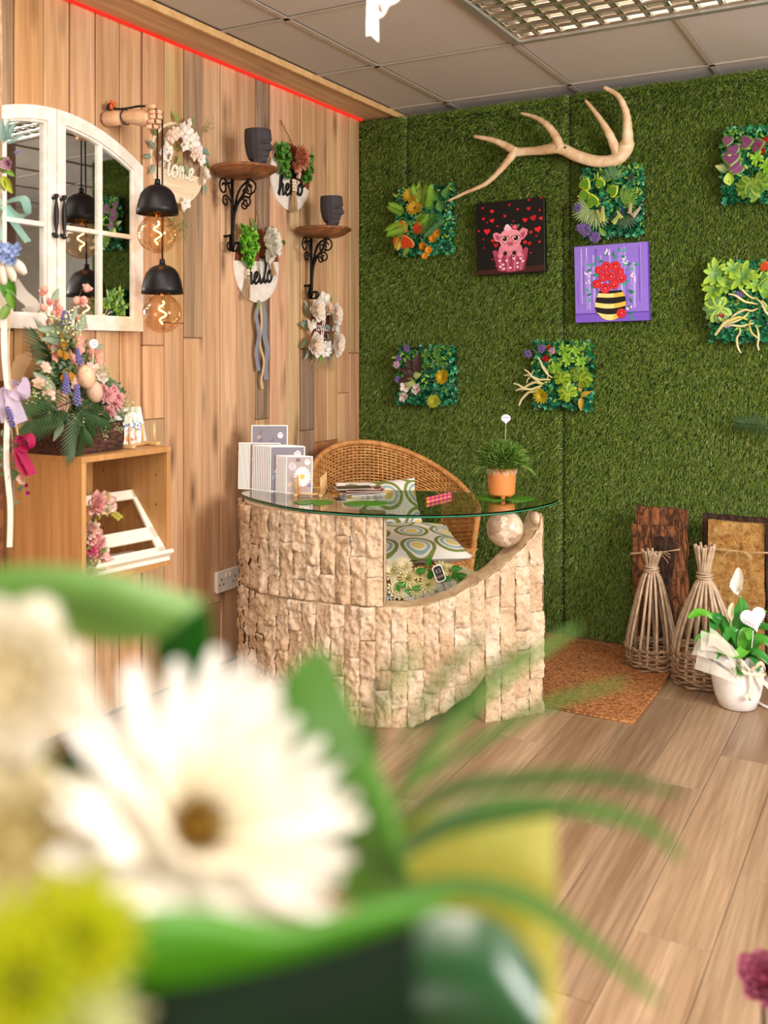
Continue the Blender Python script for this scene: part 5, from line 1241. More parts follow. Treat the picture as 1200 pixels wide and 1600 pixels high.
for (x0, y0, x1, y1) in ((95, 560, 62, 455), (100, 560, 128, 448), (98, 560, 82, 468), (110, 600, 148, 540)): stick('blossom_branch', 'bb', buds_twig('#e9b4a0', 4), x0, y0, x1, y1, .03, 'petal')
for (x, y, s) in ((63, 461, .018), (76, 474, .022), (88, 488, .03), (86, 502, .03), (126, 473, .026), (135, 453, .022), (128, 472, .02), (72, 506, .024), (126, 500, .022), (131, 510, .018), (85, 477, .022)): ab('pink_blossom', 'pbl', rose('#e79c8c', '#f6cbbd', 12), x, y, s, .04)
for (x, y, s, a) in ((120, 537, .036, 0), (142, 548, .022, 0), (150, 558, .034, 0), (81, 550, .034, 0), (93, 628, .036, 1), (128, 580, .03, 0), (112, 562, .022, 0)): ab('pink_flower', 'apk', blossom('#f3b7a4', '#e8c888', 6), x, y, s*1.2, .07)
for (x, y, s, c) in ((60, 600, .02, '#f3b7a4'), (75, 618, .022, '#f6cbbd'), (150, 580, .024, '#f3d8cc'), (158, 590, .022, '#f6e3da'), (140, 575, .02, '#f6cbbd'), (115, 600, .022, '#e9c8b8'), (70, 575, .02, '#f0c4b4')): ab('small_blossom', 'smb'+c, blossom(c, '#e8c888', 6), x, y, s*1.2, .09)
for (x, y, s) in ((168, 618, .035), (178, 632, .036), (170, 645, .030), (184, 622, .03), (160, 610, .03), (176, 610, .026)): ab('pink_hydrangea', 'hyd', mum('#e9a8ac', 44), x, y, s, .10, label='pink ruffled flower head')
for (x, y, s) in ((98, 538, .030), (92, 552, .026), (100, 556, .03), (108, 589, .03), (98, 592, .026), (95, 525, .02), (112, 588, .02)): ab('amber_berries', 'amb', berries('#c98a2c', 26, 4), x, y, s, .09, 'petal', label='amber berry cluster')
for (x0, y0, x1, y1) in ((122, 560, 121, 548), (104, 620, 103, 588), (120, 640, 120, 605), (95, 510, 100, 488), (128, 570, 121, 548), (110, 500, 106, 490), (30, 668, 12, 640)): stick('lavender_spike', 'lav', spike('#8f86c4'), x0, y0+14, x1, y1, .10, 'petal', 1.1)
for (x0, y0, x1, y1) in ((100, 560, 90, 498), (98, 560, 112, 505), (170, 640, 195, 635), (160, 600, 168, 582), (60, 640, 45, 615), (75, 640, 65, 600), (150, 590, 165, 575), (175, 650, 205, 640), (165, 655, 160, 680), (170, 655, 185, 672), (98, 640, 122, 660), (190, 640, 196, 620), (140, 590, 158, 576)): stick('white_sprig', 'ws', sprig('#7d8f55', ['#f1ecd2', '#dfe3b4', '#c3cf86'], 34, 6, .035), x0, y0, x1, y1, .10)
for (x0, y0, x1, y1) in ((112, 500, 122, 478), (120, 520, 138, 486), (105, 520, 66, 512), (100, 532, 70, 528), (80, 470, 95, 450), (140, 620, 150, 600), (150, 545, 165, 538), (85, 620, 60, 580), (130, 615, 140, 590), (180, 640, 200, 652), (95, 655, 88, 690)): stick('sage_leaf', 'sg', leaf1('#8fa287', .42), x0, y0, x1, y1, .08)
for (x, y, s, c) in ((135, 589, .036, '#d9b595'), (148, 612, .034, '#c8a78e')):
    b = MB(); b.sphere((0, 0, 0), 1, 16, 12, c, sc=(.75, .75, 1.05))
    for k in range(40): a, e = ra.random()*6.28, ra.uniform(-1.3, 1.3); b.sphere((.75*math.cos(a)*math.cos(e), .75*math.sin(a)*math.cos(e), 1.05*math.sin(e)), ra.uniform(.02, .05), 5, 4, '#7a5a4a')
    part_label(b.build('speckled_egg', 'print', ar, True, T(APX(x, y, .11)) @ RY(-.3) @ SM(s)), 'speckled beige egg')
b = MB(); mm = T(APX(146, 537, .10)) @ RX(PI/2); b.ell(0, 0, .018, .014, 0, '#f4f1f4', mm); b.ell(0, 0, .018, .014, .002, '#f4f1f4', mm)
for k in range(2): b.poly([(-.010, .002-k*.007), (.010, .002-k*.007), (.010, .005-k*.007), (-.010, .005-k*.007)], .0024, '#8d8a9c', mm)
b.tube([APX(146, 541, .10), APX(144, 590, .09)], .0013, 5, '#dcd6cc'); part_label(b.build('price_pick', 'print', ar, False), 'white round price pick')
# lace bow behind the arrangement at the left
b = MB()
for (P) in ([(72, 560), (50, 548), (30, 575), (28, 612), (45, 620)], [(60, 605), (30, 612), (22, 640), (35, 668)], [(72, 640), (45, 655), (38, 672)]):
    b.strip(catmull([APX(x, y, -.06) for x, y in P], 8), .045, (1, -.2, .9), '#c9a37c')
part_label(b.build('lace_ribbon', mat('lace', '#c69e74', .8, bump=(300, .6, .003)), ar), 'tan lace ribbon')

# --- small plate rack with art card beside it
rkm = T(.25, -1.925, CZ1+.0015) @ RZ(math.radians(93)); rk = thing('plate_rack', 'small pine dowel rack on the cabinet top beside the bark trough', 'rack', rkm)
for s in (-.062, .062): b = MB(); b.box((s, 0, .006), (.018, .13, .012), ch=.002); b.build('foot', 'pine', rk, False)
for y in (-.03, .03): b = MB(); b.tube([(-.062, y, .007), (.062, y, .007)], .004, 8); b.build('rail', 'pine', rk)
for (x, y) in ((-.062, -.045), (-.062, .03), (.062, -.045), (.062, .03), (.02, -.03)): b = MB(); b.tube([(x, y, .008), (x, y, .075)], .0042, 8); b.build('dowel', 'pine', rk)
cmx = rkm @ T(-.085, .0, .0125) @ RX(PI/2-.22) @ SM(1.45, 1.25, 1); b = MB(); b.box((.055, .045, -.002), (.115, .10, .003), '#e8dcc8'); ct = random.Random(5)
b.poly([(0, 0), (.11, 0), (.11, .092), (0, .092)], .0002, '#f4f0e6')
for k in range(90):
    x, y = ct.uniform(.006, .104), ct.uniform(.004, .088); band = y/.092; c = ct.choice(['#e8c840', '#5c9a48', '#e7896e', '#f0b8c0']) if band < .35 else ct.choice(['#4f6fae', '#7fa0cc', '#34508c', '#a9c4dc']) if band < .55 else ct.choice(['#dfe6e0', '#cfe0d8', '#e9e6c8', '#bccfb4']); b.ell(x, y, ct.uniform(.002, .007), ct.uniform(.002, .005), .0003+k*.00001, c, n=8, rot=ct.random()*3)
for k in range(12): x = ct.uniform(.03, .09); b.poly([(x, .05), (x+.001, .05), (x+ct.uniform(-.012, .016), .088)], .0016, '#8fa08a')
tag(b.build('art_card', 'print', None, False, cmx), 'watercolour water lily card standing in the small rack on the cabinet', 'card')

# ================================================================ HANGING DECORATION AT THE LEFT EDGE
M['satin'] = mat('satin', '#e3d8cc', .35)
hp = PT(5, 300, 2.78); gdm = T(hp.x, hp.y, 1.31) @ RZ(TH); hg = thing('hanging_garland', 'cream hanging board with teal bow, blue hydrangea and long ribbons in front of the mirror', 'decoration', gdm)
def GX_(px, py, off=0): return gdm.inverted() @ PT(px, py, 2.78-off)
rh = random.Random(9)
def gb(name, key, fn, px, py, s, off=.03, mt='petal', d=None): return bloom(name, key, fn, hg, face_to(GX_(px, py, off), d or (rh.uniform(-.4, .4), -1, rh.uniform(-.3, .4)), rh.random()*6, s), mt)
def gs(name, key, fn, x0, y0, x1, y1, off=.03, mt='leaf', k=1): a, c = GX_(x0, y0, off), GX_(x1, y1, off); return bloom(name, key, fn, hg, along(a, c-a, (0, -1, .1), (c-a).length*k), mt)
b = MB(); p0, p1 = GX_(-40, 490), GX_(20, 412); b.box(((p0.x+p1.x)/2, 0, (p0.z+p1.z)/2), (p1.x-p0.x, .012, p1.z-p0.z), ch=.003); b.box(((p0.x+p1.x)/2-.02, 0, GX_(0, 330).z), (.05, .010, GX_(0, 170).z-GX_(0, 420).z)); b.build('cream_board', 'cream_paint', hg, False)
b = MB(); b.tube([GX_(-6, 420, -.01), GX_(2, 330, -.01), GX_(0, 200, -.01), GX_(2, 120, -.01), GX_(0, -60, -.01)], .004, 6); b.build('hanger', 'willow', hg)
for (x0, y0, x1, y1) in ((8, 222, 12, 182), (10, 222, 24, 184), (12, 225, 36, 208), (6, 225, 0, 180)): gs('spear_leaf', 'sl', leaf1('#6f8f86', .22), x0, y0, x1, y1)
gb('round_leaf', 'rl', leaf1('#6f8434', .95, .5), 12, 245, .05, .035, 'leaf', (0, -1, 0)); gb('mauve_rose', 'mr', rose('#a9708c', '#d7aec0', 18), 13, 256, .024, .04)
for (x0, y0, x1, y1, c) in ((6, 262, 22, 275, '#6f9a34'), (4, 275, 18, 302, '#a2ae2c'), (4, 280, 6, 300, '#8a9a38'), (10, 430, 18, 480, '#4f8a2c'), (14, 455, 20, 485, '#6fa23c'), (8, 450, 22, 458, '#5c9a34'), (2, 500, 16, 470, '#7a9a4c')): gs('leaf', 'hl'+c, leaf1(c, .5), x0, y0, x1, y1, .04)
gs('lavender_spike', 'lav', spike('#8f86c4'), 16, 240, 32, 236, .03, 'petal')
gb('white_bud', 'wb', rose('#f0e8da', '#fbf7ee', 10), 3, 306, .022, .04)
for (P, w_) in (([(6, 318), (22, 312), (38, 312), (42, 335), (24, 338), (8, 322)], .034), ([(6, 322), (20, 345), (32, 362), (44, 378)], .024), ([(4, 322), (-2, 350), (4, 375)], .022), ([(2, 320), (-14, 310), (-20, 330), (2, 324)], .03)):
    b = MB(); b.strip(catmull([GX_(x, y, .05) for x, y in P], 6), w_, (.3, 1, .8)); part_label(b.build('bow_loop', 'sheer_teal', hg), 'iridescent teal organza')
for (x, y) in ((2, 398), (14, 388), (24, 395), (10, 404), (20, 408), (28, 388), (0, 386)): gb('blue_hydrangea', 'bh', blossom('#8fa6d6', '#27408c', 4, .9), x, y, .020, .05, 'petal', (rh.uniform(-.3, .3), -1, .2))
for (x0, y0, x1, y1) in ((12, 408, 22, 440), (20, 405, 40, 428), (4, 412, 6, 445)): 
    a, c = GX_(x0, y0, .04), GX_(x1, y1, .04); b = MB(); P = [a.lerp(c, k/8) for k in range(9)]; b.tube(P, [.005+.010*math.sin(PI*(k+.5)/9) for k in range(9)], 8, '#efe6d4'); part_label(b.build('bunny_tail', 'petal', hg), 'fluffy cream grass head')
for (P, w_, mt, lb) in (([(20, 440), (34, 460), (52, 478), (40, 490)], .035, 'sheer_white', 'sheer cream ribbon'), ([(6, 490), (8, 560), (14, 620), (12, 640)], .018, 'satin', 'white satin ribbon'), ([(12, 640), (10, 720), (16, 790), (15, 855)], .015, 'satin', 'white satin ribbon'), ([(18, 602), (34, 596), (36, 618), (16, 612), (26, 640), (34, 660)], .035, 'sheer_lilac', 'sheer lilac bow'), ([(12, 606), (2, 618), (8, 660)], .022, 'sheer_lilac', 'sheer lilac bow'), ([(16, 480), (14, 560), (22, 640), (28, 680)], .004, 'twine', 'twine')):
    b = MB(); b.strip(catmull([GX_(x, y, .03) for x, y in P], 7), w_, (1, .35, .2)); part_label(b.build('ribbon', mt, hg), lb)
b = MB(); b.tube(catmull([GX_(14, 636, .02), GX_(20, 700, .02), GX_(22, 790, .02)], 6), .0035, 5); b.build('vine', 'willow', hg)
for (x, y, s, c1, c2) in ((32, 686, .020, '#8f1f4c', '#c23a6c'), (36, 748, .020, '#f3c9b0', '#f7ded0'), (34, 735, .012, '#e7a7a0', '#f0c6be'), (42, 758, .011, '#9a2a6a', '#c24a90'), (43, 770, .010, '#9a2a6a', '#c24a90'), (30, 725, .012, '#c98a80', '#e0b0a4')): gb('small_flower', 'sf'+c1, rose(c1, c2, 14), x, y, s, .035)
for (P) in ([(26, 690), (46, 682), (48, 700), (28, 698)], [(30, 700), (40, 718), (52, 742)], [(28, 700), (30, 720), (44, 742)]): b = MB(); b.strip(catmull([GX_(x, y, .04) for x, y in P], 6), .026, (.5, .8, .7), '#a81c50'); part_label(b.build('magenta_bow', 'petal', hg), 'magenta satin bow')
for k in range(34): y = rh.uniform(640, 795); x = 12+8*math.sin(y/30)+ (16 if y > 730 else 0)*rh.random(); c = rh.choice(['#7f9c84', '#6a8a66', '#9bb49c', '#587a50']); a = rh.random()*6.28; gs('leaf', 'hl'+c, leaf1(c, .5), x, y, x+13*math.cos(a), y+13*math.sin(a), .02+.01*rh.random())
# wooden post at the left edge behind the garland
b = MB(); p = PL(2, 600, .03); b.box((.02, p.y-.02, .62), (.04, .045, 1.20), ch=.002); tag(b.build('wooden_post', 'stained', None, False), 'slim brown wooden post on the timber wall at the left edge', 'post')

# ================================================================ ON THE TURF WALL
YW = -.022                                             # tips of the pile
def bfrm(px, py, y=YW): return T(PB(px, py, y)) @ WALL_B
def bl(px, py, base, y=YW): p = PB(px, py, y); return Vector((p.x-base.x, p.z-base.z, 0))
# --- antler
ab0 = PB(890, 240, YW); an = thing('antler', 'large branched pale deer antler mounted high on the turf wall', 'antler', T(ab0) @ WALL_B)
def apt(px, py, o): p = bl(px, py, ab0); return Vector((p.x, p.y, o))
def tine(P, r0, r1, name, pw=1.0, n=7):
    Q = catmull([apt(*p) for p in P], n); N = len(Q); rd = [r0+(r1-r0)*(i/(N-1))**pw for i in range(N)]
    rd = [r*(1+.05*math.sin(i*1.9)) for i, r in enumerate(rd)]; rd[-1] = .0015; b = MB(); b.tube(Q, rd, 12); b.build(name, 'antler', an)
def mat_antler():
    k = NT('antler'); v = k.coords((1, 1, 1)); n = k.noise(v, 12, 5, .6); n2 = k.noise(k.coords((60, 60, 60)), 3, 3, .7)
    c = k.ramp(n, [(.3, '#b98e62'), (.55, '#dcbd94'), (.75, '#efdcc0')]); k.l(c, k.b.inputs['Base Color']); k.b.inputs['Roughness'].default_value = .5; k.bump(n2, .35, .004); return k.m
M['antler'] = mat_antler()
b = MB(); Q = catmull([apt(*p) for p in ((986, 222, .035), (976, 240, .03), (962, 252, .03), (935, 254, .035), (905, 246, .045), (880, 235, .055), (850, 238, .05), (822, 240, .05), (806, 241, .05))], 7); N = len(Q)
b.tube(Q, [interp(i/(N-1), [(0, .030), (.08, .036), (.18, .034), (.3, .027), (.55, .027), (.68, .026), (.8, .019), (.93, .022), (1, .022)]) for i in range(N)], 14, flat=.8); b.build('main_beam', 'antler', an)
tine([(812, 240, .05), (795, 230, .055), (775, 222, .06), (748, 217, .065)], .022, .008, 'tine'); tine([(810, 241, .05), (800, 256, .06), (790, 270, .07), (768, 291, .075), (740, 304, .08), (711, 318, .085)], .022, .005, 'tine', .8)
tine([(882, 236, .055), (873, 214, .06), (860, 198, .065), (842, 187, .06), (820, 181, .06)], .026, .006, 'tine', .8); tine([(968, 244, .03), (958, 215, .05), (942, 188, .06), (921, 161, .07)], .026, .006, 'tine', .9)
tine([(984, 228, .035), (985, 200, .05), (983, 178, .06), (972, 155, .07), (950, 142, .075)], .030, .008, 'tine', .7)
b = MB(); b.sphere(apt(891, 235, .074), .005, 8, 6); b.build('screw_head', 'black', an)

# --- two canvases
def canvas(c, w_, h, label, rot, edge):
    m = T(c) @ WALL_B @ RZ(rot); t = thing('canvas_painting', label, 'painting', m); b = MB(); b.box((0, 0, .016), (w_, h, .030), edge, ch=.002); b.build('canvas', 'print', t, False); return t
def heart_pts(x, y, s, rot=0):
    P = [];
    for k in range(20): a = 2*PI*k/20; u, v = 16*math.sin(a)**3/17, (13*math.cos(a)-5*math.cos(2*a)-2*math.cos(3*a)-math.cos(4*a))/17; P.append((x+s*(u*math.cos(rot)-v*math.sin(rot)), y+s*(u*math.sin(rot)+v*math.cos(rot))))
    return P
c1 = (PB(750, 374)+PB(856, 370))/2; w1 = PB(856, 372).x-PB(750, 372).x; h1_ = PB(750, 318).z-PB(750, 430).z
c1.y = YW+.008; pa = canvas(c1, w1, h1_, 'small black canvas of a pink pig in a cupcake case among red hearts', .015, '#0d0b0c'); b = MB(); Z = .0312
def q1(zx, zy): return ((zx-622)/403-.5)*w1, (.5-(zy-262)/428)*h1_
S1 = w1/403
def E(b, q, zx, zy, rx, ry, col, S, rot=0, n=16): global Z; x, y = q(zx, zy); Z += .00003; b.ell(x, y, rx*S, ry*S, Z, col, n=n, rot=rot)
def Pp(b, q, pts, col): global Z; Z += .00003; b.poly([q(*p) for p in pts], Z, col)
Pp(b, q1, [(624, 688), (1023, 682), (1023, 648), (624, 662)], '#3a1a14')
rhh = random.Random(2)
for (zx, zy, s) in ((665, 293, 7), (720, 317, 12), (667, 356, 11), (720, 371, 13), (796, 351, 9), (824, 288, 8), (873, 318, 7), (936, 320, 12), (938, 270, 8), (1008, 265, 7), (962, 376, 18), (914, 384, 14), (1006, 382, 11), (688, 433, 18), (988, 443, 18), (947, 457, 11), (752, 407, 6), (638, 427, 7), (722, 490, 11), (740, 518, 14), (665, 478, 6), (690, 380, 5), (912, 512, 11), (938, 521, 12), (996, 516, 7), (1000, 335, 6), (978, 480, 5), (720, 600, 5), (945, 575, 5), (740, 640, 5), (670, 528, 4), (848, 385, 5)): Z += .00003; x, y = q1(zx, zy); b.poly(heart_pts(x, y, s*S1*1.1, rhh.uniform(-.3, .3)), Z, rhh.choice(['#d8141c', '#e01f26', '#b80f18']))
Pp(b, q1, [(723, 450), (745, 442), (785, 462), (770, 500), (740, 497), (727, 475)], '#d98597'); Pp(b, q1, [(930, 440), (900, 425), (868, 455), (880, 500), (905, 492), (925, 468)], '#d98597'); Pp(b, q1, [(738, 458), (772, 470), (765, 492), (745, 485)], '#a84c62'); Pp(b, q1, [(915, 447), (880, 462), (888, 490), (908, 480)], '#a84c62')
E(b, q1, 827, 560, 72, 62, '#d77f90', S1); E(b, q1, 827, 485, 66, 58, '#ea9aa9', S1); E(b, q1, 827, 520, 52, 32, '#e58fa0', S1)
for s in (-1, 1):
    Z += .00003; x, y = q1(827+s*33, 488); b.poly(heart_pts(x, y, 31*S1), Z, '#a92338'); Z += .00003; b.poly(heart_pts(x, y, 25*S1), Z, '#f3b7c0'); E(b, q1, 827+s*33, 483, 14, 15, '#1b1114', S1); E(b, q1, 822+s*33, 477, 4, 4, '#f5eef0', S1)
E(b, q1, 827, 515, 21, 15, '#c9677c', S1); E(b, q1, 820, 515, 4, 6, '#6a2436', S1); E(b, q1, 834, 515, 4, 6, '#6a2436', S1)
E(b, q1, 812, 425, 22, 15, '#f0b9cb', S1); E(b, q1, 810, 412, 13, 11, '#f6cbd9', S1); E(b, q1, 855, 420, 20, 15, '#b8344f', S1); E(b, q1, 855, 420, 10, 8, '#e07a8f', S1); E(b, q1, 875, 412, 8, 8, '#3c7a58', S1); E(b, q1, 835, 405, 6, 5, '#3c7a58', S1)
Pp(b, q1, [(720, 552), (740, 545), (770, 575), (827, 590), (885, 575), (915, 540), (932, 548), (905, 668), (827, 680), (752, 668)], '#a8415c')
for k in range(9): xa = 735+k*23; Pp(b, q1, [(xa, 580), (xa+10, 580), (827+(xa+10-827)*.78, 672), (827+(xa-827)*.78, 672)], '#c9738a' if k % 2 else '#8d2f4a')
for (zx, zy) in ((762, 610), (804, 612), (846, 602), (886, 604), (784, 634), (826, 655), (868, 630), (900, 620), (788, 658), (868, 652), (765, 645)): Z += .00003; x, y = q1(zx, zy); b.poly(heart_pts(x, y, 8*S1), Z, '#f6e3ea')
E(b, q1, 768, 580, 16, 13, '#e58fa0', S1); E(b, q1, 880, 580, 16, 13, '#e58fa0', S1); E(b, q1, 796, 570, 12, 12, '#2b1a20', S1); E(b, q1, 850, 570, 12, 12, '#2b1a20', S1)
b.build('picture', 'print', pa, False)
c2 = (PB(902, 443)+PB(1018, 443))/2; w2 = PB(1017, 443).x-PB(903, 443).x; h2_ = PB(960, 382).z-PB(960, 502).z; c2.y = YW+.008
pb_ = canvas(c2, w2, h2_, 'purple canvas painting of red roses in a yellow and black striped vase', .02, '#6a48c0'); b = MB(); Z = .0312
def q2(zx, zy): return ((zx-152)/405-.5)*w2, (.5-(zy-538)/420)*h2_
S2 = w2/405
Pp(b, q2, [(153, 539), (556, 539), (556, 957), (153, 957)], '#8f72d6'); rv = random.Random(6)
for k in range(46): zx = rv.uniform(160, 540); wv = rv.uniform(3, 14); y0, y1 = rv.uniform(545, 760), rv.uniform(800, 905); Pp(b, q2, [(zx, y0), (zx+wv*.5, y0-10 if y0 > 560 else y0), (zx+wv, y0), (zx+wv*.9, y1), (zx+wv*.2, y1)], rv.choice(['#a58ce2', '#bba8ec', '#7c5cc8', '#9a80dc', '#cfc2f2']))
Pp(b, q2, [(153, 912), (556, 912), (556, 957), (153, 957)], '#7a5ac8'); Pp(b, q2, [(153, 908), (556, 908), (556, 914), (153, 914)], '#5a3aa0')
def leafp(zx, zy, a, L, col='#2f9a7a'):
    c, s = math.cos(a), math.sin(a); P = [(zx, zy), (zx+c*L*.5-s*L*.22, zy-s*L*.5-c*L*.22), (zx+c*L, zy-s*L), (zx+c*L*.5+s*L*.22, zy-s*L*.5+c*L*.22)]; Pp(b, q2, P, col)
for (zx, zy, a) in ((300, 615, 2.8), (320, 625, 3.3), (335, 605, 1.8), (370, 610, 1.5), (400, 590, 1.4), (415, 585, .5), (410, 605, -.3), (375, 625, 1.2), (250, 650, 2.8), (265, 660, 1.6), (250, 665, 3.6), (285, 700, 3.2), (290, 710, 2.5), (440, 660, .4), (450, 675, -.2), (480, 662, .3), (430, 665, 1.5), (240, 790, 2.6), (250, 800, 3.5), (235, 820, 4.6), (255, 780, 1.6), (440, 770, 2.5), (445, 790, -.4), (450, 810, .3), (455, 830, -1.2), (430, 760, .8), (440, 920, .2), (450, 935, -.4), (445, 905, 1.2)): leafp(zx, zy, a, 36, rv.choice(['#2f9a7a', '#3fb08c', '#1f7a5c']))
for (zx, zy) in ((340, 570), (355, 590), (330, 585), (430, 620), (445, 640), (425, 635), (215, 690), (230, 700), (240, 690), (215, 745), (235, 735), (470, 720), (485, 740), (480, 705), (495, 730), (445, 890), (460, 885)): 
    for j in range(3): E(b, q2, zx+rv.uniform(-8, 8), zy+rv.uniform(-8, 8), 5, 5, '#e8dcf6', S2, n=7)
for k in range(0, 1): pass
VP = [(290, 790), (272, 830), (264, 870), (275, 910), (310, 942), (350, 950), (390, 942), (425, 910), (438, 860), (432, 820), (415, 790)]
Pp(b, q2, VP, '#181214')
def vx(zy, side): P = VP[:6] if side < 0 else VP[5:]; P = sorted(P, key=lambda p: p[1]); return interp(zy, [(p[1], p[0]) for p in P])
for (ya, yb, dip) in ((800, 822, 6), (850, 875, 12), (905, 938, 14)):
    top_ = [(vx(ya, -1)+(vx(ya, 1)-vx(ya, -1))*k/8, ya+dip*math.sin(PI*k/8)) for k in range(9)]; bot = [(vx(yb, -1)+(vx(yb, 1)-vx(yb, -1))*k/8, min(yb+dip*math.sin(PI*k/8), 950)) for k in range(9)][::-1]; Pp(b, q2, top_+bot, '#efdc8c'); Pp(b, q2, top_[5:]+bot[:4], '#e0bf4a')
for (zx, zy, r) in ((290, 675, 22), (332, 660, 28), (382, 660, 28), (405, 690, 22), (315, 715, 26), (358, 712, 27), (413, 725, 27), (278, 750, 25), (325, 775, 29), (375, 758, 26), (410, 915, 26), (340, 690, 16)):
    E(b, q2, zx, zy, r, r, '#c41a24', S2)
    for j, f in enumerate((.8, .55, .3)): E(b, q2, zx+rv.uniform(-2, 2), zy+rv.uniform(-2, 2), r*f, r*f, ('#e8303a', '#a80f1c', '#ee5560')[j], S2)
b.build('picture', 'print', pb_, False)

# --- six plant panels
pr = random.Random(101); SP = .00325
def cl_leaf(pal, seed): return cluster('#1f6a44', 9, .55, .34, 1.0, pal, seed)
BOX = ['#1c6a46', '#2a8a5a', '#155238', '#36a070', '#1f7a50']
def panel(x0, y0, x1, y1, label, feats):
    pc = PB((x0+x1)/2, (y0+y1)/2, YW+.004); m = T(pc) @ WALL_B; t = thing('plant_panel', label, 'plant panel', m, None)
    a, c = bl(x0, y0, pc), bl(x1, y1, pc); a2, c2 = bl(x0, y1, pc), bl(x1, y0, pc)
    b = MB(); b.box(((a.x+c.x)/2, (a.y+c.y)/2, .004), (c.x-a.x-.02, a.y-c.y-.02, .006), '#123524'); b.build('backing_mat', 'paint', t, False)
    b = MB(); n = int((c.x-a.x)*(a.y-c.y)/.00012)
    for k in range(n):
        x, y = pr.uniform(a.x+.004, c.x-.004), pr.uniform(c.y+.004, a.y-.004); z = pr.uniform(.012, .034); col = pr.choice(BOX); e = (pr.uniform(-1, 1), pr.uniform(-1, 1), 1)
        mm = face_to((x, y, z), e, pr.random()*6, .0135)
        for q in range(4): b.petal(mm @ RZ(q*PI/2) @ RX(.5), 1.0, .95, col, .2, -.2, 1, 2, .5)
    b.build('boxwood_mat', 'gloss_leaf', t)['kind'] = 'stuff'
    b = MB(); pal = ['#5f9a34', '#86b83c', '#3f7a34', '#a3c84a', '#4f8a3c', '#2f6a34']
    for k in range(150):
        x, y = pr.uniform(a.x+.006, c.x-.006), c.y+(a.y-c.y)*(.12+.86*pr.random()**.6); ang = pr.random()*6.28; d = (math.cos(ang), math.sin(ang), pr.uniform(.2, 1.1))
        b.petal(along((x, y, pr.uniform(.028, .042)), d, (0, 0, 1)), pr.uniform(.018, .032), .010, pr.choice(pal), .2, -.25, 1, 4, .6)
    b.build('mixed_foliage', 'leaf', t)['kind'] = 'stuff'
    for ft in feats:
        nm, key, fn, px, py, s, rot = ft[:7]; mt = ft[7] if len(ft) > 7 else 'leaf'; p = bl(px, py, pc); d = ft[8] if len(ft) > 8 else (pr.uniform(-.3, .3), pr.uniform(-.1, .35), 1)
        mm = T(p.x, p.y, .035+.012*pr.random())
        if nm in ('fern_leaf', 'leaf', 'spider_leaf', 'palm_leaf', 'flower_spike', 'variegated_leaf', 'grass_blade', 'heart_leaf'): mm = mm @ RZ(rot) @ RX(pr.uniform(.12, .4)) @ SM(s*SP)
        else: mm = face_to(mm.translation, d, rot, s*SP)
        bloom(nm, key, fn, t, mm, mt)
    return t
YG = '#9fc23c'
dai = lambda c, e='#6a3a1a': daisy(c, e, 14, .9, .26, 2)
# first: sunflowers and orange leaves (pixel, size in px)
panel(622, 296, 712, 397, 'plant panel with yellow sunflowers, orange-red leaves and ferns, left of the pig canvas', [
 ('sunflower', 'sf1', dai('#c9a22c', '#7a4a1c'), 648, 308, 15, 0, 'petal'), ('sunflower', 'sf1', dai('#c9a22c', '#7a4a1c'), 654, 327, 15, 1, 'petal'),
 ('fern_leaf', 'pfl', frond('#8fc23c', 11, .5, .14), 660, 335, 36, .3), ('fern_leaf', 'pfl', frond('#8fc23c', 11, .5, .14), 668, 330, 34, -.4), ('leaf', 'hl#9fc23c', leaf1(YG, .45), 662, 312, 26, .1),
 ('leaf', 'lg1', leaf1('#4f8a3c', .8, .45), 690, 315, 18, .5), ('leaf', 'lg1', leaf1('#4f8a3c', .8, .45), 702, 312, 18, -.3), ('leaf', 'lg1', leaf1('#4f8a3c', .8, .45), 684, 326, 20, 1.0), ('leaf', 'lg1', leaf1('#4f8a3c', .8, .45), 696, 332, 18, .2), ('leaf', 'lg1', leaf1('#4f8a3c', .8, .45), 688, 345, 16, .8),
 ('fern_leaf', 'pfd', frond('#3c7a34', 13, .42, .11), 700, 335, 40, 2.4), ('fern_leaf', 'pfl', frond('#8fc23c', 11, .5, .14), 648, 350, 34, 1.9), ('fern_leaf', 'pfl', frond('#8fc23c', 11, .5, .14), 640, 335, 26, 1.1),
 ('heart_leaf', 'ol', heart('#d2491c', '#e87a2c'), 634, 365, 19, -.1), ('heart_leaf', 'ol', heart('#d2491c', '#e87a2c'), 660, 368, 22, .1), ('heart_leaf', 'ol', heart('#d2491c', '#e87a2c'), 644, 390, 23, .2), ('heart_leaf', 'ol', heart('#d2491c', '#e87a2c'), 627, 384, 14, .5),
 ('variegated_leaf', 'yv', frond('#e0c84a', 9, .5, .2), 633, 365, 22, 2.9), ('leaf', 'hl#6fa23c', leaf1('#6fa23c', .5), 628, 361, 18, 1.6), ('leaf', 'hl#6fa23c', leaf1('#6fa23c', .5), 646, 389, 18, 2.4),
 ('small_flower', 'of', dai('#f0a01c', '#a8601c'), 688, 366, 8, 0, 'petal'), ('small_flower', 'of', dai('#f0a01c', '#a8601c'), 682, 374, 8, 2, 'petal'), ('small_flower', 'of', dai('#f0a01c', '#a8601c'), 667, 386, 8, 0, 'petal'), ('small_flower', 'of', dai('#f0a01c', '#a8601c'), 675, 392, 7, 1, 'petal'), ('small_flower', 'of', dai('#f0a01c', '#a8601c'), 669, 401, 6, 1, 'petal'),
 ('star_leaf', 'sl2', star('#a8cf4c', '#5a9a34'), 672, 346, 22, 0), ('fern_leaf', 'pfl', frond('#8fc23c', 11, .5, .14), 652, 352, 24, -1.2)])
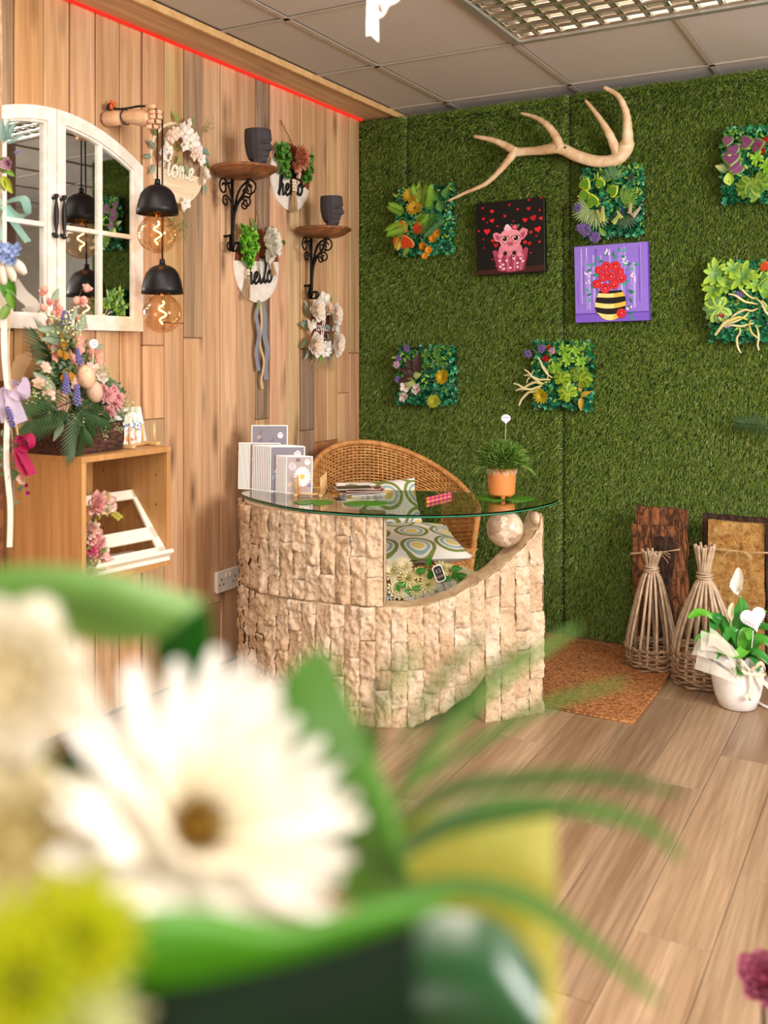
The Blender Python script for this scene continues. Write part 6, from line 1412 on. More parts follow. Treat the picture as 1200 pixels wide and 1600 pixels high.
panel(910, 264, 1008, 370, 'plant panel with yellow-edged round leaves, fan palms and lilac sprays, above the purple canvas', [
 ('heart_leaf', 'yh', heart('#5f9a1c', '#d8e03c'), 915, 298, 17, -.5), ('heart_leaf', 'yh', heart('#5f9a1c', '#d8e03c'), 918, 316, 18, .1), ('heart_leaf', 'yh', heart('#5f9a1c', '#d8e03c'), 931, 325, 19, .1), ('heart_leaf', 'yh', heart('#5f9a1c', '#d8e03c'), 944, 294, 14, .4), ('heart_leaf', 'yh', heart('#5f9a1c', '#d8e03c'), 955, 306, 17, -.9),
 ('palm_leaf', 'fan1', frond('#6a9a64', 15, fan=True), 960, 285, 24, .1), ('palm_leaf', 'fan2', frond('#8ab84a', 15, fan=True), 976, 318, 24, -1.0), ('palm_leaf', 'fan3', frond('#a0b878', 15, fan=True), 925, 328, 26, 1.9), ('palm_leaf', 'fan3', frond('#a0b878', 15, fan=True), 936, 330, 30, 2.8), ('palm_leaf', 'fan4', frond('#5a7a5a', 13, fan=True), 982, 338, 22, 3.3),
 ('flower_spike', 'yws', spike('#d8dc84', n=60), 944, 355, 28, -.1, 'petal'), ('flower_spike', 'yws', spike('#d8dc84', n=60), 950, 360, 30, .4, 'petal'), ('flower_spike', 'yws', spike('#d8dc84', n=60), 955, 358, 26, -.8, 'petal'), ('flower_spike', 'pks', spike('#dcd0b0', n=60, seed=5), 986, 345, 22, -.2, 'petal'), ('flower_spike', 'pks', spike('#dcd0b0', n=60, seed=5), 984, 348, 26, -.8, 'petal'), ('flower_spike', 'yws', spike('#d8dc84', n=60), 980, 350, 20, .5, 'petal'),
 ('lilac_cluster', 'lc', berries('#7d6aa8', 34, 8), 908, 328, 14, 0, 'petal'), ('lilac_cluster', 'lc', berries('#7d6aa8', 34, 8), 920, 362, 20, 0, 'petal'), ('lilac_cluster', 'lc', berries('#7d6aa8', 34, 8), 935, 372, 18, 0, 'petal'), ('lilac_cluster', 'lc', berries('#7d6aa8', 34, 8), 912, 358, 14, 0, 'petal'), ('flower_spike', 'dks', spike('#4c4478', n=40, seed=6), 976, 346, 20, -.1, 'petal'), ('flower_spike', 'dks', spike('#4c4478', n=40, seed=6), 989, 292, 18, -.2, 'petal'), ('leaf', 'hl#6fa23c', leaf1('#6fa23c', .5), 950, 370, 16, .6)])
panel(624, 540, 716, 634, 'plant panel with striped dark leaves, white orchids and two yellow daisies', [
 ('lilac_cluster', 'lc', berries('#7d6aa8', 34, 8), 642, 545, 13, 0, 'petal'), ('lilac_cluster', 'lc', berries('#7d6aa8', 34, 8), 628, 560, 12, 0, 'petal'), ('lilac_cluster', 'lc', berries('#7d6aa8', 34, 8), 627, 593, 12, 0, 'petal'), ('lilac_cluster', 'plc', berries('#c9a8c0', 30, 8), 626, 570, 13, 0, 'petal'),
 ('variegated_leaf', 'dkl', leaf1('#4a3230', .42), 655, 585, 36, .5), ('variegated_leaf', 'lsl', leaf1('#a8b890', .3), 658, 585, 30, .35), ('variegated_leaf', 'dkl', leaf1('#4a3230', .42), 658, 585, 36, -.1), ('variegated_leaf', 'dkl', leaf1('#4a3230', .42), 655, 584, 30, 1.3), ('variegated_leaf', 'dkl', leaf1('#4a3230', .42), 652, 588, 26, 1.9), ('leaf', 'pgl', leaf1('#a8b86a', .8, .5), 655, 600, 18, 1.2), ('leaf', 'pgl', leaf1('#a8b86a', .8, .5), 652, 588, 14, -1.3),
 ('star_leaf', 'sl3', star('#6fa23c', '#3c7a34'), 672, 555, 20, 0), ('star_leaf', 'sl3', star('#6fa23c', '#3c7a34'), 688, 550, 20, 0), ('star_leaf', 'sl3', star('#6fa23c', '#3c7a34'), 692, 565, 18, 1), ('star_leaf', 'sl3', star('#6fa23c', '#3c7a34'), 670, 572, 18, 1),
 ('sunflower', 'yd', daisy('#d8b82c', '#c99a2c', 16, .9, .24, 3), 697, 589, 13, 0, 'petal'), ('sunflower', 'gyd', daisy('#b8b83c', '#a8a83c', 16, .9, .24, 3), 683, 627, 12, 0, 'petal'),
 ('orchid', 'orc', blossom('#efe0d8', '#a8603c', 5, .8), 639, 604, 11, 0, 'petal'), ('orchid', 'orc', blossom('#efe0d8', '#a8603c', 5, .8), 658, 608, 11, .5, 'petal'), ('orchid', 'orc', blossom('#efe0d8', '#a8603c', 5, .8), 637, 620, 11, 1, 'petal')])
panel(835, 533, 929, 642, 'plant panel with pale dangling blades, monstera leaves and red berries above the potted plant', [
 ('lilac_cluster', 'lc', berries('#7d6aa8', 34, 8), 830, 553, 14, 0, 'petal'), ('lilac_cluster', 'lc', berries('#7d6aa8', 34, 8), 852, 546, 14, 0, 'petal'), ('lilac_cluster', 'plc', berries('#c9a8c0', 30, 8), 868, 548, 11, 0, 'petal'), ('berry_cluster', 'rb', berries('#c41c1c', 12), 858, 560, 12, 0, 'petal'), ('berry_cluster', 'rb', berries('#c41c1c', 12), 862, 543, 8, 0, 'petal'),
 ('star_leaf', 'sl4', star('#a8d83c', '#6fb02c'), 885, 548, 24, 0), ('star_leaf', 'sl4', star('#a8d83c', '#6fb02c'), 905, 545, 26, .5), ('star_leaf', 'sl4', star('#a8d83c', '#6fb02c'), 892, 562, 24, 0), ('star_leaf', 'sl4', star('#a8d83c', '#6fb02c'), 874, 575, 24, .3), ('star_leaf', 'sl4', star('#a8d83c', '#6fb02c'), 912, 565, 20, 0),
 ('leaf', 'mon', monstera('#b0cc3c', '#6a9a2c'), 878, 612, 30, -.3), ('leaf', 'mon', monstera('#b0cc3c', '#6a9a2c'), 897, 605, 34, -.9), ('leaf', 'mon', monstera('#b0cc3c', '#6a9a2c'), 906, 632, 32, .6), ('leaf', 'mon2', monstera('#8aa83c', '#5a8a2c'), 912, 605, 28, .2),
 ('sunflower', 'yd2', daisy('#c9b82c', '#9a7a2c', 14, .9, .24, 3), 851, 618, 13, 0, 'petal'), ('leaf', 'ogl', leaf1('#c9a83c', .42), 910, 618, 18, -1.2), ('leaf', 'ogl', leaf1('#c9a83c', .42), 912, 620, 20, 3.1), ('leaf', 'ogl', leaf1('#c9a83c', .42), 912, 612, 14, .3)]
 +[('grass_blade', 'tt%d' % (k % 3), tentacle(20+k % 3), 866-4*k+2, 590+3*k, 34+3*(k % 3), 1.5+.12*k) for k in range(7)]+[('grass_blade', 'tt1', tentacle(21), 838, 578, 20, 2.9), ('grass_blade', 'tt2', tentacle(22), 862, 598, 26, .2)])
panel(1128, 203, 1222, 316, 'plant panel with purple veined leaves and red berries, high at the right edge', [
 ('heart_leaf', 'pu', heart('#8a4a78', '#7a9a4a'), 1141, 215, 15, 3.0), ('heart_leaf', 'pu', heart('#8a4a78', '#7a9a4a'), 1146, 228, 17, 3.4), ('heart_leaf', 'pu', heart('#8a4a78', '#7a9a4a'), 1158, 226, 19, -1.6), ('heart_leaf', 'pu', heart('#8a4a78', '#7a9a4a'), 1175, 232, 20, -1.4), ('heart_leaf', 'pu', heart('#8a4a78', '#7a9a4a'), 1146, 237, 24, 3.1), ('heart_leaf', 'pu', heart('#8a4a78', '#7a9a4a'), 1152, 250, 20, 2.8), ('heart_leaf', 'pu', heart('#8a4a78', '#7a9a4a'), 1160, 258, 18, 2.5),
 ('berry_cluster', 'rb', berries('#c41c1c', 12), 1192, 228, 12, 0, 'petal'), ('berry_cluster', 'rb', berries('#c41c1c', 12), 1198, 222, 10, 0, 'petal'), ('berry_cluster', 'rb', berries('#c41c1c', 12), 1194, 238, 9, 0, 'petal'),
 ('star_leaf', 'sl4', star('#a8d83c', '#6fb02c'), 1185, 250, 22, 0), ('star_leaf', 'sl4', star('#a8d83c', '#6fb02c'), 1200, 262, 22, 0), ('star_leaf', 'sl4', star('#a8d83c', '#6fb02c'), 1196, 280, 22, 1), ('leaf', 'mon2', monstera('#8aa83c', '#5a8a2c'), 1172, 265, 36, -2.6), ('leaf', 'mon2', monstera('#8aa83c', '#5a8a2c'), 1180, 262, 40, 3.0),
 ('variegated_leaf', 'vdl', leaf1('#1f4a28', .5, c2='#cfd88a'), 1142, 270, 20, 1.1), ('leaf', 'pgl2', leaf1('#b8d84c', .8, .5), 1143, 292, 17, .1), ('leaf', 'hl#9fc23c', leaf1(YG, .45), 1160, 300, 15, -1.2), ('leaf', 'hl#9fc23c', leaf1(YG, .45), 1168, 305, 14, -2), ('leaf', 'hl#9fc23c', leaf1(YG, .45), 1175, 318, 16, -.9), ('star_leaf', 'sl4', star('#a8d83c', '#6fb02c'), 1160, 290, 16, 1)])
panel(1110, 410, 1226, 535, 'plant panel with bright glossy green leaves and curling yellow blades, lower at the right edge', [
 ('star_leaf', 'sl5', star('#b8dc3c', '#4f8a4a', 9, .6, .24), 1122, 428, 36, 0), ('star_leaf', 'sl5', star('#b8dc3c', '#4f8a4a', 9, .6, .24), 1164, 434, 38, .4), ('star_leaf', 'sl5', star('#b8dc3c', '#4f8a4a', 9, .6, .24), 1119, 452, 34, .2), ('star_leaf', 'sl5', star('#b8dc3c', '#4f8a4a', 9, .6, .24), 1138, 445, 28, .4), ('star_leaf', 'sl5', star('#b8dc3c', '#4f8a4a', 9, .6, .24), 1148, 422, 26, .4), ('star_leaf', 'sl5', star('#b8dc3c', '#4f8a4a', 9, .6, .24), 1190, 442, 34, .7), ('star_leaf', 'sl5', star('#b8dc3c', '#4f8a4a', 9, .6, .24), 1120, 472, 22, .7),
 ('leaf', 'mon3', monstera('#a8cc4c', '#5f8a4a'), 1158, 472, 42, 1.9), ('lilac_cluster', 'lc', berries('#7d6aa8', 34, 8), 1151, 447, 8, 0, 'petal'), ('lilac_cluster', 'lc', berries('#7d6aa8', 34, 8), 1158, 460, 10, 0, 'petal'), ('lilac_cluster', 'plc', berries('#c9a8c0', 30, 8), 1138, 507, 13, 0, 'petal'), ('berry_cluster', 'rb', berries('#c41c1c', 12), 1120, 493, 12, 0, 'petal'), ('berry_cluster', 'rb', berries('#c41c1c', 12), 1130, 492, 12, 0, 'petal'),
 ('heart_leaf', 'ol', heart('#d2491c', '#e87a2c'), 1198, 425, 14, 0), ('leaf', 'hl#6fa23c', leaf1('#6fa23c', .5), 1195, 468, 34, -.4), ('leaf', 'hl#9fc23c', leaf1(YG, .45), 1188, 455, 30, -.8)]
 +[('grass_blade', 'tt%d' % (k % 4), tentacle(20+k % 4, '#c9c03c', '#e8dca0'), px, py, s, r) for k, (px, py, s, r) in enumerate(((1184, 468, 34, 1.7), (1186, 476, 36, 1.4), (1186, 482, 36, 1.8), (1170, 500, 46, 2.0), (1172, 488, 34, 3.0), (1180, 505, 34, 1.9), (1158, 512, 32, 3.0), (1176, 500, 30, 3.5), (1182, 508, 32, 4.2), (1182, 465, 30, 4.0), (1192, 470, 34, 3.6)))])
lp = PB(1176, 672, YW-.01); tag(bloom('palm_leaf_tip', 'plt', frond('#3f5f38', 16, .40, .06, .8), None, T(PB(1235, 668, YW-.05)) @ WALL_B @ RZ(PI/2-.05) @ SM(.19), 'leaf'), 'tip of a palm leaf reaching in over the turf at the right edge', 'leaf')

# ================================================================ ON THE FLOOR AT THE RIGHT
mp = MB(); M['coir'] = None
def mat_coir():
    k = NT('coir'); v = k.coords((1, 1, 1)); vo = k.n('ShaderNodeTexVoronoi'); vo.inputs['Scale'].default_value = 1; k.l(k.coords((75, 130, 1)), vo.inputs['Vector']); n = k.noise(v, 260, 3, .7)
    c = k.ramp(vo.outputs['Distance'], [(.05, '#d9a268'), (.45, '#b9773e'), (.8, '#7f4c24')]); c = k.mix(k.ramp(n, [(.35, (.5,)*3), (.55, (0,)*3)]), c, '#7a4a26'); k.l(c, k.b.inputs['Base Color']); k.b.inputs['Roughness'].default_value = .95
    b1 = k.bump(vo.outputs['Distance'], .9, .006); k.bump(n, .5, .003, b1); return k.m
M['coir'] = mat_coir()
MX0, MX1, MY0, MY1 = .93, 1.665, -.935, -.06
mt_ = thing('coir_mat', 'brown woven coir mat on the floor between the desk and the willow baskets', 'mat', T((MX0+MX1)/2, (MY0+MY1)/2, .0005))
b = MB(); 
def mfn(u, v): x, y = (u-.5)*(MX1-MX0), (v-.5)*(MY1-MY0); return (x, y, .009+.0012*mnoise.noise(Vector((x*5, y*5, 0)))+.0015*mnoise.noise(Vector((x*60, y*60, 3))))
b.grid(mfn, 60, 70); b.build('weave', 'coir', mt_)
b = MB(); hx, hy = (MX1-MX0)/2, (MY1-MY0)/2; b.tube([(-hx, -hy, .005), (hx, -hy, .005), (hx, hy, .005), (-hx, hy, .005)], .0055, 6, closed=True); b.build('bound_edge', 'coir', mt_)
# --- bark boards leaning on the turf
def slab(x0, x1, h, y_bot, lean, th_, material, label, rag=.006, seed=0, hole=None):
    w_ = x1-x0; m = T((x0+x1)/2, y_bot, .001) @ RX(-lean); b = MB(); NU, NV = 16, 40
    def fr(u, v):
        x = (u-.5)*w_+ (rag*mnoise.noise(Vector((v*9, seed, u*2))) if u in (0, 1) else 0); z = h*v+(rag*mnoise.noise(Vector((u*8, seed, 4))) if v == 1 else 0)
        return (x, -th_/2-(.010*mnoise.noise(Vector((x*16, z*6, seed)))+.005*mnoise.noise(Vector((x*60, z*25, seed)))), z)
    b.grid(fr, NU, NV); o = len(b.v); P = [fr(i/NU, 0) for i in range(NU+1)]+[fr(1, j/NV) for j in range(1, NV+1)]+[fr(i/NU, 1) for i in range(NU-1, -1, -1)]+[fr(0, j/NV) for j in range(NV-1, 0, -1)]
    n = len(P); b.add(P+[(p[0], th_/2, p[2]) for p in P], [(i, n+i, n+(i+1) % n, (i+1) % n) for i in range(n)]+[tuple(range(n, 2*n))]); t = thing('bark_board', label, 'board', m); b.build('bark_face', material, t, False); return t
def twine_band(t, w_, z, tilt, y, bow=False):
    b = MB(); rr2 = random.Random(int(z*1000))
    for q in range(3): b.tube(catmull([(-w_/2-.004, y, z-tilt+.003*q), (-w_*.15, y-.006, z-.2*tilt+.004*q*rr2.uniform(-1, 1)), (w_*.2, y-.007, z+.4*tilt), (w_/2+.004, y, z+tilt+.002*q)], 5), .0016, 5)
    if bow:
        for k in range(5): a = rr2.uniform(-.6, .6)+(PI if k % 2 else 0); b.tube(catmull([(.01, y-.008, z), (.01+.03*math.cos(a), y-.014, z+.02*math.sin(a)+.005), (.01+.06*math.cos(a), y-.010, z+.05*math.sin(a)-.01)], 5), .0015, 5)
    b.build('raffia_tie', 'twine', t)
p_ = lambda px, y: PB(px, 800, y).x
s1a = slab(p_(1000, -.06), p_(1079, -.06), PB(1040, 789, -.045).z, -.085, -.06, .022, 'bark', 'tall rough brown bark board leaning at the back of the left pair', seed=1)
b = MB(); b.tube([(.075, -.026, .565), (.075, -.018, .565)], .006, 8); b.tube([(.082, -.026, .33), (.082, -.018, .33)], .006, 8); b.build('nail_hole', 'dark_hole', s1a)
s1b = slab(p_(994, -.10), p_(1066, -.10), PB(1030, 817, -.09).z, -.125, -.055, .020, 'bark', 'shorter bark board with a dark strip and raffia bow, front of the left pair', seed=2); twine_band(s1b, .200, .46, .02, -.028, True)
b = MB(); b.grid(lambda u, v: (.005+.07*u+.01*math.sin(v*9), -.024-.004*mnoise.noise(Vector((u*4, v*20, 1))), .03+.50*v), 5, 24); part_label(b.build('dark_bark_strip', 'bark_dark', s1b), 'dark strip of bark')
s2a = slab(p_(1102, -.06), p_(1232, -.06), PB(1140, 801, -.045).z, -.085, -.05, .022, 'bark_dark', 'dark bark board leaning at the back of the right stack', seed=3)
s2b = slab(p_(1111, -.10), p_(1198, -.10), PB(1150, 811, -.09).z, -.14, -.035, .024, 'cork', 'golden cork bark board at the front of the right stack', seed=4); twine_band(s2b, .245, .50, .002, -.032, True)
s2c = slab(p_(1200, -.12), p_(1230, -.12), PB(1200, 812, -.09).z, -.145, -.05, .012, 'bark_dark', 'narrow dark bark board beside the golden cork board', seed=5)
# --- willow cloches
def cloche(pxc, t_c, r, hb_, z_tie, z_top, label, nrod, seed, thk):
    c = PT(pxc, 800, t_c); m = T(c.x, c.y, 0) @ RZ(TH); t = thing('willow_cloche', label, 'basket', m); r0 = random.Random(seed); rows = int(hb_/.0105)
    b = MB()
    for k in range(rows):
        z = .006+hb_*(k+.5)/rows; P = []
        for i in range(72):
            a = 2*PI*i/72; ph = math.sin(a*nrod/2+PI*k); rr_ = (r*(.93+.07*math.sin(PI*(k+.5)/rows*.8+.3)))+.006*ph; P.append((rr_*math.cos(a), rr_*math.sin(a), z+.0035*math.sin(a*3+k*1.7)+r0.uniform(-.0008, .0008)))
        b.tube(P, thk*r0.uniform(.9, 1.15), 5, closed=True)
    b.build('woven_base', 'willow', t)['kind'] = 'stuff'
    b = MB(); P = [];
    for i in range(120): a = 2*PI*i/120; P.append(((r+.004*math.sin(a*22))*math.cos(a), (r+.004*math.sin(a*22))*math.sin(a), hb_+.006+.003*math.cos(a*22)))
    b.tube(P, thk*1.4, 6, closed=True); b.build('woven_rim', 'willow', t)
    for k in range(nrod):
        a = 2*PI*k/nrod+r0.uniform(-.08, .08); w0 = r*.96; f = .026; tw = r0.uniform(-.25, .25); da = .7+tw
        P = [(w0*math.cos(a), w0*math.sin(a), hb_*.3), (w0*1.0*math.cos(a), w0*1.0*math.sin(a), hb_+.02), (w0*.78*math.cos(a+.05), w0*.78*math.sin(a+.05), hb_+(z_tie-hb_)*.42), (f*1.6*math.cos(a+.12), f*1.6*math.sin(a+.12), z_tie-.05), (f*.75*math.cos(a+.3), f*.75*math.sin(a+.3), z_tie), (f*1.5*math.cos(a+da), f*1.5*math.sin(a+da), z_top+r0.uniform(-.012, .006))]
        Q = catmull(P, 6); N = len(Q); b = MB(); b.tube(Q, [thk*1.25*(1-.22*i/N) for i in range(N)], 7); b.build('willow_rod', 'willow_rod', t)
    b = MB()
    for q in range(3): b.tube([((f*1.12)*math.cos(2*PI*i/24), (f*1.12)*math.sin(2*PI*i/24), z_tie-.008+.007*q+.003*math.sin(2*PI*i/24+q*2)) for i in range(24)], .0042, 6, closed=True)
    part_label(b.build('tie_band', 'willow_rod', t), 'pale plaited tie')
cloche(1018, 4.045, .104, .085, .410, .485, 'smaller willow cloche basket with rods tied at the top, standing by the coir mat', 16, 1, .0052)
cloche(1101, 3.85, .124, .125, .428, .545, 'larger willow cloche basket tied at the top, behind the white plant pot', 20, 2, .0056)
# --- peace lily in white pot
pc_ = PT(1152, 800, 3.60); pl_ = thing('peace_lily', 'peace lily in a white ceramic pot with cream netting, ribbon and lace heart', 'plant', T(pc_.x, pc_.y, 0) @ RZ(TH))
b = MB(); b.lathe([(0, 0), (.058, 0), (.068, .006), (.083, .05), (.092, .10), (.093, .135), (.088, .158), (.083, .158), (.087, .13), (.08, .12), (0, .12)], 40); b.build('pot', 'ceramic', pl_)
def PLX(px, py, off=0): return (T(pc_.x, pc_.y, 0) @ RZ(TH)).inverted() @ PT(px, py, 3.60-off)
def longleaf(P, w_, col, n=10, nm='leaf', mt='gloss_leaf', parent=None, X=None, bend=.25):
    Q = catmull([(X or PLX)(*p) for p in P], max(2, n//(len(P)-1))); N = len(Q); b = MB(); vs = []; up = Vector((0, -.5, 1))
    for i, p in enumerate(Q):
        t = (Q[min(i+1, N-1)]-Q[max(i-1, 0)]).normalized(); x = t.cross(up).normalized(); nn = x.cross(t); u = i/(N-1); ww = w_/2*(max(math.sin(PI*min(max(.06+.9*u, 0), 1)), 0)**.75)*(1 if u > .25 else max(u/.25, .18)); vs += [p-x*ww+nn*ww*bend, p-x*ww*.5+nn*ww*.05, p, p+x*ww*.5+nn*ww*.05, p+x*ww+nn*ww*bend]
    c2 = tuple(min(v*1.35, 1) for v in lin(col)); 
    for i in range(N-1):
        for k in range(4): pass
    b.add(vs, [(i*5+k, i*5+k+1, i*5+6+k, i*5+5+k) for i in range(N-1) for k in range(4)], col); b.build(nm, mt, parent or pl_)
for P, w_, c in (([(1150, 1040, 0), (1120, 975, .03), (1095, 958, .05), (1076, 966, .06)], .045, '#5fae2c'), ([(1150, 1040, 0), (1135, 985, .02), (1120, 965, .03), (1112, 990, .07)], .05, '#2f7a2c'), ([(1150, 1040, .02), (1125, 1000, .05), (1105, 992, .06), (1086, 1002, .07)], .04, '#4a9a34'), ([(1152, 1040, 0), (1155, 990, 0), (1158, 950, 0), (1156, 935, 0)], .06, '#3c8a34'), ([(1155, 1040, 0), (1150, 1000, .03), (1142, 985, .03), (1130, 1005, .07)], .045, '#3c8a34'), ([(1155, 1040, 0), (1175, 1010, .03), (1190, 1000, .04), (1215, 1015, .05)], .055, '#4f9a34'), ([(1155, 1040, 0), (1172, 985, .0), (1195, 980, .02), (1218, 990, .02)], .045, '#2f7a2c'), ([(1155, 1040, .02), (1165, 1015, .05), (1150, 1025, .08), (1120, 1018, .10)], .04, '#6ab43c'), ([(1155, 1040, 0), (1168, 1000, -.02), (1180, 965, -.03), (1198, 955, -.03)], .04, '#5fae2c'), ([(1155, 1040, .02), (1172, 1020, .06), (1190, 1025, .09), (1208, 1045, .10)], .045, '#3c8a34'), ([(1155, 1040, 0), (1140, 1010, -.03), (1128, 970, -.04), (1115, 960, -.03)], .05, '#2f7a2c'), ([(1150, 1040, .02), (1140, 1015, .06), (1128, 1015, .08), (1118, 1030, .10)], .03, '#3c8a34'), ([(1155, 1040, .02), (1170, 1025, .07), (1182, 1035, .1), (1185, 1050, .11)], .03, '#2f7a2c'), ([(1155, 1040, .0), (1180, 1000, .0), (1200, 1005, .02), (1215, 1035, .03)], .045, '#58a234'), ([(1150, 1040, 0), (1128, 1005, .0), (1108, 1000, .01), (1090, 1020, .02)], .035, '#3c8a34'), ([(1155, 1040, .01), (1160, 1000, .04), (1168, 985, .05), (1170, 1000, .08)], .04, '#58a234')): longleaf(P, w_, c, 12)
b = MB(); b.tube(catmull([PLX(1155, 1040, 0), PLX(1160, 980, 0), PLX(1156, 930, .0)], 5), .0022, 6, '#7fae4c'); b.tube(catmull([PLX(1152, 1040, .02), PLX(1142, 990, .02), PLX(1140, 960, .02)], 5), .0022, 6, '#7fae4c'); b.build('flower_stem', 'leaf', pl_)
longleaf([(1153, 934, 0), (1149, 922, .01), (1152, 905, .012), (1154, 887, .01)], .045, '#f3efe2', 9, 'spathe', 'petal', bend=.9); longleaf([(1142, 975, .02), (1141, 962, .03), (1143, 950, .035), (1146, 942, .03)], .022, '#e6e2bc', 9, 'spathe', 'petal', bend=.9)
b = MB()
P = [(.0 + .052*math.sin(a)**3*1.0, .052*(13*math.cos(a)-5*math.cos(2*a)-2*math.cos(3*a)-math.cos(4*a))/16) for a in [2*PI*k/40 for k in range(40)]]; hm_ = T(PLX(1177, 966, .05)) @ RX(PI/2) @ RZ(.25) @ SM(.80)
b.prism(P, -.002, .003, '#f1eef4', hm_)
for k in range(40): b.sphere((P[k][0]*1.06, P[k][1]*1.06, 0), .0055, 6, 4, '#f6f4f8', hm_)
for k in range(26): a = k*2.4; r_ = .036*(k/26)**.5; b.sphere((r_*math.cos(a)*.9, r_*math.sin(a)*.8+.006, .004), .0038, 6, 4, '#e6e2ee', hm_)
b.tube([PLX(1177, 985, .05), PLX(1172, 1040, .03)], .002, 5, '#e9e6ea'); part_label(b.build('lace_heart', 'print', pl_), 'white lace heart on a stick')
b = MB()
for (P) in ([(1162, 1060), (1155, 1035), (1130, 1010), (1095, 1000)], [(1160, 1062), (1130, 1030), (1100, 1015), (1086, 1010)], [(1155, 1065), (1125, 1050), (1105, 1040), (1088, 1030)], [(1150, 1055), (1140, 1020), (1120, 1000), (1108, 995)]): b.strip(catmull([PLX(x, y, .10+.015*math.sin(x)) for x, y in P[:]], 6), [.02+.05*(k/18) for k in range(19)], (.5, .6, .9))
part_label(b.build('netting', 'sheer_white', pl_), 'sheer cream netting')
b = MB()
for P in ([(1172, 1048), (1158, 1032), (1160, 1048), (1172, 1052)], [(1174, 1048), (1190, 1036), (1196, 1052), (1178, 1054)]): b.strip(catmull([PLX(x, y, .11) for x, y in P], 6), .016, (.2, .7, .6), '#d8c7ae')
b.strip(catmull([PLX(x, y, .11) for x, y in ((1172, 1052), (1176, 1075), (1172, 1092), (1165, 1086))], 6), .015, (1, .2, .2), '#e2d4bf'); b.strip(catmull([PLX(x, y, .11) for x, y in ((1176, 1052), (1192, 1065), (1204, 1076))], 6), .015, (.2, .2, 1), '#e2d4bf'); part_label(b.build('ribbon_bow', 'print', pl_), 'natural lace ribbon bow')
bloom('ivy_leaf', 'ivy', star('#5fae34', '#3c8a2c', 6, .5, .3), pl_, face_to(PLX(1153, 1048, .09), (0, -1, .7), 0, .05), 'leaf')
b = MB(); b.tube(catmull([PZ(1185, 1098, .006), PZ(1196, 1104, .006), PZ(1212, 1108, .006), PZ(1250, 1100, .006)], 8), .006, 8); tag(b.build('white_cable', 'white_plastic'), 'thick white cable curving over the floor beside the white pot', 'cable')
b = MB(); q = PZ(1218, 1070, 0); b.lathe([(0, 0), (.07, 0), (.075, .006), (.075, .016), (.03, .028), (.012, .034), (.012, .12), (0, .12)], 32, m=T(q)); tag(b.build('floor_stand', 'white_plastic'), 'white round stand base on the floor at the right edge', 'stand')

# --- flower trough behind the desk sweep
fm_ = FR @ T(.205, 3.735, 0); ft = thing('flower_trough', 'trough of cream artificial dahlias behind the sweep of the desk', 'flowers', fm_)
b = MB(); b.box((0, 0, .155), (.33, .13, .31), ch=.004); b.build('trough', 'stained', ft, False)
def FX(px, py, off=0): return fm_.inverted() @ PT(px, py, 3.735-off)
rf = random.Random(3)
for (x, y, s, k) in ((612, 893, .05, 0), (630, 886, .042, 0), (638, 905, .048, 1), (656, 898, .04, 1), (622, 922, .05, 0), (650, 922, .042, 1), (668, 915, .045, 1), (682, 925, .045, 2), (702, 915, .048, 2), (690, 890, .04, 1), (702, 892, .035, 1), (722, 900, .042, 0), (640, 932, .035, 2), (606, 930, .04, 2), (715, 912, .04, 0), (660, 932, .04, 2), (738, 902, .03, 0)):
    fn = (daisy('#f1e6bc', '#d6bb62', 16, .9, .3, 3), mum('#efe7a8', 50), mum('#f8f5ea', 56))[k]; off = .03+.03*(y-885)/50; bloom('cream_flower', 'cf%d' % k, fn, ft, face_to(FX(x, y, off), (rf.uniform(-.4, .4), -1, rf.uniform(.4, 1.2)), rf.random()*6, s))
    b = MB(); p = FX(x, y, off); b.tube([p, (p.x*.8, 0, .28)], .003, 5, '#4f7a2c'); b.build('stem', 'leaf', ft)
for (x, y, a) in ((668, 900, .5), (672, 905, 1.6), (650, 893, .3), (707, 905, 1.2), (712, 900, .2), (705, 888, .1), (648, 928, 2.6), (620, 930, 1.5), (660, 920, 2.9), (636, 915, 2.8), (722, 915, 2), (668, 885, 1.3), (690, 905, .2)): bloom('leaf', 'hl#3f8a2c', leaf1('#3f8a2c', .5), ft, along(FX(x, y, .06), (math.cos(a), -.5, math.sin(a)), (0, -1, .3), .045), 'leaf')
b = MB(); mm = T(FX(686, 896, .10)) @ RX(PI/2-.15) @ RZ(.35); hw_, hh_ = .019, .031
def rr_rect(w_, h, r, n=5): return [(cx*(w_-r)+r*math.cos(a), cy*(h-r)+r*math.sin(a)) for cx, cy, a0 in ((1, 1, 0), (-1, 1, PI/2), (-1, -1, PI), (1, -1, 3*PI/2)) for a in [a0+PI/2*k/n for k in range(n+1)]]
b.prism(rr_rect(hw_, hh_, .012), -.002, .001, '#f0ede6', mm); b.prism(rr_rect(hw_-.003, hh_-.003, .010), .001, .0016, '#16130f', mm)
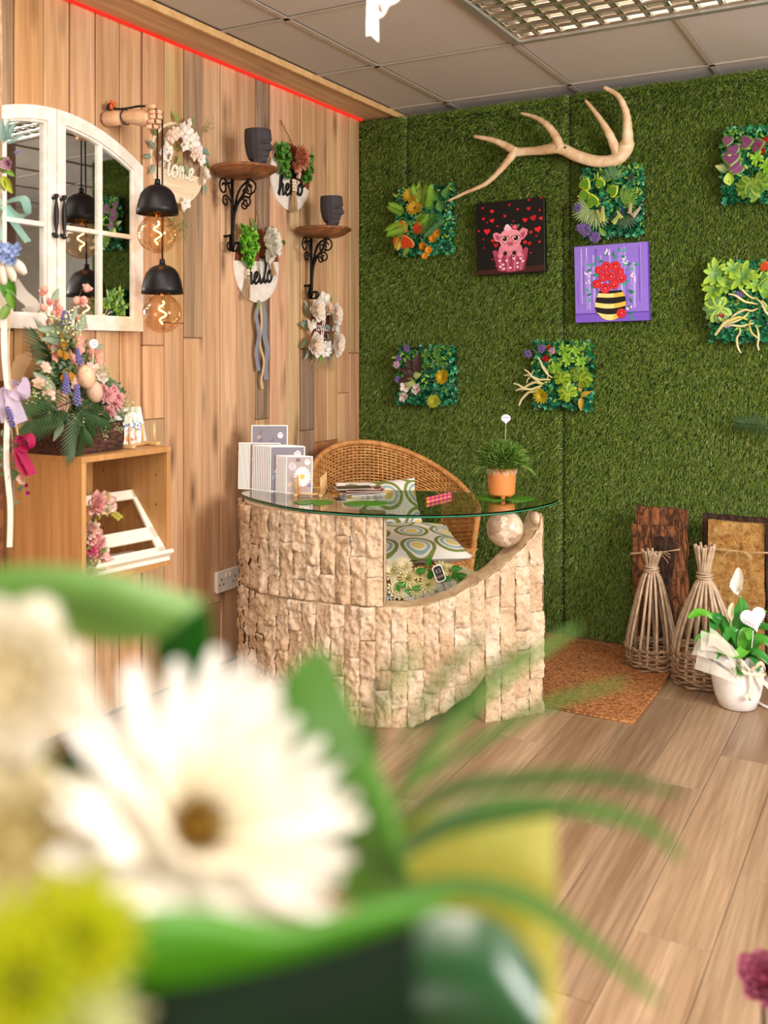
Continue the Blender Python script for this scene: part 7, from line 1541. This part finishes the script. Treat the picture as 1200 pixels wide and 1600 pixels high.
def seg_txt(b, s, x, y, w_, h, z, col, m):
    L = {'£': [[(.8, .8), (.6, 1), (.35, .9), (.3, .5), (.3, 0), (.9, 0)], [(.1, .5), (.7, .5)], [(.1, 0), (.9, 0)]], '3': [[(.1, 1), (.9, 1), (.5, .6), (.9, .4), (.8, .05), (.1, 0)]], 'E': [[(.9, 1), (.1, 1), (.1, 0), (.9, 0)], [(.1, .5), (.7, .5)]], 'A': [[(0, 0), (.5, 1), (1, 0)], [(.2, .4), (.8, .4)]], 'C': [[(.9, .9), (.5, 1), (.1, .6), (.1, .3), (.5, 0), (.9, .1)]], 'H': [[(.1, 0), (.1, 1)], [(.9, 0), (.9, 1)], [(.1, .5), (.9, .5)]], '1': [[(.5, 0), (.5, 1), (.25, .8)]], '5': [[(.9, 1), (.2, 1), (.15, .55), (.7, .55), (.9, .3), (.6, 0), (.1, .05)]], '0': [[(.5, 1), (.1, .7), (.1, .3), (.5, 0), (.9, .3), (.9, .7), (.5, 1)]], '.': [[(.4, 0), (.5, .1)]]}
    for k, ch in enumerate(s):
        for st in L.get(ch, []): b.tube([(x+(k+p[0]*.75)*w_, y+p[1]*h, z) for p in st], .0006, 4, col, m)
seg_txt(b, '£3', -.009, .004, .010, .012, .0018, '#e9dfc9', mm); seg_txt(b, 'EACH', -.0125, -.016, .0064, .009, .0018, '#d9b48a', mm)
b.tube([(0, -hh_, 0), (0, -.12, 0)], .0015, 5, '#2b211a', mm); part_label(b.build('price_tag', 'print', ft, False), 'small black price tag with a white border')

# --- lace ribbon hanging from the ceiling at the top of the photo
hr = PT(592, 0, 2.3); hrm = T(hr.x, hr.y, 2.0) @ RZ(TH); rb = thing('hanging_ribbon', 'white lace ribbon and pale fabric butterfly hanging from the ceiling at the top edge', 'decoration', hrm)
def RXX(px, py, off=0): return hrm.inverted() @ PT(px, py, 2.3-off)
b = MB(); P = catmull([RXX(585, -30), RXX(583, 0, .01), RXX(582, 30), RXX(582, 55, .01)], 5); b.strip(P, .030, (1, .15, 0)); N = len(b.v); c = RXX(582, 48); e1, e2 = b.v[-2], b.v[-1]; b.add([e1, e2, (e2[0], e2[1], e2[2]-.016), ((e1[0]*.65+e2[0]*.35), e1[1], e1[2]-.001), (e1[0], e1[1], e1[2]-.004)], [(0, 1, 2, 3), (0, 3, 4)]); part_label(b.build('ribbon', mat('white_lace', '#f0ecea', .8, bump=(500, .6, .002)), rb), 'white lace ribbon tail')
b = MB(); W1 = catmull([RXX(x, y, .02) for x, y in ((592, -4), (597, 18), (590, 16), (588, 26), (594, 28), (602, 22), (608, 10), (618, 5), (626, -4), (622, -30), (600, -34))], 4, True); vs = [tuple(p) for p in W1]+[(p.x, p.y+.004, p.z) for p in W1]; n = len(W1); b.add(vs, [tuple(range(n)), tuple(range(n, 2*n))[::-1]]+[(i, (i+1) % n, n+(i+1) % n, n+i) for i in range(n)], '#f4e2d8'); b.build('fabric_wing', 'petal', rb)
b = MB(); t0 = RXX(590, -20); b.tube([t0, (t0.x, t0.y, ZC-2.0)], .0008, 4, '#e8e2dc'); b.build('thread', 'print', rb)

# ================================================================ FOREGROUND, CLOSE TO THE LENS
bs_ = PT(330, 2000, .47); bs_.z = .80
tb_ = thing('side_table', 'small round wooden table below the frame holding the bouquet vase', 'table', T(bs_.x, bs_.y, 0))
b = MB(); b.lathe([(0, .775), (.10, .775), (.105, .780), (.105, .795), (.10, .80), (0, .80)], 32); b.build('table_top', 'pine', tb_)
b = MB(); b.lathe([(0, 0), (.10, 0), (.10, .012), (.02, .03), (.016, .1), (.016, .775), (0, .775)], 20); b.build('pedestal', 'pine', tb_)
bqm = T(bs_.x, bs_.y, .801) @ RZ(TH); bq = thing('flower_bouquet', 'blurred foreground bouquet of white gerbera, cream roses and green leaves close to the lens', 'flowers', bqm)
b = MB(); b.lathe([(0, 0), (.035, 0), (.038, .01), (.04, .10), (.036, .10), (.034, .01), (0, .01)], 24); b.build('vase', 'ceramic', bq)
def BX(px, py, t): return bqm.inverted() @ PT(px, py, t)
rq = random.Random(15)
def stem(px, py, t, r=.003):
    p = BX(px, py, t); b = MB(); b.tube(catmull([p+Vector((0, .012, -.004)), (p.x*.6, p.y*.6+.015, p.z*.6), (0, 0, .02)], 5), r, 6, '#5f8a2c'); b.build('stem', 'leaf', bq)
# gerbera: three rings of petals, each petal its own
gc = BX(300, 1305, .425); gm_ = face_to(gc, (.52, -.78, .95), .2, 1.12)
bp_ = MB(); bp_.petal(I4(), .062, .0125, '#fbf6ea', .12, .10, 2, 6, .45, '#fffdf8', mid=.62); PET = bp_.mesh('gerbera_petal', 'petal')
bp_ = MB(); bp_.petal(I4(), .046, .010, '#f8f0d4', .12, .16, 2, 5, .45, '#fdf8ea', mid=.62); PET2 = bp_.mesh('gerbera_petal', 'petal')
ge = put('gerbera', MB().sphere((0, 0, -.002), .012, 16, 10, '#7aa03c', sc=(1, 1, .7)).mesh('gerbera', 'leaf'), bq, gm_); part_label(ge, 'white gerbera head')
for k in range(26):
    a = 2*PI*k/26+rq.uniform(-.04, .04); put('petal', PET, ge, RZ(a) @ T(0, .008, .001) @ RX(.42+rq.uniform(-.08, .12)) @ SM(rq.uniform(.92, 1.06)))
    put('petal', PET, ge, RZ(a+.12) @ T(0, .007, .003) @ RX(.56+rq.uniform(-.08, .1)) @ SM(rq.uniform(.85, .98)))
for k in range(20): put('petal', PET2, ge, RZ(2*PI*k/20+rq.uniform(-.06, .06)) @ T(0, .006, .004) @ RX(.8+rq.uniform(-.1, .1)) @ SM(rq.uniform(.7, 1.0)))
b = MB(); b.sphere((0, 0, .004), .0085, 16, 8, '#c9a038', sc=(1, 1, .5)); 
for k in range(60): a = k*2.4; r_ = .0095*(k/60)**.5; b.tube([(r_*math.cos(a), r_*math.sin(a), .006), (r_*1.15*math.cos(a), r_*1.15*math.sin(a), .012)], .0007, 4, rq.choice(['#e8c860', '#b5822c', '#7a5220']))
b.build('eye', 'petal', ge, True); stem(302, 1310, .44)
bloom('cream_rose', 'fr1', rose('#f4e7bf', '#fdf8ec', 30), bq, face_to(BX(20, 1060, .42), (.25, -1, .3), 0, .043)); stem(20, 1060, .44)
bloom('cream_rose', 'fr2', rose('#efdfa0', '#fbf3d6', 30), bq, face_to(BX(45, 1300, .40), (.1, -1, .2), 1, .040)); stem(45, 1300, .42)
bloom('cream_rose', 'fr3', rose('#efdfa0', '#fbf3d6', 30), bq, face_to(BX(-60, 1180, .42), (.3, -1, .2), 2, .045)); stem(-60, 1180, .44)
bloom('cream_rose', 'fr2', rose('#efdfa0', '#fbf3d6', 30), bq, face_to(BX(225, 1385, .42), (0, -1, .2), 1, .030)); stem(225, 1385, .43)
bloom('cream_rose', 'fr1', rose('#f4e7bf', '#fdf8ec', 30), bq, face_to(BX(450, 1400, .43), (0, -1, .4), 1, .026)); stem(450, 1400, .44)
bloom('chrysanthemum', 'cm', mum('#c9cf1c', 70), bq, face_to(BX(45, 1530, .325), (.1, -1, .5), 0, .034)); stem(45, 1530, .38)
bloom('chrysanthemum', 'cm', mum('#c9cf1c', 70), bq, face_to(BX(135, 1460, .33), (.1, -1, .5), 1, .024)); stem(125, 1465, .41)
bloom('chrysanthemum', 'cm2', mum('#dfe3a8', 60), bq, face_to(BX(130, 1610, .32), (.1, -1, .5), 1, .024)); stem(130, 1600, .39)
def patch(top, bot, t0, t1, col, name, nu=14, nv=6, mt='leaf', bulge=.012, label=None):
    """leaf blade between two edges; (px, py) with the depth running t0 to t1 along it"""
    A = catmull([(x, y, 0) for x, y in top], 8); B = catmull([(x, y, 0) for x, y in bot], 8); b = MB()
    def s_(P, u): k = u*(len(P)-1); i = min(int(k), len(P)-2); return P[i].lerp(P[i+1], k-i)
    def fn(u, v): a, c = s_(A, u), s_(B, u); p = a.lerp(c, v); return BX(p.x, p.y, t0+(t1-t0)*u-bulge*math.sin(PI*v))
    b.grid(fn, nu, nv, col); o = b.build(name, mt, bq)
    if label: o['label'] = label
    return o
patch([(-60, 890), (60, 882), (180, 895), (322, 938)], [(-60, 1010), (60, 985), (170, 1005), (250, 1000)], .50, .47, '#6a9a48', 'broad_leaf', bulge=.02)
patch([(322, 938), (332, 985), (318, 1050), (290, 1100)], [(250, 985), (240, 1010), (250, 1050), (284, 1098)], .47, .49, '#175a16', 'broad_leaf', bulge=-.01, label='dark folded tip of the broad leaf')
patch([(395, 1160), (450, 1050), (500, 1012), (520, 1030)], [(420, 1300), (520, 1310), (640, 1400), (610, 1240)], .46, .46, '#5a9038', 'split_leaf', bulge=.02)
patch([(395, 1120), (470, 1130), (560, 1180), (625, 1280)], [(395, 1160), (430, 1300), (560, 1420), (640, 1440)], .47, .47, '#639a3c', 'split_leaf', bulge=.01)
patch([(150, 1425), (300, 1415), (450, 1440), (600, 1405), (720, 1395)], [(150, 1560), (300, 1540), (430, 1515), (560, 1480), (660, 1440)], .335, .37, '#438a0c', 'broad_leaf', bulge=.012, label='bright green leaf under the gerbera')
patch([(100, 1520), (300, 1520), (430, 1500), (560, 1470), (650, 1440)], [(60, 1760), (300, 1760), (430, 1780), (560, 1780), (660, 1760)], .34, .36, '#06250a', 'broad_leaf', mt='petal', bulge=.01, label='dark glossy leaf at the bottom')
patch([(590, 1440), (680, 1425), (780, 1440), (850, 1520)], [(560, 1760), (660, 1760), (760, 1760), (860, 1760)], .43, .44, '#1c4f28', 'broad_leaf', mt='gloss_leaf', bulge=.03, label='glossy mid-green leaf at the bottom')
patch([(-40, 1330), (60, 1380), (160, 1400)], [(-40, 1480), (60, 1500), (200, 1560)], .45, .45, '#14420f', 'broad_leaf', label='deep green leaf behind the roses')
patch([(100, 1150), (200, 1250), (260, 1300)], [(40, 1500), (160, 1480), (300, 1500)], .47, .47, '#14420f', 'broad_leaf', label='deep green leaf behind the gerbera')
w1_ = patch([(590, 1300), (680, 1262), (780, 1250), (868, 1262)], [(600, 1800), (700, 1800), (800, 1800), (882, 1800)], .50, .49, '#cfd63a', 'paper_wrap', mt='wrap', bulge=.02) if False else None
M['wrap'] = None
def mat_wrap():
    k = NT('wrap'); k.b.inputs['Base Color'].default_value = (*lin('#cfd42a'), 1); k.b.inputs['Roughness'].default_value = .4; v = k.coords()
    c = k.ramp(k.noise(v, 14, 3), [(.35, '#b9c422'), (.6, '#e2de6a')]); k.l(c, k.b.inputs['Base Color'])
    tr = k.n('ShaderNodeBsdfTranslucent'); k.l(c, tr.inputs[0]); t = k.n('ShaderNodeBsdfTransparent'); mx = k.n('ShaderNodeMixShader'); mx.inputs[0].default_value = .4; k.l(k.b.outputs[0], mx.inputs[1]); k.l(tr.outputs[0], mx.inputs[2])
    m2 = k.n('ShaderNodeMixShader'); m2.inputs[0].default_value = .10; k.l(mx.outputs[0], m2.inputs[1]); k.l(t.outputs[0], m2.inputs[2]); k.l(m2.outputs[0], k.out.inputs[0]); return k.m
M['wrap'] = mat_wrap()
part_label(patch([(600, 1300), (690, 1262), (780, 1250), (866, 1262)], [(600, 1800), (700, 1800), (800, 1800), (880, 1800)], .50, .49, '#cfd63a', 'paper_wrap', mt='wrap', bulge=.02), 'lime yellow translucent wrapping paper')
# long thin fern blades
def blade(P, w_, t0, t1, col='#5c8f3c'):
    Q = catmull([(x, y, 0) for x, y in P], 8); N = len(Q); Q = [BX(p.x, p.y, t0+(t1-t0)*i/(N-1)) for i, p in enumerate(Q)]; ws = [w_*(.35+.65*math.sin(PI*min(.15+.85*i/(N-1), 1))) for i in range(N)]; b = MB(); b.strip(Q, ws, (.45, .35, 1), col)
    b.build('fern_blade', 'gloss_leaf', bq)
for P, w_, t0, t1 in (([(560, 1330), (575, 1200), (620, 1080), (662, 1008)], .0075, .46, .50), ([(575, 1310), (620, 1180), (690, 1060), (765, 985)], .008, .46, .52), ([(590, 1300), (660, 1170), (740, 1070), (830, 1005)], .009, .46, .54), ([(600, 1290), (700, 1150), (800, 1050), (905, 978)], .009, .46, .56), ([(600, 1310), (700, 1235), (850, 1215), (950, 1215), (1060, 1240)], .008, .46, .52), ([(610, 1330), (750, 1260), (900, 1262), (1010, 1290), (1068, 1345)], .0085, .46, .50), ([(600, 1345), (700, 1295), (800, 1275), (900, 1265)], .007, .45, .48), ([(600, 1400), (720, 1385), (830, 1410), (930, 1480), (1030, 1565)], .0095, .43, .47), ([(640, 1230), (740, 1165), (860, 1100), (980, 1065)], .007, .48, .58), ([(500, 1250), (560, 1180), (600, 1060), (640, 1015)], .006, .47, .50)): blade(P, w_, t0, t1, rq.choice(['#3f6e2c', '#4f7c36', '#386328', '#5a863e']))
# --- plum rose at the lower right, standing in a tall vase
pr_ = PT(1192, 1530, 1.32); rm_ = T(pr_.x, pr_.y, 0) @ RZ(TH); rs_t = thing('plum_rose', 'dusky plum artificial rose on a dark stem at the lower right edge', 'flower', rm_)
bloom('bloom', 'plum', rose('#8a3450', '#b0647c', 34), rs_t, face_to((0, 0, pr_.z-.006), (-.25, -.75, 1), 2, .045)); b = MB(); b.tube([(0, 0, pr_.z-.010), (.004, 0, .3), (0, 0, .02)], .0028, 6, '#2f2a1c'); b.build('stem', 'leaf', rs_t)
b = MB(); b.lathe([(0, 0), (.045, 0), (.05, .01), (.045, .2), (.022, .28), (.024, .32), (.02, .32), (.018, .28), (0, .27)], 24); b.build('vase', 'ceramic', rs_t)
